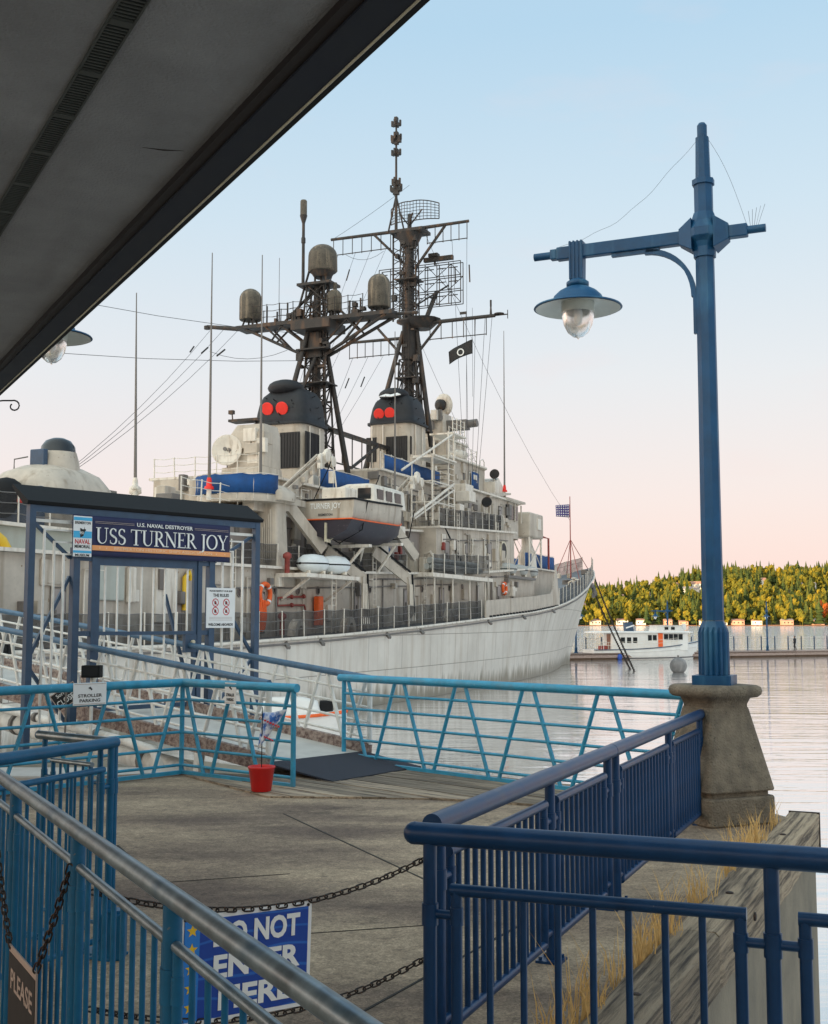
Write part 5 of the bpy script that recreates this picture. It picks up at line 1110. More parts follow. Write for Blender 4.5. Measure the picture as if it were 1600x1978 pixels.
for s in (53.5, 45.6): wall_ladder(L1b, 4.75, s, z01(s) + .1, 11.2)
for s in (64.5, 70, 77): wall_ladder(L1a, 3.7, s, z01(s) + .1, 10.2)
for s in (52.6, 60): wall_ladder(L2a, 3.0, s, 9.7, 13.9)
for k, (s0, s1, z_, t) in enumerate(((42, 70, 2.6, 5.33), (55, 83, 2.2, 5.33), (43, 56, 2.2, 4.83), (60, 82, 2.1, 3.78), (48, 61, 2.6, 3.08))):
    zz = (lambda s: dz(s) + z_) if t > 5 else ((lambda s: z01(s) + z_) if t > 3.5 else (lambda s: 9.8 + z_))
    MB().path([Vector((t, -s0 - (s1 - s0) * i / 8, zz(s0 + (s1 - s0) * i / 8) + (.05 if i % 2 else 0))) for i in range(9)], .035, 5).build('cable_run', M['ship_dark'], L0)
# catwalk decks, railings on the upper levels
rail(L0, [(5.3, -s, z01(s) + .13) for s in (84, 78, 70, 63)], 1.0); rail(L0, [(6.3, -s, z01(s) - .02) for s in (61.5, 56, 51.5)], 1.2)
rail(L1b, [(4.85, -s, lerp([(41, 10.82), (57, 10.12)], s)) for s in (56.8, 50, 44.5)] + [(4.1, -41.8, 10.82), (2.2, -39.8, 10.82)], 1.15, step=1.4)
rail(L2a, [(3.1, -61.8, 13.2), (3.1, -50.5, 13.2)], 1.0, net=False, step=1.6); rail(L1a, [(3.8, -83.6, 9.22), (3.8, -70, 9.45), (3.8, -63, 9.6)], 1.0, net=False, step=1.5)
rail(L3, [(2.5, -48.8, 15.7), (2.5, -43.2, 15.7), (1, -41.2, 15.7)], 1.0, net=False, step=1.2); rail(L2c, [(-3, -75.8, 11.3), (3, -75.8, 11.3)], 1.0, net=False, step=1.2)
# midships platform for the torpedo tubes
pf = MB(); pf.bx(4.9, 6.45, -61.8, -51.2, z01(56) - .35, z01(56) - .12); o = pf.build('platform', M['ship_white'], ship)
for s in (61, 58, 55, 52): MB().tube((6.2, -s, dz(s) + .03), (6.2, -s, z01(56) - .35), .06, n=8).build('prop', M['ship_white'], o)
tb_ = MB()
for x, z in ((5.55, .30), (5.95, .30), (5.75, .65)): tb_.tube((x, -60.6, z01(56) + z), (x, -52.3, z01(56) + z), .19, n=12)
tb_.bx(5.4, 6.1, -57.2, -55.8, z01(56) - .11, z01(56) + .2); tb_.build('torpedo_tubes', M['raft_grey'], ship)
# blue canvas dodgers
def dodger(pts, z0, z1, par=ship):
    b = MB(); P = []
    for a, c in zip(pts, pts[1:]):
        n = max(2, int((Vector(c) - Vector(a)).length / .5)); P += [Vector(a).lerp(Vector(c), i / n) for i in range(n)]
    P.append(Vector(pts[-1])); b.loft([[Vector((p.x + random.uniform(-.02, .02), p.y + random.uniform(-.02, .02), z0)), Vector((p.x + random.uniform(-.03, .03), p.y + random.uniform(-.03, .03), (z0 + z1) / 2)), Vector((p.x, p.y, z1 + random.uniform(-.03, .03)))] for p in P], smooth=True, closed=False, caps=False)
    o = b.build('canvas_dodger', M['canvas_blue'], par); o.modifiers.new('s', 'SOLIDIFY').thickness = .03
    g = MB()
    for p in P[::3]: g.tube((p.x, p.y, z0 - .25), (p.x, p.y, z1 + .05), .025, n=6)
    g.path([Vector((p.x, p.y, z1 + .05)) for p in P], .02, 5); g.build('dodger_frame', M['ship_white'], o)
tL, tR = sps(369, 930, -79).x, sps(520, 930, -79).x; tC, tW = (tL + tR) / 2, (tR - tL) / 2
arc_ = [(tC - tW * math.cos(a), -78.2 - 1.6 * math.sin(a)) for a in [math.pi * k / 12 for k in range(13)]]
tubz = 9.95
MB().prism([(x, y) for x, y in arc_] + [(tC + tW, -75.5), (tC - tW, -75.5)], tubz - .35, tubz - .05).build('gun_tub', M['ship'], ship)
for k in (tC - 1, tC + 1): MB().bx(k - .3, k + .3, -79.0, -76.5, 9.2, tubz - .35).build('support', M['ship'], ship)
dodger([(x, y) for x, y in arc_], tubz, tubz + .85)
dodger([(3.05, -69.5), (3.15, -66), (3.05, -63.3)], 11.35, 12.35); dodger([(3.2, -61.5), (3.25, -55.5), (3.2, -52.5)], 13.25, 14.05); dodger([(2.55, -44.5), (2.5, -42.7)], 13.6, 15.1)
dodger([(-3.3, -25.8), (3.3, -25.8)], 8.6, 9.7, L0f); dodger([(3.45, -34.5), (3.45, -26.1)], 8.6, 9.7, L0f)
# big blue cover, fire gear
p = spt(735, 1072, 4.4); MB().ball((4.5, p.y, p.z), .5, .75, .65, n=14).build('canvas_cover', M['canvas_blue'], ship)
# ---------------------------------------------------------------- funnels
def rrect(hx_, hy_, r_, c, z, n=5):
    out = []
    for i, (sx_, sy_) in enumerate(((1, 1), (-1, 1), (-1, -1), (1, -1))):
        for k in range(n + 1):
            a = i * math.pi / 2 + math.pi / 2 * k / n; out.append(Vector((c[0] + sx_ * (hx_ - r_) + r_ * math.cos(a), c[1] + sy_ * (hy_ - r_) + r_ * math.sin(a), z)))
    return out
def funnel(c, zb, zm, ztp, eyes, louv_a, louv_s, seed):
    r = random.Random(seed); b = MB(); b.loft([rrect(1.62, 1.55, .6, c, zb), rrect(1.58, 1.5, .6, c, zm)], caps=True); f = b.build('funnel', M['ship'], ship)
    cap = MB(); H = ztp - zm; rings_ = []
    for k, (q, dy) in enumerate(((1.09, 0), (1.1, 0), (1.02, .0), (.98, .02), (.93, .06), (.84, .14), (.66, .28), (.40, .38), (.1, .42))):
        zz = zm + .003 + H * (0, .06, .07, .30, .52, .72, .88, .97, 1.0)[k]
        rings_.append([Vector((v.x, v.y, v.z + (H * .0))) for v in rrect(1.6 * q, 1.5 * q, .58 * q, (c[0], c[1] + dy), zz)])
    cap.loft(rings_); cp_ = cap.build('funnel_cap', M['funnel_black'], f)
    bag = MB(); bag.ball((c[0] - .15, c[1] - .35, ztp - .12), 1.05, .95, .48, n=16); bag.build('canvas_hood', M['funnel_black'], cp_)
    for (px, py, rr) in eyes:
        p = sps(px, py, c[1] - 1.62); MB().lathe([(rr, 0), (rr, .05), (rr * .9, .06)], (p.x, c[1] - 1.50 + .0, p.z), 24, (Vector((1, 0, 0)), Vector((0, -.25, 1)).normalized(), Vector((0, -1, -.25)).normalized())).tube((p.x, c[1] - 1.0, p.z), (p.x, c[1] - 1.52, p.z), rr * .5, n=10).build('red_eye', M['red'], cp_)
    for k in range(26):
        a = r.uniform(0, 6.28); z = zm + H * r.uniform(.02, .8); q = 1.62 * (1.04 - .25 * (z - zm) / H)
        MB().tube((c[0] + q * .95 * math.cos(a), c[1] + q * .9 * math.sin(a), z), (c[0] + (q + .16) * math.cos(a), c[1] + (q + .14) * math.sin(a), z + .1), .03, n=5).build('cleat', M['funnel_black'], cp_)
    def louv(o_, wx, hh, ax, nm='louvre'):
        L_ = MB(); L_.box(o_, (wx, .05, hh), ax).build(nm, M['slats'], f, bevel=.0); n = int(wx / .16); g = MB()
        for i in range(n):
            u = -wx / 2 + wx * (i + .5) / n; g.box(Vector(o_) + ax[0] * u + ax[1] * .04, (.05, .04, hh * .96), ax)
        g.build('louvre_slats', M['slats'], f)
    ex, ez = Vector((1, 0, 0)), Vector((0, 0, 1))
    for (px0, py0, px1, py1) in louv_a:
        a = sps(px0, py0, c[1] - 1.55); d = sps(px1, py1, c[1] - 1.55); louv(((a.x + d.x) / 2, c[1] - 1.55, (a.z + d.z) / 2), abs(d.x - a.x), abs(a.z - d.z), (ex, Vector((0, -1, 0)), ez))
    for (px0, py0, px1, py1) in louv_s:
        a = spt(px0, py0, 1.62); d = spt(px1, py1, 1.62); louv((1.62, (a.y + d.y) / 2, (a.z + d.z) / 2), abs(d.y - a.y), abs(a.z - d.z), (Vector((0, 1, 0)), Vector((1, 0, 0)), ez))
    for x, y in ((-1.2, -1.6), (-.4, -1.62), (1.7, .2), (1.66, -.9)): MB().tube((c[0] + x, c[1] + y, zb), (c[0] + x, c[1] + y, zm - .1), .05, n=6).build('stack_pipe', M['ship_white'], f)
    return f
fa = funnel((-.05, -67.05), 11.3, 15.0, 17.35, ((515, 789, .36), (543, 788, .37)), ((541, 836, 579, 903),), ((590, 832, 616, 903),), 1)
ff = funnel((.15, -52.35), 13.2, 17.3, 19.55, ((731, 799, .37), (752, 797, .37)), ((708, 846, 727, 892), (746, 844, 787, 891)), ((793, 842, 812, 888),), 2)
MB().prism([(-.75, 0), (-.3, .28), (.1, .12), (.5, .3), (.85, .05), (.2, -.12), (-.3, -.05)], 0, .05, (Vector((1, 0, 0)), Vector((0, .75, .65)), Vector((0, -.65, .75))), (.1, -53.75, 19.18)).build('droppings', M['white'], ff)
# ---------------------------------------------------------------- after mast
YM = -64.0
am = MB(); am.tube((0, YM, 11.2), (0, YM, 24.2), .24, .18, 12).tube((-.38, YM + .1, 11.2), (-.3, YM + .1, 23.0), .09, n=8).tube((.32, YM + .3, 11.2), (.26, YM + .3, 23.0), .07, n=8); 
mast_a = am.build('after_mast', M['mast'], ship)
lg = MB(); tp_ = Vector((-.25, YM - .2, 22.2)); lg.tube((-2.1, -66.4, 11.3), tp_, .20, .13, 8); lg.tube((-1.2, -66.9, 13.6), (.3, YM, 20.6), .15, .1, 8)
p = sps(640, 905, YM + .5); lg.tube((1.75, YM + 1.2, 11.3), (.25, YM, 22.0), .20, .13, 8); lg.build('mast_leg', M['mast'], mast_a)
def X_(px, py, y=YM): return sps(px, py, y)
ld = MB()
for i in range(46): z = 11.6 + i * .26; ld.tube((.42, YM - .42, z), (.78, YM - .42, z), .018, n=4)
for x in (.42, .78): ld.tube((x, YM - .42, 11.4), (x, YM - .42, 23.4), .025, n=5)
ld.build('ladder', M['mast'], mast_a)
for z in (13.6, 15.4, 17.0, 18.6):
    MB().bar((-1.2 + (z - 11) * .07, YM - .1, z), (1.25 - (z - 11) * .06, YM + .2, z), .12, .12).build('cross_bar', M['mast'], mast_a)
    MB().bar((-1.1 + (z - 11) * .07, YM - .1, z + .1), (.3, YM, z + 1.5), .08, .08).build('cross_bar', M['mast'], mast_a)
zp = 21.7
pl_ = MB(); pl_.bx(-5.2, 5.1, YM - .65, YM + .65, zp, zp + .22); pl_.bx(-1.2, 1.3, YM - 1.1, YM + 1.1, zp - .5, zp - .003); pl_.build('yard_platform', M['mast'], mast_a)
MB().tube((-5.0, YM, zp + .15), (-7.6, YM, zp + .55), .15, .12, 10).lathe([(.2, -.1), (.2, .1)], (-7.6, YM, zp + .5), 10).build('yard_arm', M['mast'], mast_a)
MB().tube((5.0, YM, zp + .1), (6.4, YM, zp + .05), .1, n=8).build('yard_arm', M['mast'], mast_a)
for s_ in (-1, 1):
    for y in (-.5, .5):
        MB().tube((s_ * 4.6, YM + y, zp), (s_ * .3, YM + y * .4, zp - 2.1), .10, n=6).tube((s_ * 3.2, YM + y, zp), (s_ * 1.8, YM + y * .6, zp - 1.35), .07, n=6).tube((s_ * 2.2, YM + y, zp), (s_ * .3, YM + y * .4, zp - 1.5), .07, n=6).tube((s_ * 2.1, YM + y, zp), (s_ * 2.9, YM + y * .6, zp - .8), .06, n=6).build('yard_brace', M['mast'], mast_a)
rail(mast_a, [(-4.0, YM - .6, zp + .22), (3.2, YM - .6, zp + .22)], 1.1, net=False, mat='mast', step=.9, r_=.03); rail(mast_a, [(-4.0, YM + .6, zp + .22), (3.2, YM + .6, zp + .22)], 1.1, net=False, mat='mast', step=1.3, r_=.03)
MB().loft([rrect(.52, .4, .1, (.0, YM - .1), 19.6, 2), rrect(.36, .35, .1, (.0, YM - .1), 21.1, 2)]).build('mast_house', M['mast'], mast_a)
def dome(x, z, r_, h, par, base=.35):
    b = MB(); pr_ = [(r_ * .93, 0), (r_, .05), (r_, h - r_)] + [(r_ * math.cos(a), h - r_ + r_ * math.sin(a)) for a in [math.pi / 2 * k / 6 for k in range(1, 6)]] + [(.02, h)]
    b.lathe(pr_, (x, YM, z), 20); o = b.build('radome', M['radome'], par)
    for a in range(4): MB().tube((x + r_ * .7 * math.cos(a * 1.57 + .8), YM + r_ * .7 * math.sin(a * 1.57 + .8), z - base), (x + r_ * .5 * math.cos(a * 1.57 + .8), YM + r_ * .5 * math.sin(a * 1.57 + .8), z + .02), .06, n=6).build('radome_leg', M['mast'], o)
    return o
dome(-4.55, 22.35, .68, 1.95, mast_a); dome(3.98, 22.25, .66, 2.0, mast_a); dome(1.1, 22.3, .45, 1.35, mast_a); MB().tube((1.15, YM, 23.6), (1.15, YM, 24.05), .12, n=8).build('radome_stub', M['radome'], mast_a)
um_ = MB(); um_.bx(-1.1, 1.1, YM - .6, YM + .8, 23.95, 24.1)
for x in (-.9, .75):
    um_.tube((x * 1.5, YM - .3, zp + .2), (x * .55, YM, 25.2), .07, n=6); um_.tube((x * .4, YM + .3, zp + .2), (x * .2, YM, 25.2), .07, n=6); um_.tube((x * 2.6, YM, zp + .2), (x * .2, YM, 23.8), .08, n=6)
um_.build('upper_frame', M['mast'], mast_a)
b = MB(); b.lathe([(.8, 0), (.88, .08), (.86, .95)] + [(.86 * math.cos(a), .95 + .72 * math.sin(a)) for a in [math.pi / 2 * k / 6 for k in range(1, 6)]] + [(.02, 1.67)], (.22, YM + .2, 24.85), 22); b.build('radome', M['radome'], mast_a)
MB().lathe([(.5, 24.5), (.75, 24.86)], (.22, YM + .2, 0), 14).build('radome_seat', M['mast'], mast_a)
tx = X_(591, 450).x; b = MB(); b.tube((tx, YM - .3, 24.0), (tx, YM - .3, 27.9), .10, .09, 8); b.lathe([(.13, 26.6), (.13, 26.9), (.08, 27.0)], (tx, YM - .3, 0), 10); b.lathe([(.09, 27.8), (.22, 28.25), (.22, 28.3)], (tx, YM - .3, 0), 14); b.build('antenna_pole', M['mast'], mast_a)
MB().lathe([(.2, 28.3), (.2, 29.15), (.16, 29.22), (.03, 29.24)], (tx, YM - .3, 0), 14).build('antenna', M['radome'], mast_a)
for x in (-3.3, -2.6, -1.9, 2.2, 2.9): MB().tube((x, YM - .2, zp + .2), (x, YM - .2, zp + random.uniform(.9, 1.5)), .06, n=6).build('antenna_stub', M['mast'], mast_a)
MB().tube((-2.6, YM, zp + .2), (-2.6, YM, 26.0), .015, n=5).build('antenna_stub', M['mast'], mast_a)
# bridge between the masts
MB().bx(-.2, .2, -62.8, -53.2, 15.55, 15.75).build('catwalk', M['mast'], mast_a); cw = MB()
for k in range(7): cw.tube((.2, -62.4 + 1.4 * k, 13.7), (.2, -62.4 + 1.4 * k, 15.55), .04, n=5)
cw.tube((.2, -62.4, 13.7), (.2, -54, 13.7), .05, n=6); cw.tube((.2, -62.5, 12.3), (.2, -55.8, 15.5), .1, n=6); cw.build('catwalk_frame', M['mast'], mast_a)
# ---------------------------------------------------------------- fore mast
YF = -50.0; FX = X_(791, 520, YF).x
fm = MB(); fm.tube((FX, YF, 13.2), (FX, YF, 22.6), .34, n=14); fm.lathe([(.50, 22.4), (.56, 22.55), (.50, 24.9), (.90, 25.05), (.90, 25.2), (.42, 25.3)], (FX, YF, 0), 18); fm.tube((FX, YF, 25.2), (FX, YF, 31.6), .36, .33, 14); mast_f = fm.build('fore_mast', M['mast'], ship)
fl_ = MB(); fl_.tube((FX - 2.5, YF - 2.6, 13.2), (FX - .35, YF - .3, 24.4), .23, .15, 8); fl_.tube((FX + 1.95, YF + .3, 13.2), (FX + .5, YF, 25.0), .22, .16, 8); fl_.tube((FX + .3, YF + 2.6, 13.2), (FX + .1, YF + .3, 24.6), .2, .14, 8); fl_.build('mast_leg', M['mast'], mast_f)
wl = MB(); wl.tube((FX + 2.02, YF + .3, 12.6), (FX + 1.55, YF + .25, 16.2), .25, .23, 8); wl.build('mast_leg', M['ship_white'], mast_f)
for z in (15.6, 17.4, 19.6, 21.4):
    MB().bar((FX - 2.1 + (z - 13) * .17, YF - .5, z), (FX + 1.8 - (z - 13) * .11, YF + .1, z), .14, .14).build('cross_bar', M['mast'], mast_f)
MB().box((FX + .9, YF, 17.3), (1.3, 1.2, .12)).build('mast_step', M['mast'], mast_f)
ld = MB()
for i in range(66): z = 14 + i * .26; ld.tube((FX - .18, YF - .56, z), (FX + .18, YF - .56, z), .017, n=4)
for x in (-.18, .18): ld.tube((FX + x, YF - .56, 13.8), (FX + x, YF - .56, 31.2), .024, n=5)
ld.build('ladder', M['mast'], mast_f)
tr_ = MB()
for k in range(8): tr_.tube((FX - 1.15, YF - .2, 25.3 + .8 * k), (FX - .4, YF - .1, 25.7 + .8 * k), .03, n=5).tube((FX - 1.15, YF - .2, 25.7 + .8 * k), (FX - .4, YF - .1, 25.3 + .8 * k), .03, n=5)
tr_.tube((FX - 1.15, YF - .2, 25.2), (FX - 1.15, YF - .2, 31.4), .07, n=6); tr_.build('side_lattice', M['mast'], mast_f)
def yard(x0, z0, x1, z1, r_=.13): return MB().tube((x0, YF, z0), (x1, YF, z1), r_, r_ * .8, 10).build('yard_arm', M['mast'], mast_f)
a = X_(640, 456, YF); c = X_(906, 433, YF); zu = 31.75
yard(FX, zu, a.x, zu + .05); yard(FX, zu, c.x, zu + .05)
def ladder_ant(x0, x1, z, h, n):
    g = MB(); g.tube((x0, YF - .1, z - h), (x1, YF - .1, z - h), .035, n=6)
    for i in range(n): u = x0 + (x1 - x0) * i / (n - 1); g.tube((u, YF - .1, z), (u, YF - .1, z - h - .08), .032, n=6)
    return g.build('ladder_antenna', M['mast'], mast_f)
ladder_ant(a.x + .25, FX - 1.4, zu - .03, 1.15, 7); ladder_ant(FX + 1.4, c.x - .1, zu - .03, 1.15, 6)
zl = 24.9; c2 = X_(981, 607, YF)
yard(FX, zl, c2.x - .9, zl + .05, .15); yard(c2.x - 1.0, zl + .05, c2.x, zl + .05, .05); yard(FX, zl - .9, -4.9, zl - .85, .12)
ladder_ant(FX + 1.6, c2.x - 1.5, zl, 1.2, 6); ladder_ant(-4.6, FX - .9, zl - .9, 1.1, 7)
for s_ in (-1, 1):
    MB().tube((FX + s_ * 2.7, YF, zu - .05), (FX + s_ * .4, YF, zu - 2.9 + (.5 if s_ < 0 else 0)), .10, n=6).build('yard_brace', M['mast'], mast_f); MB().tube((FX + s_ * 2.4, YF, zl - .05), (FX + s_ * .5, YF, zl - 2.2), .10, n=6).build('yard_brace', M['mast'], mast_f)
MB().bx(FX - 1.2, FX + 1.3, YF - .8, YF + .8, zu - .35, zu - .13).lathe([(.5, zu - 1.3), (.95, zu - .36)], (FX, YF, 0), 14).build('mast_head', M['mast'], mast_f)
MB().lathe([(.62, zl - .35), (1.35, zl + .32)], (FX + .9, YF + .2, 0), 12).build('radar_seat', M['mast'], mast_f)
# air-search lattice radar
bs = MB(); x0, x1, z0, z1 = FX - 3.05, FX + 3.25, 26.6, 29.6; YB = YF + 1.6; nc, nr = 7, 3
for d in (0, .5):
    for j in range(nr + 1): bs.tube((x0, YB + d, z0 + (z1 - z0) * j / nr), (x1, YB + d, z0 + (z1 - z0) * j / nr), .035, n=5)
    for i in range(nc + 1): bs.tube((x0 + (x1 - x0) * i / nc, YB + d, z0), (x0 + (x1 - x0) * i / nc, YB + d, z1), .035, n=5)
for i in range(nc):
    for j in range(nr):
        xa, xb = x0 + (x1 - x0) * i / nc, x0 + (x1 - x0) * (i + 1) / nc; za, zb_ = z0 + (z1 - z0) * j / nr, z0 + (z1 - z0) * (j + 1) / nr
        bs.tube((xa, YB, za), (xb, YB + .5, zb_), .028, n=4) if (i + j) % 2 else bs.tube((xb, YB, za), (xa, YB + .5, zb_), .028, n=4)
        bs.tube(((xa + xb) / 2 - .32, YB - .25, (za + zb_) / 2), ((xa + xb) / 2 + .32, YB - .25, (za + zb_) / 2), .04, n=5); bs.tube(((xa + xb) / 2, YB - .25, (za + zb_) / 2), ((xa + xb) / 2, YB + .1, (za + zb_) / 2), .025, n=4)
bs.build('lattice_radar', M['mast'], mast_f); MB().tube((FX + 1.1, YF + .3, zl + .3), (FX + 1.3, YB + .3, 27.6), .16, n=8).tube((FX + .4, YF, 26.2), (FX + 2.2, YB + .3, 28), .07, n=6).build('radar_pedestal', M['mast'], mast_f)
MB().bx(FX + .5, FX + 2.7, YB - .2, YB + .1, 29.75, 30.05).bx(FX + .9, FX + 1.6, YB - .3, YB + .2, 30.06, 30.3).tube((FX + 1.3, YB, 29.5), (FX + 1.3, YB, 29.8), .08, n=6).build('interrogator', M['mast'], mast_f)
# surface-search dish of mesh
rd_ = MB(); W_ = 1.85
def pc(u, v): return Vector((FX + .05 + W_ * u, YF + .9 - .9 * (1 - u * u) * 1.0 + .0, 32.35 + 1.45 * v * (1 - .22 * u * u) + .25 * abs(u)))
for v in range(7): rd_.path([pc(-1 + i / 8, v / 6 * (1 - .0)) for i in range(17)], .022, 4)
for i in range(17): rd_.path([pc(-1 + i / 8, v / 4) for v in range(5)], .022 if i not in (0, 16) else .04, 4)
rd_.path([pc(-1 + i / 8, 0) for i in range(17)], .04, 5); rd_.path([pc(-1 + i / 8, 1) for i in range(17)], .04, 5)
rd_.build('mesh_radar', M['mast'], mast_f); MB().tube((FX, YF, zu - .1), (FX, YF + .1, 32.9), .16, n=8).tube((FX, YF, 32.0), (FX + .6, YF - .9, 32.6), .06, n=6).tube((FX, YF, 32.0), (FX + .9, YF + .2, 33.2), .05, n=6).tube((FX, YF, 32.0), (FX - .9, YF + .2, 33.2), .05, n=6).build('radar_pedestal', M['mast'], mast_f)
pxx = X_(771, 330, YF).x
pt_ = MB(); pt_.tube((pxx, YF - .5, 31.5), (pxx, YF - .5, 35.2), .12, .10, 8).tube((pxx, YF - .5, 35.2), (pxx, YF - .5, 39.4), .09, .07, 8)
for s_ in (-1, 1): pt_.tube((pxx + s_ * .6, YF - .5, 31.6), (pxx, YF - .5, 34.2), .06, n=6)
pt_.build('topmast', M['mast'], mast_f)
zpx = lambda y: X_(771, y, YF - .5).z
for y_, w_, h_ in ((232, .22, .5), (241, .62, .12), (268, .70, .5), (266, .30, .9), (297, .62, .14), (293, .3, .45), (353, .55, .35), (365, .80, .3), (372, .4, .25)):
    g = MB(); g.box((pxx, YF - .5, zpx(y_)), (w_, .3, h_))
    if w_ > .5:
        for s_ in (-1, 1): g.box((pxx + s_ * w_ / 2, YF - .5, zpx(y_) + .15), (.12, .14, .4)); g.box((pxx, YF - .5 + s_ * .3, zpx(y_) + .15), (.12, .12, .4))
    g.build('antenna', M['mast'], mast_f)
MB().tube((c2.x - 1.2, YF, zl), (c2.x - 1.2, YF, zl + .75), .1, .05, 8).tube((c2.x - 1.2, YF, zl + .7), (c2.x - 1.2, YF, zl + 1.15), .07, n=8).build('wind_gauge', M['mast'], mast_f); MB().box((c2.x - 3.2, YF, zl + .45), (.5, .06, .18)).tube((c2.x - 3.0, YF, zl), (c2.x - 3.0, YF, zl + .5), .025, n=5).build('wind_vane', M['mast'], mast_f)
MB().lathe([(.35, zl + .1), (.35, zl + .16)], (c2.x - .6, YF, 0), 12).tube((c2.x, YF, zl - .25), (c2.x, YF, zl + .35), .03, n=5).build('yard_lamp', M['mast'], mast_f)
# lattice members and small fittings that fill out both masts
mr_ = random.Random(77)
def lattice(par, c, z0, z1, w0, w1, n, y, r_=.045):
    for k in range(n):
        za, zc = z0 + (z1 - z0) * k / n, z0 + (z1 - z0) * (k + 1) / n; wa, wc = w0 + (w1 - w0) * k / n, w0 + (w1 - w0) * (k + 1) / n; g = MB()
        for yy in (y - wa * .5, y + wa * .5):
            g.tube((c - wa, yy, za), (c + wc, yy, zc), r_, n=5).tube((c + wa, yy, za), (c - wc, yy, zc), r_, n=5).tube((c - wc, yy, zc), (c + wc, yy, zc), r_, n=5)
            g.tube((c - wa, yy, za), (c - wc, yy, zc), r_ * 1.4, n=5).tube((c + wa, yy, za), (c + wc, yy, zc), r_ * 1.4, n=5)
        g.tube((c - wa, y - wa * .5, za), (c - wc, y + wc * .5, zc), r_, n=5).tube((c + wa, y - wa * .5, za), (c + wc, y + wc * .5, zc), r_, n=5)
        g.build('lattice_panel', M['mast'], par)
lattice(mast_a, 0, 13.0, 21.6, .95, .50, 7, YM); lattice(mast_f, FX, 16.0, 22.4, .95, .62, 5, YF); lattice(mast_f, FX, 25.3, 31.3, .62, .55, 6, YF, .035); lattice(mast_a, .0, 21.9, 24.0, .75, .55, 2, YM)
for par, c, y, z0, z1, n in ((mast_a, 0, YM, 12.5, 21, 16), (mast_f, FX, YF, 16, 31, 22), (mast_a, -1.5, YM, 21.9, 22.4, 5), (mast_a, 2.3, YM, 21.9, 22.6, 5)):
    for k in range(n):
        x = c + mr_.uniform(-1.0, 1.0); z = mr_.uniform(z0, z1); g = MB()
        g.box((x, y - mr_.uniform(.2, .6), z), (mr_.uniform(.12, .45), .3, mr_.uniform(.12, .5)))
        g.bar((x, y - .3, z), (c, y, z - .1), .05, .05); g.build('mast_fitting', M['mast'], par)
for z in (15.4, 18.0, 20.0): MB().bx(-.95, 1.0, YM - .9, YM + .7, z, z + .08).build('mast_grating', M['mast'], mast_a)
for z in (18.6, 21.0, 28.0): MB().bx(FX - .8, FX + .85, YF - .8, YF + .6, z, z + .08).build('mast_grating', M['mast'], mast_f)
# ---------------------------------------------------------------- rigging
rg_ = MB()
def wire(a, c, sag=0.0, r_=.014, g=rg_):
    a, c = Vector(a), Vector(c); g.path([a.lerp(c, i / 6) - Vector((0, 0, 4 * sag * (i / 6) * (1 - i / 6))) for i in range(7)], r_, 4)
for x in (-7.4, -6.4, -5.2): wire((x, YM, zp + .3), (-3.6 + x * .1, -82, 10.4), .5)
for x in (-5.6, -4.2, -3.0, -1.8): wire((x, YF, zu - 1.1), (-2.4 + x * .2, -63, 13.4), .3)
for x in (-4.4, -3.2, -2.0): wire((x, YF, zl - 2.0), (-1.6 + x * .1, -62, 12.6), .2)
for x in (4.2, 4.9, 5.6, 6.1): wire((x, YF, zl), (3.2, YF + 3 + (x - 4), 14.2), .1)
for x in (3.2, 4.3): wire((x, YF, zu - 1.15), (2.6 + x * .2, YF + 2, 15.8), 0)
wire((1.0, YF, zu), (0, -8, 14.5), 1.4); wire((FX, YF, zl + .5), (.5, -20, 8.0), 1.0); wire((0, YM, 21), (-10, -98, 19.5), .8); wire((0, YM, 19.5), (-12, -98, 16.0), .8); wire((FX, YF, 35), (a.x, YF, zu), .1); wire((-5, YF, zu - 1.2), (-2, YF, zu - 1.3), .5); wire((-7.4, YM, zp - 1), (-2, YM, zp - 1.4), .5)
rg_.build('rigging', M['wire'], ship)
ins = MB()
for (x, y, z, dx, dy, dz_) in [(-7.1, -66.2, 20.5, .33, -.82, -.47), (-6.0, -66.4, 20.3, .2, -.86, -.48), (-4.9, -66.3, 20.1, .1, -.86, -.5)] + [(x * .92 - .1, -51.5, 28.9, .1, -.6, -.8) for x in (-5.6, -4.2)] + [(-4.1, -51.2, 21.2, .1, -.7, -.7), (-2.9, -51.2, 21.2, .1, -.7, -.7), (3.3, -49.7, 28.8, 0, .1, -1), (4.35, -49.7, 28.8, 0, .1, -1)]:
    ins.tube((x, y, z), (x + dx * 1.2, y + dy * 1.2, z + dz_ * 1.2), .05, n=6)
ins.build('insulators', M['mast'], ship)
# ---------------------------------------------------------------- whip aerials
def whip(px0, py0, px1, py1, t, cone=True, foot=None):
    a = spt(px1, py1, t); c = spt(px0, py0, t); c.y = a.y + (c.y - a.y) * .3
    o = MB().tube(a + Vector((0, 0, .5)), c, .075, .022, 8).build('whip_aerial', M['ship_dark'], ship)
    MB().lathe([(.22, 0), (.2, .12), (.13, .15), (.12, .35), (.09, .52)], a, 12).build('aerial_base', M['red'] if cone else M['ship_white'], o)
    MB().tube((a.x, a.y, a.z if foot is None else foot), a + Vector((0, 0, .01)), .11, n=8).build('aerial_post', M['ship_white'], o)
    return a
whip(251, 560, 261, 945, 0, False, 7.4); whip(408, 487, 404, 945, 3.0, True, 9.6); whip(503, 490, 503, 962, 4.0, False, 7.0); a_ = whip(763, 640, 763, 1015, 4.9, True, 8.5); whip(975, 640, 975, 950, 3.3, True, 13.3)
MB().prism([(-.6, 0), (.0, -.45), (.6, 0), (.6, .65), (-.6, .65)], -.4, .4, (Vector((0, 1, 0)), Vector((0, 0, 1)), Vector((1, 0, 0))), (a_.x, a_.y, a_.z - .7)).build('aerial_housing', M['ship_white'], ship)
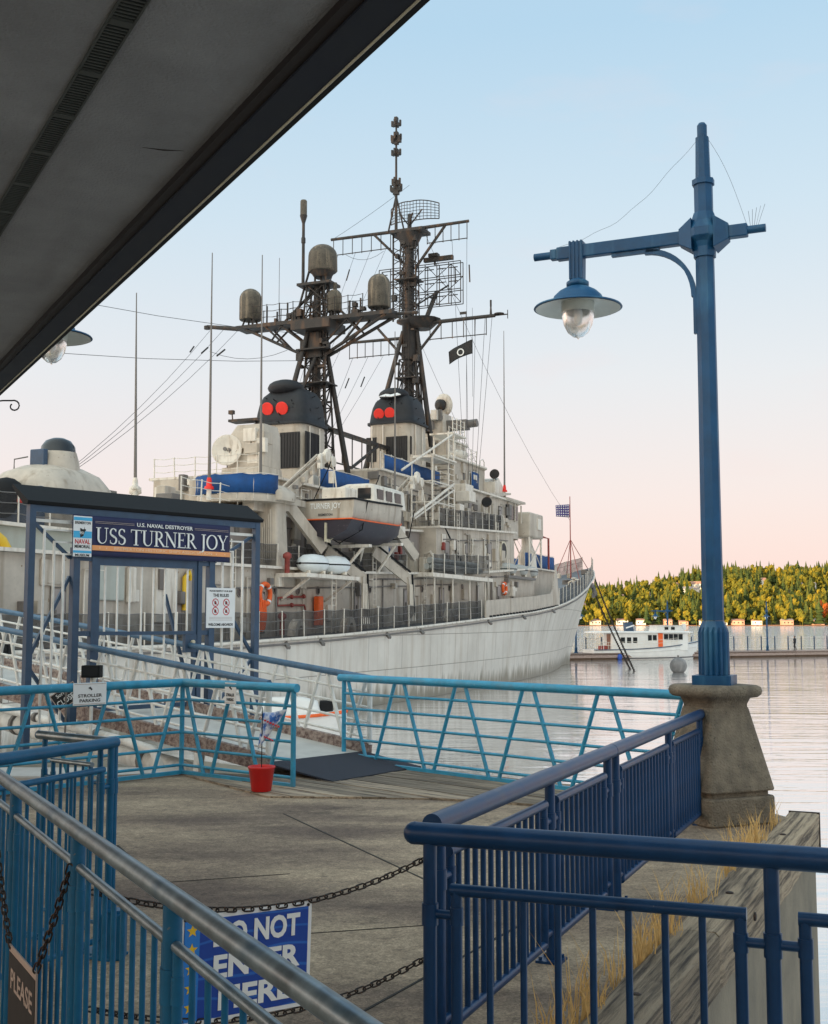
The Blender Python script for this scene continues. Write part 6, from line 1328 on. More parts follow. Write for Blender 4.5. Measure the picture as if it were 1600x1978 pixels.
# ---------------------------------------------------------------- directors
def dish(c, r_, nrm_, mat, par, back=False):
    nrm_ = Vector(nrm_).normalized(); a, b2, d = basis(nrm_); o = MB().lathe([(r_, .16), (r_ * .97, .18), (r_ * .7, .07), (r_ * .3, .01), (.02, 0), (.02, -.03), (r_ * .7, .03), (r_, .14), (r_, .16)], c, 28, (a, b2, d), caps=False).build('radar_dish', M[mat], par)
    MB().tube(Vector(c), Vector(c) + d * .42, .03, n=6).lathe([(.10, .36), (.10, .46)], c, 12, (a, b2, d)).build('feed_horn', M['ship_dark'], o); return o
yd = -72.6; dc = sps(492, 870, yd).x
da = MB(); da.loft([rrect(1.3, 1.1, .25, (dc - .15, yd), 11.25, 3), rrect(1.25, 1.05, .25, (dc - .15, yd), 12.0, 3)]); da.loft([rrect(1.05, .95, .12, (dc, yd), 12.02, 2), rrect(1.0, .9, .12, (dc + .05, yd), 13.7, 2), rrect(.8, .75, .12, (dc + .15, yd), 14.2, 2)]); da.bx(dc + .15, dc + 1.1, yd - 1.0, yd - .1, 13.2, 13.75)
dd = da.build('gun_director', M['ship'], ship); p = sps(443, 871, yd - 1.0); dish((p.x, yd - 1.15, p.z), .80, (.22, -1, .06), 'ship_white', dd); MB().tube((p.x, yd - 1.1, p.z), (dc - .3, yd - .4, 13.0), .16, n=8).bx(dc - 1.1, dc - .3, yd - .9, yd - .3, 12.0, 12.3).build('dish_arm', M['ship_dark'], dd)
aft_clutter(dd, yd - .75, dc - .1, dc + .9, 12.1, 13.6, 7, 51); MB().bx(dc - 1.3, dc + .4, yd - .5, yd + .3, 14.45, 14.58).tube((dc - 1.2, yd - .2, 14.5), (dc - 1.25, yd - .2, 14.95), .04, n=6).box((dc - 1.28, yd - .2, 15.0), (.28, .2, .2)).tube((dc + .1, yd, 14.1), (dc + .1, yd, 14.5), .08, n=6).build('signal_platform', M['mast'], dd)
yq = -44.4
dq = MB(); dq.loft([rrect(1.2, 1.2, .3, (0, yq), 17.3, 3), rrect(1.1, 1.1, .3, (0, yq), 17.9, 3)]); dq.loft([rrect(.9, 1.0, .15, (-.1, yq), 17.92, 2), rrect(.8, .9, .15, (-.1, yq), 19.4, 2)]); d2_ = dq.build('gun_director', M['ship'], ship); dish((.1, yq + .5, 20.25), .85, (.35, 1, .15), 'ship_white', d2_); MB().lathe([(.42, 0), (.42, .35), (.2, .5)], (.06, yq + .48, 20.25), 14, basis((-.35, -1, -.1))).tube((.0, yq, 19.3), (.08, yq + .35, 20.2), .14, n=8).build('dish_drive', M['mast'], d2_)
MB().bx(.3, 2.3, yq - .4, yq + .4, 18.2, 18.9).tube((2.2, yq, 18.6), (3.0, yq, 18.65), .3, n=12).build('range_finder', M['ship_dark'], d2_); aft_clutter(d2_, yq - 1.05, -.8, .8, 18, 19.2, 6, 53)
rail(L4, [(1.5, -46.2, 17.3), (1.5, -43, 17.3)], .9, net=False, step=1)
# scaffold tower beside the fore mast
tw = MB(); t0, t1 = 3.25, 4.65; sA, sB = 57.4, 53.6
for x in (t0, t1):
    for s in (sA, sB): tw.tube((x, -s, 10.2), (x, -s, 16.4 if s == sB else 14.6), .07, n=6)
for k in range(15): tw.tube((t1, -sB - .1, 10.6 + .38 * k), (t1, -sB - 1.0, 10.6 + .38 * k), .03, n=5)
for z in (11.6, 12.9, 14.4): 
    tw.tube((t1, -sA, z), (t1, -sB, z), .05, n=5); tw.tube((t0, -sB, z), (t1, -sB, z), .05, n=5); tw.tube((t0, -sA, z), (t1, -sA, z), .05, n=5)
tw.tube((t1, -sB - 1.0, 10.2), (t1, -sB - 1.0, 16.4), .05, n=6); tw.tube((t1, -62.2, 13.0), (t1, -sB, 16.4), .07, n=6); tw.tube((t1, -60.8, 10.3), (t1, -sB, 13.1), .09, n=6); tw.tube((t1, -60.3, 10.3), (t1, -sB, 12.7), .06, n=6); tw.bx(t0, t1 + .2, -sA, -sB, 14.45, 14.55); tw.bx(t0 - .2, t1 + .1, -sB - .3, -sB + 2.2, 16.35, 16.45); scf = tw.build('stair_tower', M['ship_white'], ship)
for k in range(11): MB().box((4.0, -57 + .3 * k, 10.4 + .36 * k), (.7, .24, .04)).build('stair_tread', M['ship_dark'], scf)
rail(scf, [(t1, -sB + 2, 16.45), (t1, -sB - .2, 16.45)], 1.0, net=False, step=.8); MB().tube((t1 - .6, -56, 10.2), (t1 - .6, -52, 8.2), .07, n=6).tube((4.7, -55.6, 10.2), (4.78, -52.8, 8.2), .09, n=6).build('tower_strut', M['black'], scf)
# bridge front: wing roof, windows, searchlights, boxes
br_ = MB(); br_.bx(.9, 3.9, -40.4, -35.6, 13.42, 13.58); br_.build('bridge_roof', M['ship'], ship); 
MB().bx(3.42, 3.62, -39.6, -36.8, 12.05, 13.1).build('bridge_window', M['glass_dark'], L2b)
for s in (39.2, 37.6, 36): MB().box((3.65, -s, 12.6), (.08, .14, 1.4)).build('window_post', M['ship'], L2b)
for k in range(4): MB().box((-1.5 + k * 1.0, -34.72, 12.6), (.75, .06, .7)).build('bridge_window', M['glass_dark'], L2b)
for px, py, t in ((760 + 180, 970, 4.4), (955, 916, 3.0)):
    p = spt(px, py, t); a, b2, d = basis((.5, -1, 0)); o = MB().lathe([(.30, -.25), (.36, 0), (.36, .28), (.32, .30)], p, 18, (a, b2, d)).build('searchlight', M['mast'], ship); MB().lathe([(.31, .302), (.0, .302)], p, 18, (a, b2, d), caps=False).build('lens', M['glass_dark'], o); MB().tube((p.x, p.y, p.z - 1.3), (p.x, p.y, p.z - .3), .07, n=8).build('searchlight_post', M['ship_white'], o)
p = spt(950, 935, 2.6); MB().prism([(-.9, 0), (.9, 0), (.9, 1.0), (-.1, 1.55), (-.9, 1.2)], -.6, .6, (Vector((0, 1, 0)), Vector((0, 0, 1)), Vector((1, 0, 0))), (2.6, p.y, 13.5)).build('signal_locker', M['ship_white'], ship)
wp = MB(); wp.prism([(-2.4, -.1), (2.6, .55), (2.6, .7), (-2.4, .25)], -.9, .9, (Vector((0, 1, 0)), Vector((0, 0, 1)), Vector((1, 0, 0))), (2.9, -41.6, 13.3)); wp.build('wing_roof', M['ship'], ship)
MB().path([(2.3, -41.8, 14.5), (2.3, -41.8, 16.2), (2.3, -41.2, 16.4), (2.3, -40.9, 16.2), (2.3, -40.9, 14.0)], .04, 6).build('hoop', M['ship_white'], ship)
p = spt(895, 880, 2.6); MB().lathe([(.55, 0), (.75, .15), (.7, .4), (.3, .6)], (2.2, p.y, p.z - .2), 16).bx(1.8, 2.6, p.y - .4, p.y + .4, 15.6, p.z - .2).build('target_sight', M['ship_white'], ship)
for px, py, t, sz in ((900, 960, 4.3, (1.0, 1.3, .7)), (893, 945, 3.6, (1.1, 1.6, .6)), (885, 995, 4.5, (.6, .8, 1.4))):
    p = spt(px, py, t); MB().box(p, sz).build('equipment_box', M['ship_white'], ship, bevel=.04)
# big box mounting forward of the bridge
bA, bB = sps(985, 1010, -34.2), sps(1024, 1010, -34.2); bzt, bzb = sps(1005, 989, -34.2).z, sps(1005, 1037, -34.2).z; bx_ = MB(); bx_.bx(bA.x, bB.x, -34.2, -30.4, bzb, bzt); bo_ = bx_.build('launcher_box', M['ship'], ship, bevel=.12); MB().bx(bB.x, bB.x + .07, -32.2, -31.2, bzb + .7, bzt - .4).build('box_hatch', M['ship_white'], bo_); MB().bx(bA.x + .3, bB.x - .3, -30.45, -29.8, bzb + .4, bzt - .3).build('box_nose', M['ship'], bo_, bevel=.1)
lg_ = MB()
for x in (bA.x + .2, bB.x - .15):
    for s in (34, 30.7): lg_.tube((x, -s, 8.5), (x, -s, bzb + .02), .09, n=8)
    lg_.tube((x, -34, 8.6), (x, -30.7, bzb - .1), .05, n=6); lg_.tube((x, -30.7, 8.6), (x, -34, bzb - .1), .05, n=6)
lg_.lathe([(.8, 8.5), (.7, 9.6), (.45, 10.2), (.45, bzb + .02)], ((bA.x + bB.x) / 2, -32.3, 0), 16); lg_.build('box_stand', M['ship_white'], bo_); MB().path([(bB.x + .3, -30.0, 8.5), (bB.x + .3, -30.0, bzb + .1), (bB.x - .2, -30.0, bzb + .25)], .09, 8).build('stand_pipe', M['rust_red'], bo_)
# crest plaque on the bridge wing
p = spt(972, 1065, 4.76); o = MB().lathe([(.78, 0), (.78, .06), (.6, .07)], (4.76, p.y, p.z), 28, (Vector((0, 1, 0)), Vector((0, 0, 1)), Vector((1, 0, 0)))).build('crest', M['cream'], L1b); MB().lathe([(.6, .075), (.0, .075)], (4.76, p.y, p.z), 24, (Vector((0, 1, 0)), Vector((0, 0, 1)), Vector((1, 0, 0))), caps=False).build('crest_face', M['ink'], o)
# davits and slides
for i, (s, px) in enumerate(((77.6, 535), (66.0, 705))):
    d = MB(); zb_ = z01(s) + .13; d.loft([rrect(.62, .55, .12, (4.75, -s), zb_, 2), rrect(.5, .48, .12, (4.75, -s), zb_ + 3.0, 2)]); d.loft([rrect(.85, .75, .2, (4.8, -s), zb_ + 3.0, 2), rrect(.9, .8, .2, (4.8, -s), zb_ + 3.35, 2), rrect(.5, .45, .2, (4.8, -s), zb_ + 3.7, 2)]); dv = d.build('davit', M['ship'], ship)
    ar_ = MB()
    for q in (-.14, .14): ar_.bar((4.9 + q, -s + .6, zb_ + 3.3), (5.4 + q, -s + 3.9, zb_ + 5.5), .07, .40)
    for k in range(7): ar_.bar((4.76 + .07 * k, -s + .85 + .45 * k, zb_ + 3.5 + .3 * k), (5.06 + .07 * k, -s + .85 + .45 * k, zb_ + 3.5 + .3 * k), .09, .09)
    ar_.tube((4.9, -s + .7, zb_ + 3.75), (5.3, -s + 3.4, zb_ + 5.6), .05, n=6); ar_.bar((5.1, -s + .75, zb_ + 3.0), (5.9, -s + 2.9, zb_ + .9), .24, .55); ar_.bar((5.0, -s + .55, zb_ + 3.55), (5.05, -s + .65, zb_ + 2.6), .4, .5); ar_.build('davit_arm', M['ship'], dv)
    for k in range(9): MB().box((5.0 + .06 * k + (.2 if k % 2 else -.2), -s + 1.0 + .3 * k, zb_ + 3.6 + .2 * k), (random.uniform(.1, .25), random.uniform(.12, .3), random.uniform(.1, .3))).build('davit_fitting', M[random.choice(['ship', 'ship_dark', 'ship_white'])], dv)
    hd_ = MB()
    for k in range(4): hd_.lathe([(.26, -.1), (.3, 0), (.26, .1)], (5.42 + .1 * (k % 2), -s + 3.6 + .34 * k, zb_ + 5.4 + .16 * (k % 3)), 14, (Vector((0, 1, 0)), Vector((0, 0, 1)), Vector((1, 0, 0))))
    hd_.path([(5.5, -s + 4.4, zb_ + 5.5), (5.7, -s + 4.5, zb_ + 4.9), (5.9, -s + 4.5, 10.1)], .04, 6); hd_.box((5.6, -s + 4.4, zb_ + 4.6), (.22, .22, .6)); hd_.build('block_and_tackle', M['ship_white'], dv)
    for k in range(5): MB().tube((4.65 + .1 * k, -s - .6, zb_ + .2), (4.6 + .1 * k, -s - .6, zb_ + 1.8 + .2 * k), .04, n=5).build('davit_pipe', M['ship'], dv)
for (qa, qb, qc) in (((630, 1065), (703, 1120), (705, 1205)), ((722, 1065), (790, 1120), (795, 1200))):
    a = spt(*qa, 5.4); b2 = spt(*qb, 6.5); c = spt(*qc, 6.55); g = MB(); g.bar(a, b2, .12, .55); g.bar(b2 + Vector((0, 0, .15)), c, .12, .4, (0, 1, 0)); o = g.build('boat_slide', M['ship'], ship); MB().bar(a + Vector((.1, 0, .4)), b2 + Vector((.1, 0, .42)), .08, .08).bar(b2 + Vector((.1, .25, .3)), c + Vector((.1, .25, 0)), .08, .08).build('slide_edge', M['black'], o)
    gr_ = MB()
    for k in range(4): gr_.tube(c + Vector((.12, -.45 + .22 * k, 0)), c + Vector((.05, -.3 + .17 * k, 2.0)), .035, n=5)
    gr_.build('slide_rods', M['ship_white'], o)
# vertical ladder, fairleads, red pipes, bollards on the main deck
p0_ = spt(643, 1212, 6.3); ld = MB()
for y in (-.22, .22): ld.tube((6.35, p0_.y + y, dz(73) + .05), (6.35, p0_.y + y, 6.9), .04, n=6)
for k in range(9): ld.tube((6.35, p0_.y - .22, dz(73) + .3 + .35 * k), (6.35, p0_.y + .22, dz(73) + .3 + .35 * k), .025, n=5)
ld.build('ladder', M['ship_white'], ship)
for px, py in ((578, 1224), (676, 1210), (872, 1190)):
    p = spt(px, py, 6.3); s = -p.y; g = MB(); n = 14; rr = []
    for k in range(n + 1):
        a = math.pi * k / n; rr.append([Vector((6.2 + d * .2, p.y + (.42 + .13 * q) * math.cos(a), dz(s) + .05 + (.62 + .14 * q) * math.sin(a))) for d, q in ((-1, -1), (1, -1), (1, 1), (-1, 1))])
    g.loft(rr, smooth=False); g.build('fairlead', M['ship_white'], ship)
pr = MB(); P5 = lambda x, y: spt(x, y, 5.35)
pr.path([P5(590, 1153), P5(562, 1153), P5(537, 1155), P5(536, 1170), P5(562, 1169), P5(588, 1169), P5(590, 1178)], .05, 6); pr.build('fire_main', M['rust_red'], L0)
for q in ((562, 1153), (562, 1169), (585, 1152)): MB().ball(P5(*q) + Vector((.05, 0, 0)), .11, n=8, m=6).build('valve', M['rust_red'], L0)
p = spt(612, 1180, 5.4); MB().box((5.5, p.y, p.z), (.3, .5, 1.4)).build('hose_rack', M['orange'], L0, bevel=.05)
for px, py in ((545, 1205), (555, 1068 + 20)):
    p = spt(px, py, 5.7); MB().lathe([(.12, -.5), (.12, .2), (.2, .25), (.2, .4), (.08, .5)], p, 12).build('hydrant', M['rust_red'], ship)
for px, py in ((857, 1055), (773, 1062), (766, 1075), (765, 985)): p = spt(px, py, 4.85); MB().box(p, (.2, .28, .5)).build('fire_extinguisher', M['rust_red'], ship, bevel=.04)
# gun mount aft
gm = MB(); GC = (0, -87.2); secs = []
for z, hx_, hy_, r_, dy in ((7.4, 1.75, 2.15, .8, 0), (7.6, 1.95, 2.35, 1.0, 0), (8.6, 2.0, 2.4, 1.1, 0), (9.5, 1.85, 2.25, 1.2, .05), (10.05, 1.5, 1.9, 1.2, .1), (10.35, .95, 1.3, .9, .15), (10.42, .3, .5, .3, .15)): secs.append(rrect(hx_, hy_, r_, (GC[0], GC[1] + dy), z, 6))
gm.loft(secs); gun = gm.build('gun_mount', M['ship'], ship)
cu = MB().lathe([(1.0, 9.4), (.82, 10.6), (.72, 10.95)], (.35, GC[1] - .0, 0), 20); cu.build('cupola', M['ship'], gun); MB().lathe([(.70, 10.95), (.66, 11.2), (.5, 11.42), (.25, 11.53), (.02, 11.56)], (.35, GC[1], 0), 20).build('cupola_dome', M['glass_dark'], gun); MB().box((.2, GC[1] - .95, 10.6), (.7, .25, .75)).build('cupola_hatch', M['gate_blue'], gun, bevel=.04)
MB().bx(-1.75, 1.75, GC[1] - 2.62, GC[1] - 2.3, 7.45, 9.3).build('front_shield', M['gate_blue'], gun, bevel=.1); MB().ball((0, GC[1] - 2.5, 8.9), .8, .7, .8, n=16).tube((0, GC[1] - 2.6, 8.9), (0, GC[1] - 8.5, 9.3), .22, .15, 14).build('gun_barrel', M['black'], gun)
for x in (-.85, .85): MB().lathe([(.30, 0), (.30, .08), (.25, .1)], (x, GC[1] - 2.62, 8.95), 20, (Vector((1, 0, 0)), Vector((0, 0, 1)), Vector((0, -1, 0)))).build('red_eye', M['red'], gun)
MB().lathe([(1.9, 6.4), (1.9, 7.42)], (0, GC[1], 0), 24).build('barbette', M['ship_green'], ship); MB().path([(-.8, GC[1] - 1.2, 10.2), (-.8, GC[1] - 1.2, 10.6), (-.3, GC[1] - 1.0, 10.7)], .03, 5).build('handhold', M['ship_dark'], gun)
rail(L1e, [(4.3, -95.5, 7.45), (4.3, -84.5, 7.45)], 1.05, step=1.6)
# items on the after house seen through the gate
for px, py, sz, mt in ((318, 1150, (.12, 1.3, 2.1), 'ship_white'), (345, 1155, (.3, .3, .5), 'ship_dark'), (215, 1120, (.1, 1.5, 1.5), 'ship_green'), (250, 1130, (.25, .35, 1.3), 'ship_white')):
    p = spt(px, py, 5.3); MB().box((5.25 + sz[0] / 2 + .003, p.y, p.z), sz).build('locker', M[mt], L0, bevel=.05)
p = spt(357, 1130, 5.4); MB().path([p + Vector((0, 0, -1)), p + Vector((0, 0, .3)), p + Vector((0, .3, .5)), p + Vector((0, .4, .2))], .1, 8).build('vent_pipe', M['yellow'], L0)
p = spt(20, 1055, 5.6); MB().path([Vector((4.6, p.y + .9 * math.cos(a), p.z - .3 + .7 * math.sin(a))) for a in [math.pi * k / 8 for k in range(9)]], .25, 8).build('hose_reel', M['yellow'], L1e)
# anchor at the bow, jackstaff, capstan
MB().box((.75, -2.4, 8.0), (.3, .9, .5)).tube((.7, -1.6, 7.9), (1.3, -2.9, 7.0), .22, n=8).bar((.9, -2.2, 6.9), (1.5, -3.6, 7.2), .3, .4).build('anchor', M['ship_dark'], ship)
js = MB(); jy = -7.8; jz = dz(7.8) + .04; js.tube((0, jy, jz), (0, jy, jz + 8.4), .07, .04, 8); 
for q in ((-1.4, -9.6), (1.4, -9.6), (1.3, -4.6), (-1.3, -4.6)): js.tube((q[0], q[1], dz(-q[1]) + .04), (0, jy, jz + 4.0), .035, n=5)
jk = js.build('jackstaff', M['rust_red'], ship); MB().lathe([(.35, 0), (.3, .3), (.42, .35), (.42, .45)], (.8, -12, dz(12)), 14).build('capstan', M['ship_dark'], ship); MB().box((.6, -4.6, dz(4.6) + .3), (.6, .6, .5)).build('bitts', M['ship_dark'], ship)
rail(ship, [(-hb(s) + .12, -s, dz(s) + .03) for s in (1.2, 3, 6)], 1.35, step=1.5, net=False)
# ---------------------------------------------------------------- loose things carried by the ship
SM = Matrix.Rotation(-TH, 4, 'Z'); SM.translation = Vector((BX, BY, 0))
def aboard(name, label, cat, p, rz=0, group=None):
    t = thing(name, label, cat, group=group); t.matrix_world = SM @ Matrix.Translation(p) @ Matrix.Rotation(rz, 4, 'Z'); return t
bt = aboard('motor_boat', 'grey launch with a black bottom and white cabin hanging in the ship davits', 'boat', (6.35, -75.2, 8.1))
secs = []; top_ = []
for k in range(15):
    f = k / 14; y = 8.6 * f; b_ = 1.42 * (1 - max(0, (f - .45) / .55) ** 2.2) + .02; zt_ = 1.85 + .38 * f ** 2; kz = .0 + .75 * max(0, (f - .6) / .4) ** 2
    secs.append((y, b_, zt_, kz))
def ring_b(y, b_, zt_, kz, lo, hi):
    H_ = zt_ - kz; pr_ = [(1.0, 1.0), (.985, .78), (.93, .50), (.72, .22), (.30, .06), (.05, 0)]
    r1 = []
    for q, v in pr_:
        v2 = lo + (hi - lo) * v; r1.append(Vector((b_ * q, y, kz + H_ * v)))
    return r1
def strip(i0, i1, mat, name, off=0):
    b = MB(); rr = []
    for (y, b_, zt_, kz) in secs:
        r1 = ring_b(y, b_, zt_, kz, 0, 1)[i0:i1 + 1]; rr.append(r1 + [Vector((-v.x, v.y, v.z)) for v in r1[::-1]])
    b.loft(rr, smooth=True, closed=False, caps=False)
    r0 = rr[0]; n = len(r0); h_ = n // 2
    b.add(r0, [(i, i + 1, n - 2 - i, n - 1 - i) for i in range(h_ - 1)] + ([] if n % 2 == 0 else [])); 
    return b.build(name, mat, bt)
M['boat_black'] = paint('antifouling', (.028, .022, .034), .55, .35, 1.5, chips=(.12, .10, .11), chip_amt=.66)
strip(0, 2, M['ship'], 'topsides'); strip(2, 5, M['boat_black'], 'bottom')
g = MB()
for sd_ in (1, -1): g.path([Vector((sd_ * (b_ + .03), y, zt_ + .02)) for y, b_, zt_, kz in secs], .055, 6)
g.path([Vector((-1.45, -.03, 1.87)), Vector((1.45, -.03, 1.87))], .055, 6); g.build('gunwale', M['black'], bt)
g = MB(); 
for sd_ in (1, -1): g.path([Vector((sd_ * (b_ * .935 + .015), y, kz + (zt_ - kz) * .50)) for y, b_, zt_, kz in secs], .035, 5)
g.path([Vector((-1.34, -.025, .93)), Vector((1.34, -.025, .93))], .035, 5); g.build('boot_line', M['orange'], bt)
vs = []
for y, b_, zt_, kz in secs: vs += [(-b_ * .97, y, zt_ - .03), (b_ * .97, y, zt_ - .03)]
MB().add(vs, [(2 * i, 2 * i + 1, 2 * i + 3, 2 * i + 2) for i in range(14)]).build('deck', M['ship_white'], bt)
cb2 = MB(); cb2.loft([rrect(1.05, 2.1, .25, (0, 5.2), 1.9, 3), rrect(.98, 2.0, .25, (0, 5.2), 2.85, 3), rrect(.7, 1.8, .25, (0, 5.2), 2.98, 3)]); cabin = cb2.build('cabin', M['ship_white'], bt)
for y in (3.9, 5.0, 6.1): MB().box((1.02, y, 2.45), (.05, .75, .5)).build('window', M['glass_dark'], cabin)
for x in (-.5, .5): MB().box((x, 3.14, 2.45), (.7, .05, .55)).build('window', M['glass_dark'], cabin)
MB().bx(-.75, .55, .9, 2.3, 1.83, 2.55).build('engine_box', M['ship_white'], bt, bevel=.08)
MB().bar((-.0, .12, .75), (0, .1, -.15), .06, .55).build('rudder', M['cream'], bt); MB().tube((0, .9, .35), (0, .25, .25), .05, n=8).ball((0, .3, .25), .3, .05, .3, n=12).build('propeller', M['cream'], bt)
txt(bt, 'TURNER JOY', .38, -.05, -.04, 1.55, M['letter'], .004, fit=1.6).rotation_euler = (R(90), 0, 0); txt(bt, 'BREMERTON', .16, -.05, -.04, 1.14, M['ink'], .002, fit=.75).rotation_euler = (R(90), 0, 0)
for y in (1.4, 7.2):
    MB().path([Vector((1.5, y, 1.9)), Vector((1.2, y, .5)), Vector((0, y, -.12 + (.5 if y > 5 else 0))), Vector((-1.2, y, .5)), Vector((-1.5, y, 1.9)), Vector((-.6, y, 3.6)), Vector((-.55, y + .1, 3.9))], .03, 6).build('sling', M['black'], bt)
MB().bx(-1.3, 1.3, 2.0, 2.3, -.30, -.16).build('cradle', M['ship_white'], bt); MB().bx(-1.3, 1.3, 5.9, 6.2, .0, .14).build('cradle', M['ship_white'], bt)
for x in (-.9, .9):
    for y, z in ((2.15, -.3), (6.05, 0)): MB().tube((x - 1.0 if x > 0 else x - .4, y, -1.5 + .12), (x, y, z), .08, n=8).build('cradle_leg', M['ship_white'], bt)
def raft(p, rz, mat, label, group):
    t = aboard('life_raft', label, 'life raft', p, rz, group); b = MB(); pr_ = [(.02, -.78), (.24, -.74), (.40, -.5), (.45, -.1), (.45, .1), (.40, .5), (.24, .74), (.02, .78)]
    b.lathe(pr_, (0, 0, .47), 20, (Vector((1, 0, 0)), Vector((0, 0, 1)), Vector((0, 1, 0)))); b.build('canister', mat, t); MB().lathe([(.02, -.80), (.25, -.76), (.415, -.5), (.465, -.1), (.465, .1), (.415, .5), (.25, .76), (.02, .80)], (0, 0, .47), 20, (Vector((1, 0, 0)), Vector((0, 0, .26)), Vector((0, 1, 0)))).build('band', M['black'], t)
    for y in (-.4, .4): MB().bx(-.4, .4, y - .05, y + .05, .0, .14).build('cradle', M['ship_white'], t)
for k, (px, py) in enumerate(((612, 1098), (641, 1108))):
    p = spt(px, py, 6.25); raft((6.1 + .35 * k, p.y - .1, 6.42), R(-32), M['raft'], ['white life raft canister on the rack end beside the orange life ring', 'white life raft canister on the rack end above the vertical ladder'][k], 'white raft canisters below the launch')
MB().prism([(-78.2, 6.2), (-72.6, 6.2), (-72.6, 6.38), (-78.2, 6.38)], 5.3, 6.9, (Vector((0, 1, 0)), Vector((0, 0, 1)), Vector((1, 0, 0)))).build('raft_shelf', M['ship_white'], ship); 
for s in (77.6, 73.2): MB().bar((5.28, -s, 5.2), (6.7, -s, 6.18), .1, .12).build('shelf_bracket', M['ship_white'], ship)
MB().bx(3.42, 5.6, -45.2, -38.6, 7.3, 7.48).build('raft_shelf', M['ship_dark'], ship)
for k, (px, py) in enumerate(((982, 1095), (1004, 1098), (1024, 1105))):
    p = spt(px, py, 5.1); raft((5.0, p.y, 7.50), R(-35), M['raft_grey'], ['grey life raft canister on the bridge rack, next to the round crest', 'grey life raft canister in the middle of the three on the bridge rack', 'grey life raft canister on the bridge rack, next to the blue canvas'][k], 'grey raft canisters beside the bridge')
def ring_(px, py, t, label, r_=.38):
    p = spt(px, py, t); o = aboard('life_ring', label, 'life ring', (t, p.y, p.z - r_)); b = MB(); n = 24; rr = []
    for i in range(n + 1):
        a = 2 * math.pi * i / n; c = Vector((0, r_ * math.cos(a), r_ + r_ * math.sin(a))); e = Vector((0, math.cos(a), math.sin(a))); rr.append([c + (e * math.cos(q) + Vector((1, 0, 0)) * math.sin(q)) * .11 for q in [2 * math.pi * j / 8 for j in range(8)]])
    b.loft(rr, caps=False); b.build('float', M['orange'], o)
    for i in range(4): a = math.pi / 4 + i * math.pi / 2; MB().lathe([(.115, -.05), (.118, 0), (.115, .05)], (0, r_ * math.cos(a), r_ + r_ * math.sin(a)), 10, (Vector((1, 0, 0)), Vector((0, math.cos(a), math.sin(a))), Vector((0, -math.sin(a), math.cos(a))))).build('band', M['white'], o)
ring_(512, 1148, 5.40, 'orange life ring hung on the deckhouse beside the gate', .46); ring_(975, 1137, 5.40, 'orange life ring hung under the bridge wing')
p = spt(507, 1188, 5.5); o = aboard('rope_bag', 'orange bundle of rescue line hanging below the life ring', 'rope', (5.42, p.y, p.z - .75)); g = MB()
for k in range(6): g.path([Vector((.08 * (k % 2), -.25 + .09 * k, 1.4)), Vector((.12, -.27 + .1 * k, .7)), Vector((.06, -.22 + .08 * k, .02 + .05 * (k % 3)))], .07, 6)
g.build('line', M['orange'], o)
# flags
def cloth_flag(name, label, origin, w_, h_, mat, droop, rz=0):
    t = aboard(name, label, 'flag', origin, rz); b = MB(); vs = []; nx_, ny_ = 12, 8
    for i in range(nx_ + 1):
        for j in range(ny_ + 1):
            u, v = i / nx_, j / ny_; vs.append((-w_ * u, .12 * math.sin(u * 6 + v * 1.5) * u, -h_ * v * (1 - .15 * u) - droop * u ** 1.3))
    b.add(vs, [(i * (ny_ + 1) + j, (i + 1) * (ny_ + 1) + j, (i + 1) * (ny_ + 1) + j + 1, i * (ny_ + 1) + j + 1) for i in range(nx_) for j in range(ny_)], True); o = b.build('cloth', mat, t); o.modifiers.new('s', 'SOLIDIFY').thickness = .01
    return t
M['jack'] = paint('jack_blue', (.045, .03, .16), .7, .1, 4); fj = cloth_flag('jack_flag', 'navy jack with rows of white stars on the bow staff', (-.06, jy, jz + 7.6), 1.45, 1.35, M['jack'], .05)
for i in range(6):
    for j in range(5):
        u = (i + .6) / 6.3; v = (j + .5) / 5; MB().prism(star(.09), -.001, .001, (Vector((1, 0, 0)), Vector((0, 0, 1)), Vector((0, -1, 0))), (-1.45 * u, .12 * math.sin(u * 6 + v * 1.5) * u - .02, -1.35 * v * (1 - .15 * u) - .05 * u ** 1.3)).build('star', M['letter'], fj)
p = sps(913, 655, YF + .3); fp = cloth_flag('signal_flag', 'black flag with a white round emblem flying below the fore yard', (p.x, p.y, p.z), 1.75, 1.0, M['ink'], .75)
n = 20; MB().add([(-.85 + .26 * math.cos(6.2832 * k / n), -.09, -.85 + .26 * math.sin(6.2832 * k / n)) for k in range(n)] + [(-.85 + .18 * math.cos(6.2832 * k / n), -.09, -.85 + .18 * math.sin(6.2832 * k / n)) for k in range(n)], [(k, (k + 1) % n, n + (k + 1) % n, n + k) for k in range(n)]).build('emblem', M['letter'], fp)
MB().tube((0, 0, -4), (0, 0, 2.2), .012, n=4).build('halyard', M['wire'], fp)
# ================================================================== harbour
# anchor chains from the bow
def w_(t, y, z): return SM @ Vector((t, y, z))
big = link_mesh(7.5, M['chain'], .0034)
a = w_(.55, -.3, 7.9); c = at_z(1227, 1297, 0.0); chain('mooring_chain', 'heavy black chain from the bow rail down to the water', w_(.5, .3, 8.7), c + Vector((0, 0, -.1)), .25, 7.5, M['chain'], big)
chain('mooring_chain', 'heavy black chain from the bow anchor down to the water', w_(1.1, -2.2, 7.0), at_z(1219, 1293, 0) + Vector((0, 0, -.1)), .2, 7.5, M['chain'], big)
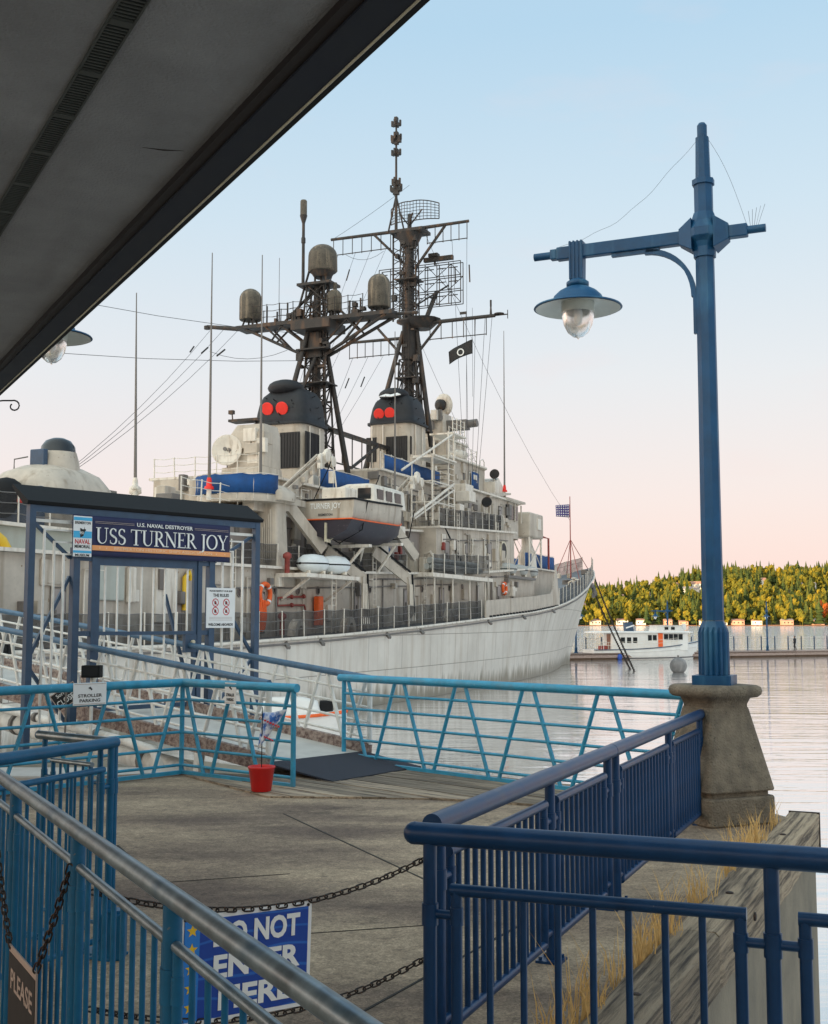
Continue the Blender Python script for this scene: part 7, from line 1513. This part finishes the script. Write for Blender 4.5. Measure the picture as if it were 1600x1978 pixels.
# mooring buoy
p = at_z(1311, 1299, 0); t = thing('mooring_buoy', 'round grey mooring buoy floating near the lamp', 'buoy', (p.x, p.y, -.2)); MB().ball((0, 0, .75), .70, n=28, m=16).build('float', paint('buoy_grey', (.20, .19, .19), .6, .2, 2, streak=(.42, .4, .38), streak_amt=.6, streak_scale=(3, 3, .5)), t); MB().tube((0, 0, 1.4), (0, 0, 1.62), .07, n=8).build('ring_post', M['ship_dark'], t)
# floating breakwater with fence
D0 = Vector((2, 123.0, 0)); D1 = Vector((105, 170.5, 0)); dd_ = (D1 - D0).normalized(); dn_ = Vector((dd_.y, -dd_.x, 0)); DL = (D1 - D0).length
bwk = thing('floating_pier', 'long low floating concrete pier with a wire fence across the harbour', 'pier', (D0.x, D0.y, 0), math.atan2(dd_.y, dd_.x))
M['pier_dark'] = paint('pier_timber', (.12, .075, .05), .9, .3, 1, streak=(.05, .04, .03), streak_amt=.6, streak_scale=(1, 1, .5)); k = 0; x = 0
while x < DL: MB().bx(x + .04, min(x + 9.6, DL) - .04, 0, 4.2, -.6, .62).build('float_section', M['pier_dark'], bwk); MB().bx(x + .02, min(x + 9.6, DL) - .02, -.06, 4.26, .625, .74).build('deck_section', M['kerb'], bwk); x += 9.6
MB().bx(0, DL, -.12, -.061, .25, .55).build('waler', M['kerb'], bwk)
pm = MB().tube((0, 0, .74), (0, 0, 2.45), .075, n=8).mesh('fence_post', M['gate_blue']); nP = int(DL / 2.1)
for i in range(nP + 1): inst('fence_post', pm, bwk, (i * 2.1, 3.9, 0))
g = MB(); g.tube((0, 3.9, 2.3), (DL, 3.9, 2.3), .025, n=5); g.tube((0, 3.9, .95), (DL, 3.9, .95), .025, n=5); i = 0
while i * .21 < DL: g.tube((i * .21, 3.9, .95), (i * .21, 3.9, 2.3), .012, n=4, cap=False); i += 1
o = g.build('fence_infill', M['ship_white'], bwk); o['kind'] = 'stuff'
def on_pier(px, off=2.0):
    d = pix(px, 1250); P0 = D0 + Vector((-dd_.y, dd_.x, 0)) * off; nn = Vector((-dd_.y, dd_.x, 0)); k = P0.dot(nn) / (d.x * nn.x + d.y * nn.y); return Vector((d.x * k, d.y * k, .745))
for px, lab, rz in ((1113, 'distant blue lamp post on the floating pier beside the bow', R(60)), (1291, 'distant blue lamp post on the floating pier behind the white boat', R(176)), (1483, 'distant blue lamp post on the open stretch of the floating pier', R(75))):
    q = copy_tree(lamp); P = on_pier(px); q.location = P; q.rotation_euler = (0, 0, rz); q.scale = (.95,) * 3; q['label'] = lab
# a walker on the pier
P = on_pier(1536, 1.6)
pr_o = thing('person', 'person in dark clothes walking along the floating pier', 'person', P, R(70))
def limb(b, pts, rad): b.path([Vector(p) for p in pts], rad, 8)
b = MB(); b.path([(0, 0, .86), (0, 0, .98), (0, 0, 1.15), (0, 0, 1.32), (0, 0, 1.42), (0, .0, 1.47), (0, .0, 1.53)], [.13, .165, .15, .185, .15, .06, .055], 12)
limb(b, [(.09, 0, .92), (.10, .10, .50), (.10, .03, .10), (.10, .05, .03), (.10, .24, .03)], [.10, .07, .045, .045, .035]); limb(b, [(-.09, 0, .92), (-.10, .0, .50), (-.10, -.18, .12), (-.10, -.15, .04), (-.10, .03, .03)], [.10, .07, .045, .045, .035])
limb(b, [(.17, 0, 1.40), (.23, -.06, 1.14), (.22, .06, .90), (.21, .1, .80)], [.065, .052, .04, .035]); limb(b, [(-.17, 0, 1.40), (-.23, .04, 1.14), (-.22, .16, .92), (-.21, .20, .83)], [.065, .052, .04, .035]); b.build('body', paint('dark_clothes', (.02, .02, .024), .8, .2, 5), pr_o)
hd2 = MB(); hd2.ball((0, .015, 1.645), .078, .098, .118, n=14, m=10); hd2.ball((0, .11, 1.635), .014, .02, .02, n=6, m=4); hd2.build('head', paint('skin', (.35, .2, .14), .6, .1, 8), pr_o); MB().ball((0, -.012, 1.672), .084, .098, .105, n=14, m=8).build('hair', M['ink'], pr_o)
# ---------------------------------------------------------------- white motor cruiser at the pier
ya = at_z(1136, 1274, 0); yb = at_z(1362, 1270, 0); yd_ = (yb - ya); YL = 13.6
yt = thing('motor_cruiser', 'white wooden motor cruiser with long cabin and navy funnel moored at the floating pier', 'boat', (ya.x, ya.y - .3, 0), math.atan2(dd_.y, dd_.x) * .62)
M['yacht_white'] = paint('yacht_white', (.78, .76, .73), .35, .08, 1.2); secs = []
for k in range(17):
    f = k / 16; b_ = 1.85 * (1 - max(0, (f - .5) / .5) ** 2.3) * (.86 + .14 * min(1, f * 4)) + .02; zt_ = 1.05 + .95 * f ** 2.2 + .08 * (1 - f); rk = .5 * max(0, f - .8) / .2
    secs.append((YL * f, b_, zt_, rk))
b = MB(); rr = []
for (x, b_, zt_, rk) in secs:
    r1 = [Vector((x, -b_, zt_)), Vector((x - rk * .3, -b_ * .95, zt_ * .55)), Vector((x - rk, -b_ * .86, 0)), Vector((x - rk, -b_ * .5, -.5))]; rr.append(r1 + [Vector((v.x, -v.y, v.z)) for v in r1[::-1]])
b.loft(rr, smooth=True); b.build('hull', M['yacht_white'], yt)
for z_, nm, mt in ((.98, 'rub_rail', 'gate_blue'), (.70, 'rub_rail', 'yacht_white'), (.12, 'boot_stripe', 'boat_black')):
    g = MB(); 
    for sd_ in (-1, 1): g.path([Vector((x - rk * (1 - z_) * .9, sd_ * (b_ * (.86 + .14 * z_ ** .6 if z_ < .9 else 1.0) + .02), zt_ * z_)) for x, b_, zt_, rk in secs], .05, 6)
    g.build(nm, M[mt], yt)
cab = MB(); cab.loft([rrect(4.75, 1.35, .3, (7.05, 0), 1.0, 3), rrect(4.7, 1.32, .3, (7.05, 0), 2.95, 3)]); cab_o = cab.build('cabin', M['yacht_white'], yt)
rfy = MB(); rfy.loft([rrect(6.1, 1.6, .4, (6.2, 0), 2.96, 3), rrect(6.1, 1.6, .4, (6.2, 0), 3.06, 3), rrect(5.6, 1.2, .4, (6.3, 0), 3.14, 3)]); rfy.build('roof', M['yacht_white'], yt)
ph_ = MB(); ph_.loft([rrect(1.7, 1.1, .25, (9.6, 0), 3.1, 3), rrect(1.6, 1.05, .25, (9.6, 0), 3.75, 3), rrect(1.75, 1.15, .25, (9.6, 0), 3.8, 3)]); ph_.build('wheelhouse', M['yacht_white'], yt)
for x, w2, z_ in ((3.6, .5, 2.15), (4.35, .5, 2.15), (5.1, .5, 2.15), (6.9, .45, 2.4), (7.5, .45, 2.4), (8.9, .5, 2.5), (9.5, .5, 2.5), (10.1, .5, 2.5), (10.7, .5, 2.5)): MB().box((x, -1.35, z_), (w2, .06, .62)).build('window', M['glass_dark'], cab_o)
for x in (9.1, 9.9): MB().box((x, -1.08, 3.45), (.45, .08, .3)).build('window', M['glass_dark'], cab_o)
MB().box((8.2, -1.36, 2.15), (.55, .07, 1.5)).build('door', M['orange'], cab_o); MB().box((2.32, -.4, 2.0), (.06, .9, 1.7)).build('door', paint('varnish', (.22, .08, .03), .4, .2, 3), cab_o)
MB().loft([rrect(.5, .4, .2, (5.0, 0), 3.1, 3), rrect(.5, .4, .2, (4.85, 0), 4.15, 3)]).build('funnel', M['gate_blue'], yt); MB().bar((4.45, -.42, 3.5), (5.45, -.42, 3.8), .03, .16).build('funnel_stripe', M['white'], yt)
for x in (.25, 1.2, 2.2): 
    for sd_ in (-1, 1): MB().tube((x, sd_ * 1.5, 1.05), (x, sd_ * 1.5, 2.97), .035, n=6).build('awning_post', M['yacht_white'], yt)
g = MB()
for sd_ in (-1, 1):
    for z_ in (.45, .8): g.path([Vector((x, sd_ * b_ * .97, zt_ + z_ * (1 if x < 12.5 else .9))) for x, b_, zt_, rk in secs[:15]], .018, 4)
    for x, b_, zt_, rk in secs[:15]: g.tube((x, sd_ * b_ * .97, zt_), (x, sd_ * b_ * .97, zt_ + .8), .02, n=5)
g.build('deck_rail', M['ship_white'], yt); MB().box((1.5, -.6, 1.35), (.9, .5, .45)).build('deck_chair', M['rust_red'], yt); MB().tube((11.8, 0, 3.0), (11.9, 0, 4.0), .06, n=8).box((11.85, 0, 3.6), (.5, .1, .7)).build('mast', M['yacht_white'], yt); MB().ball((2.9, -1.95, .3), .3, .3, .38, n=12).build('fender', M['sign_blue'], yt)
# small orange and white work boat beside the hull, seen through the rail
p = at_z(600, 1412, 0); t = thing('work_boat', 'small white work boat with an orange rubbing strip floating by the gangway foot', 'boat', (p.x - .6, p.y, 0), R(8)); secs = []
for k in range(11):
    f = k / 10; secs.append((3.9 * f - 1.9, .85 * (1 - max(0, (f - .55) / .45) ** 2) + .03, .62 + .18 * f * f))
b = MB(); b.loft([[Vector((x, -b_, z_)), Vector((x, -b_ * .8, -.1)), Vector((x, b_ * .8, -.1)), Vector((x, b_, z_))] for x, b_, z_ in secs], smooth=False); b.build('hull', M['yacht_white'], t); MB().path([Vector((x, -b_ - .02, z_ - .06)) for x, b_, z_ in secs], .07, 6).build('rub_strip', M['orange'], t); g = MB(); g.loft([rrect(1.3, .62, .3, (-.3, 0), .66, 3), rrect(1.15, .5, .3, (-.3, 0), 1.15, 3), rrect(.6, .3, .2, (-.3, 0), 1.3, 3)]); g.build('cover', M['yacht_white'], t); MB().box((1.2, 0, .9), (.5, .5, .5)).build('console', M['black'], t, bevel=.05)
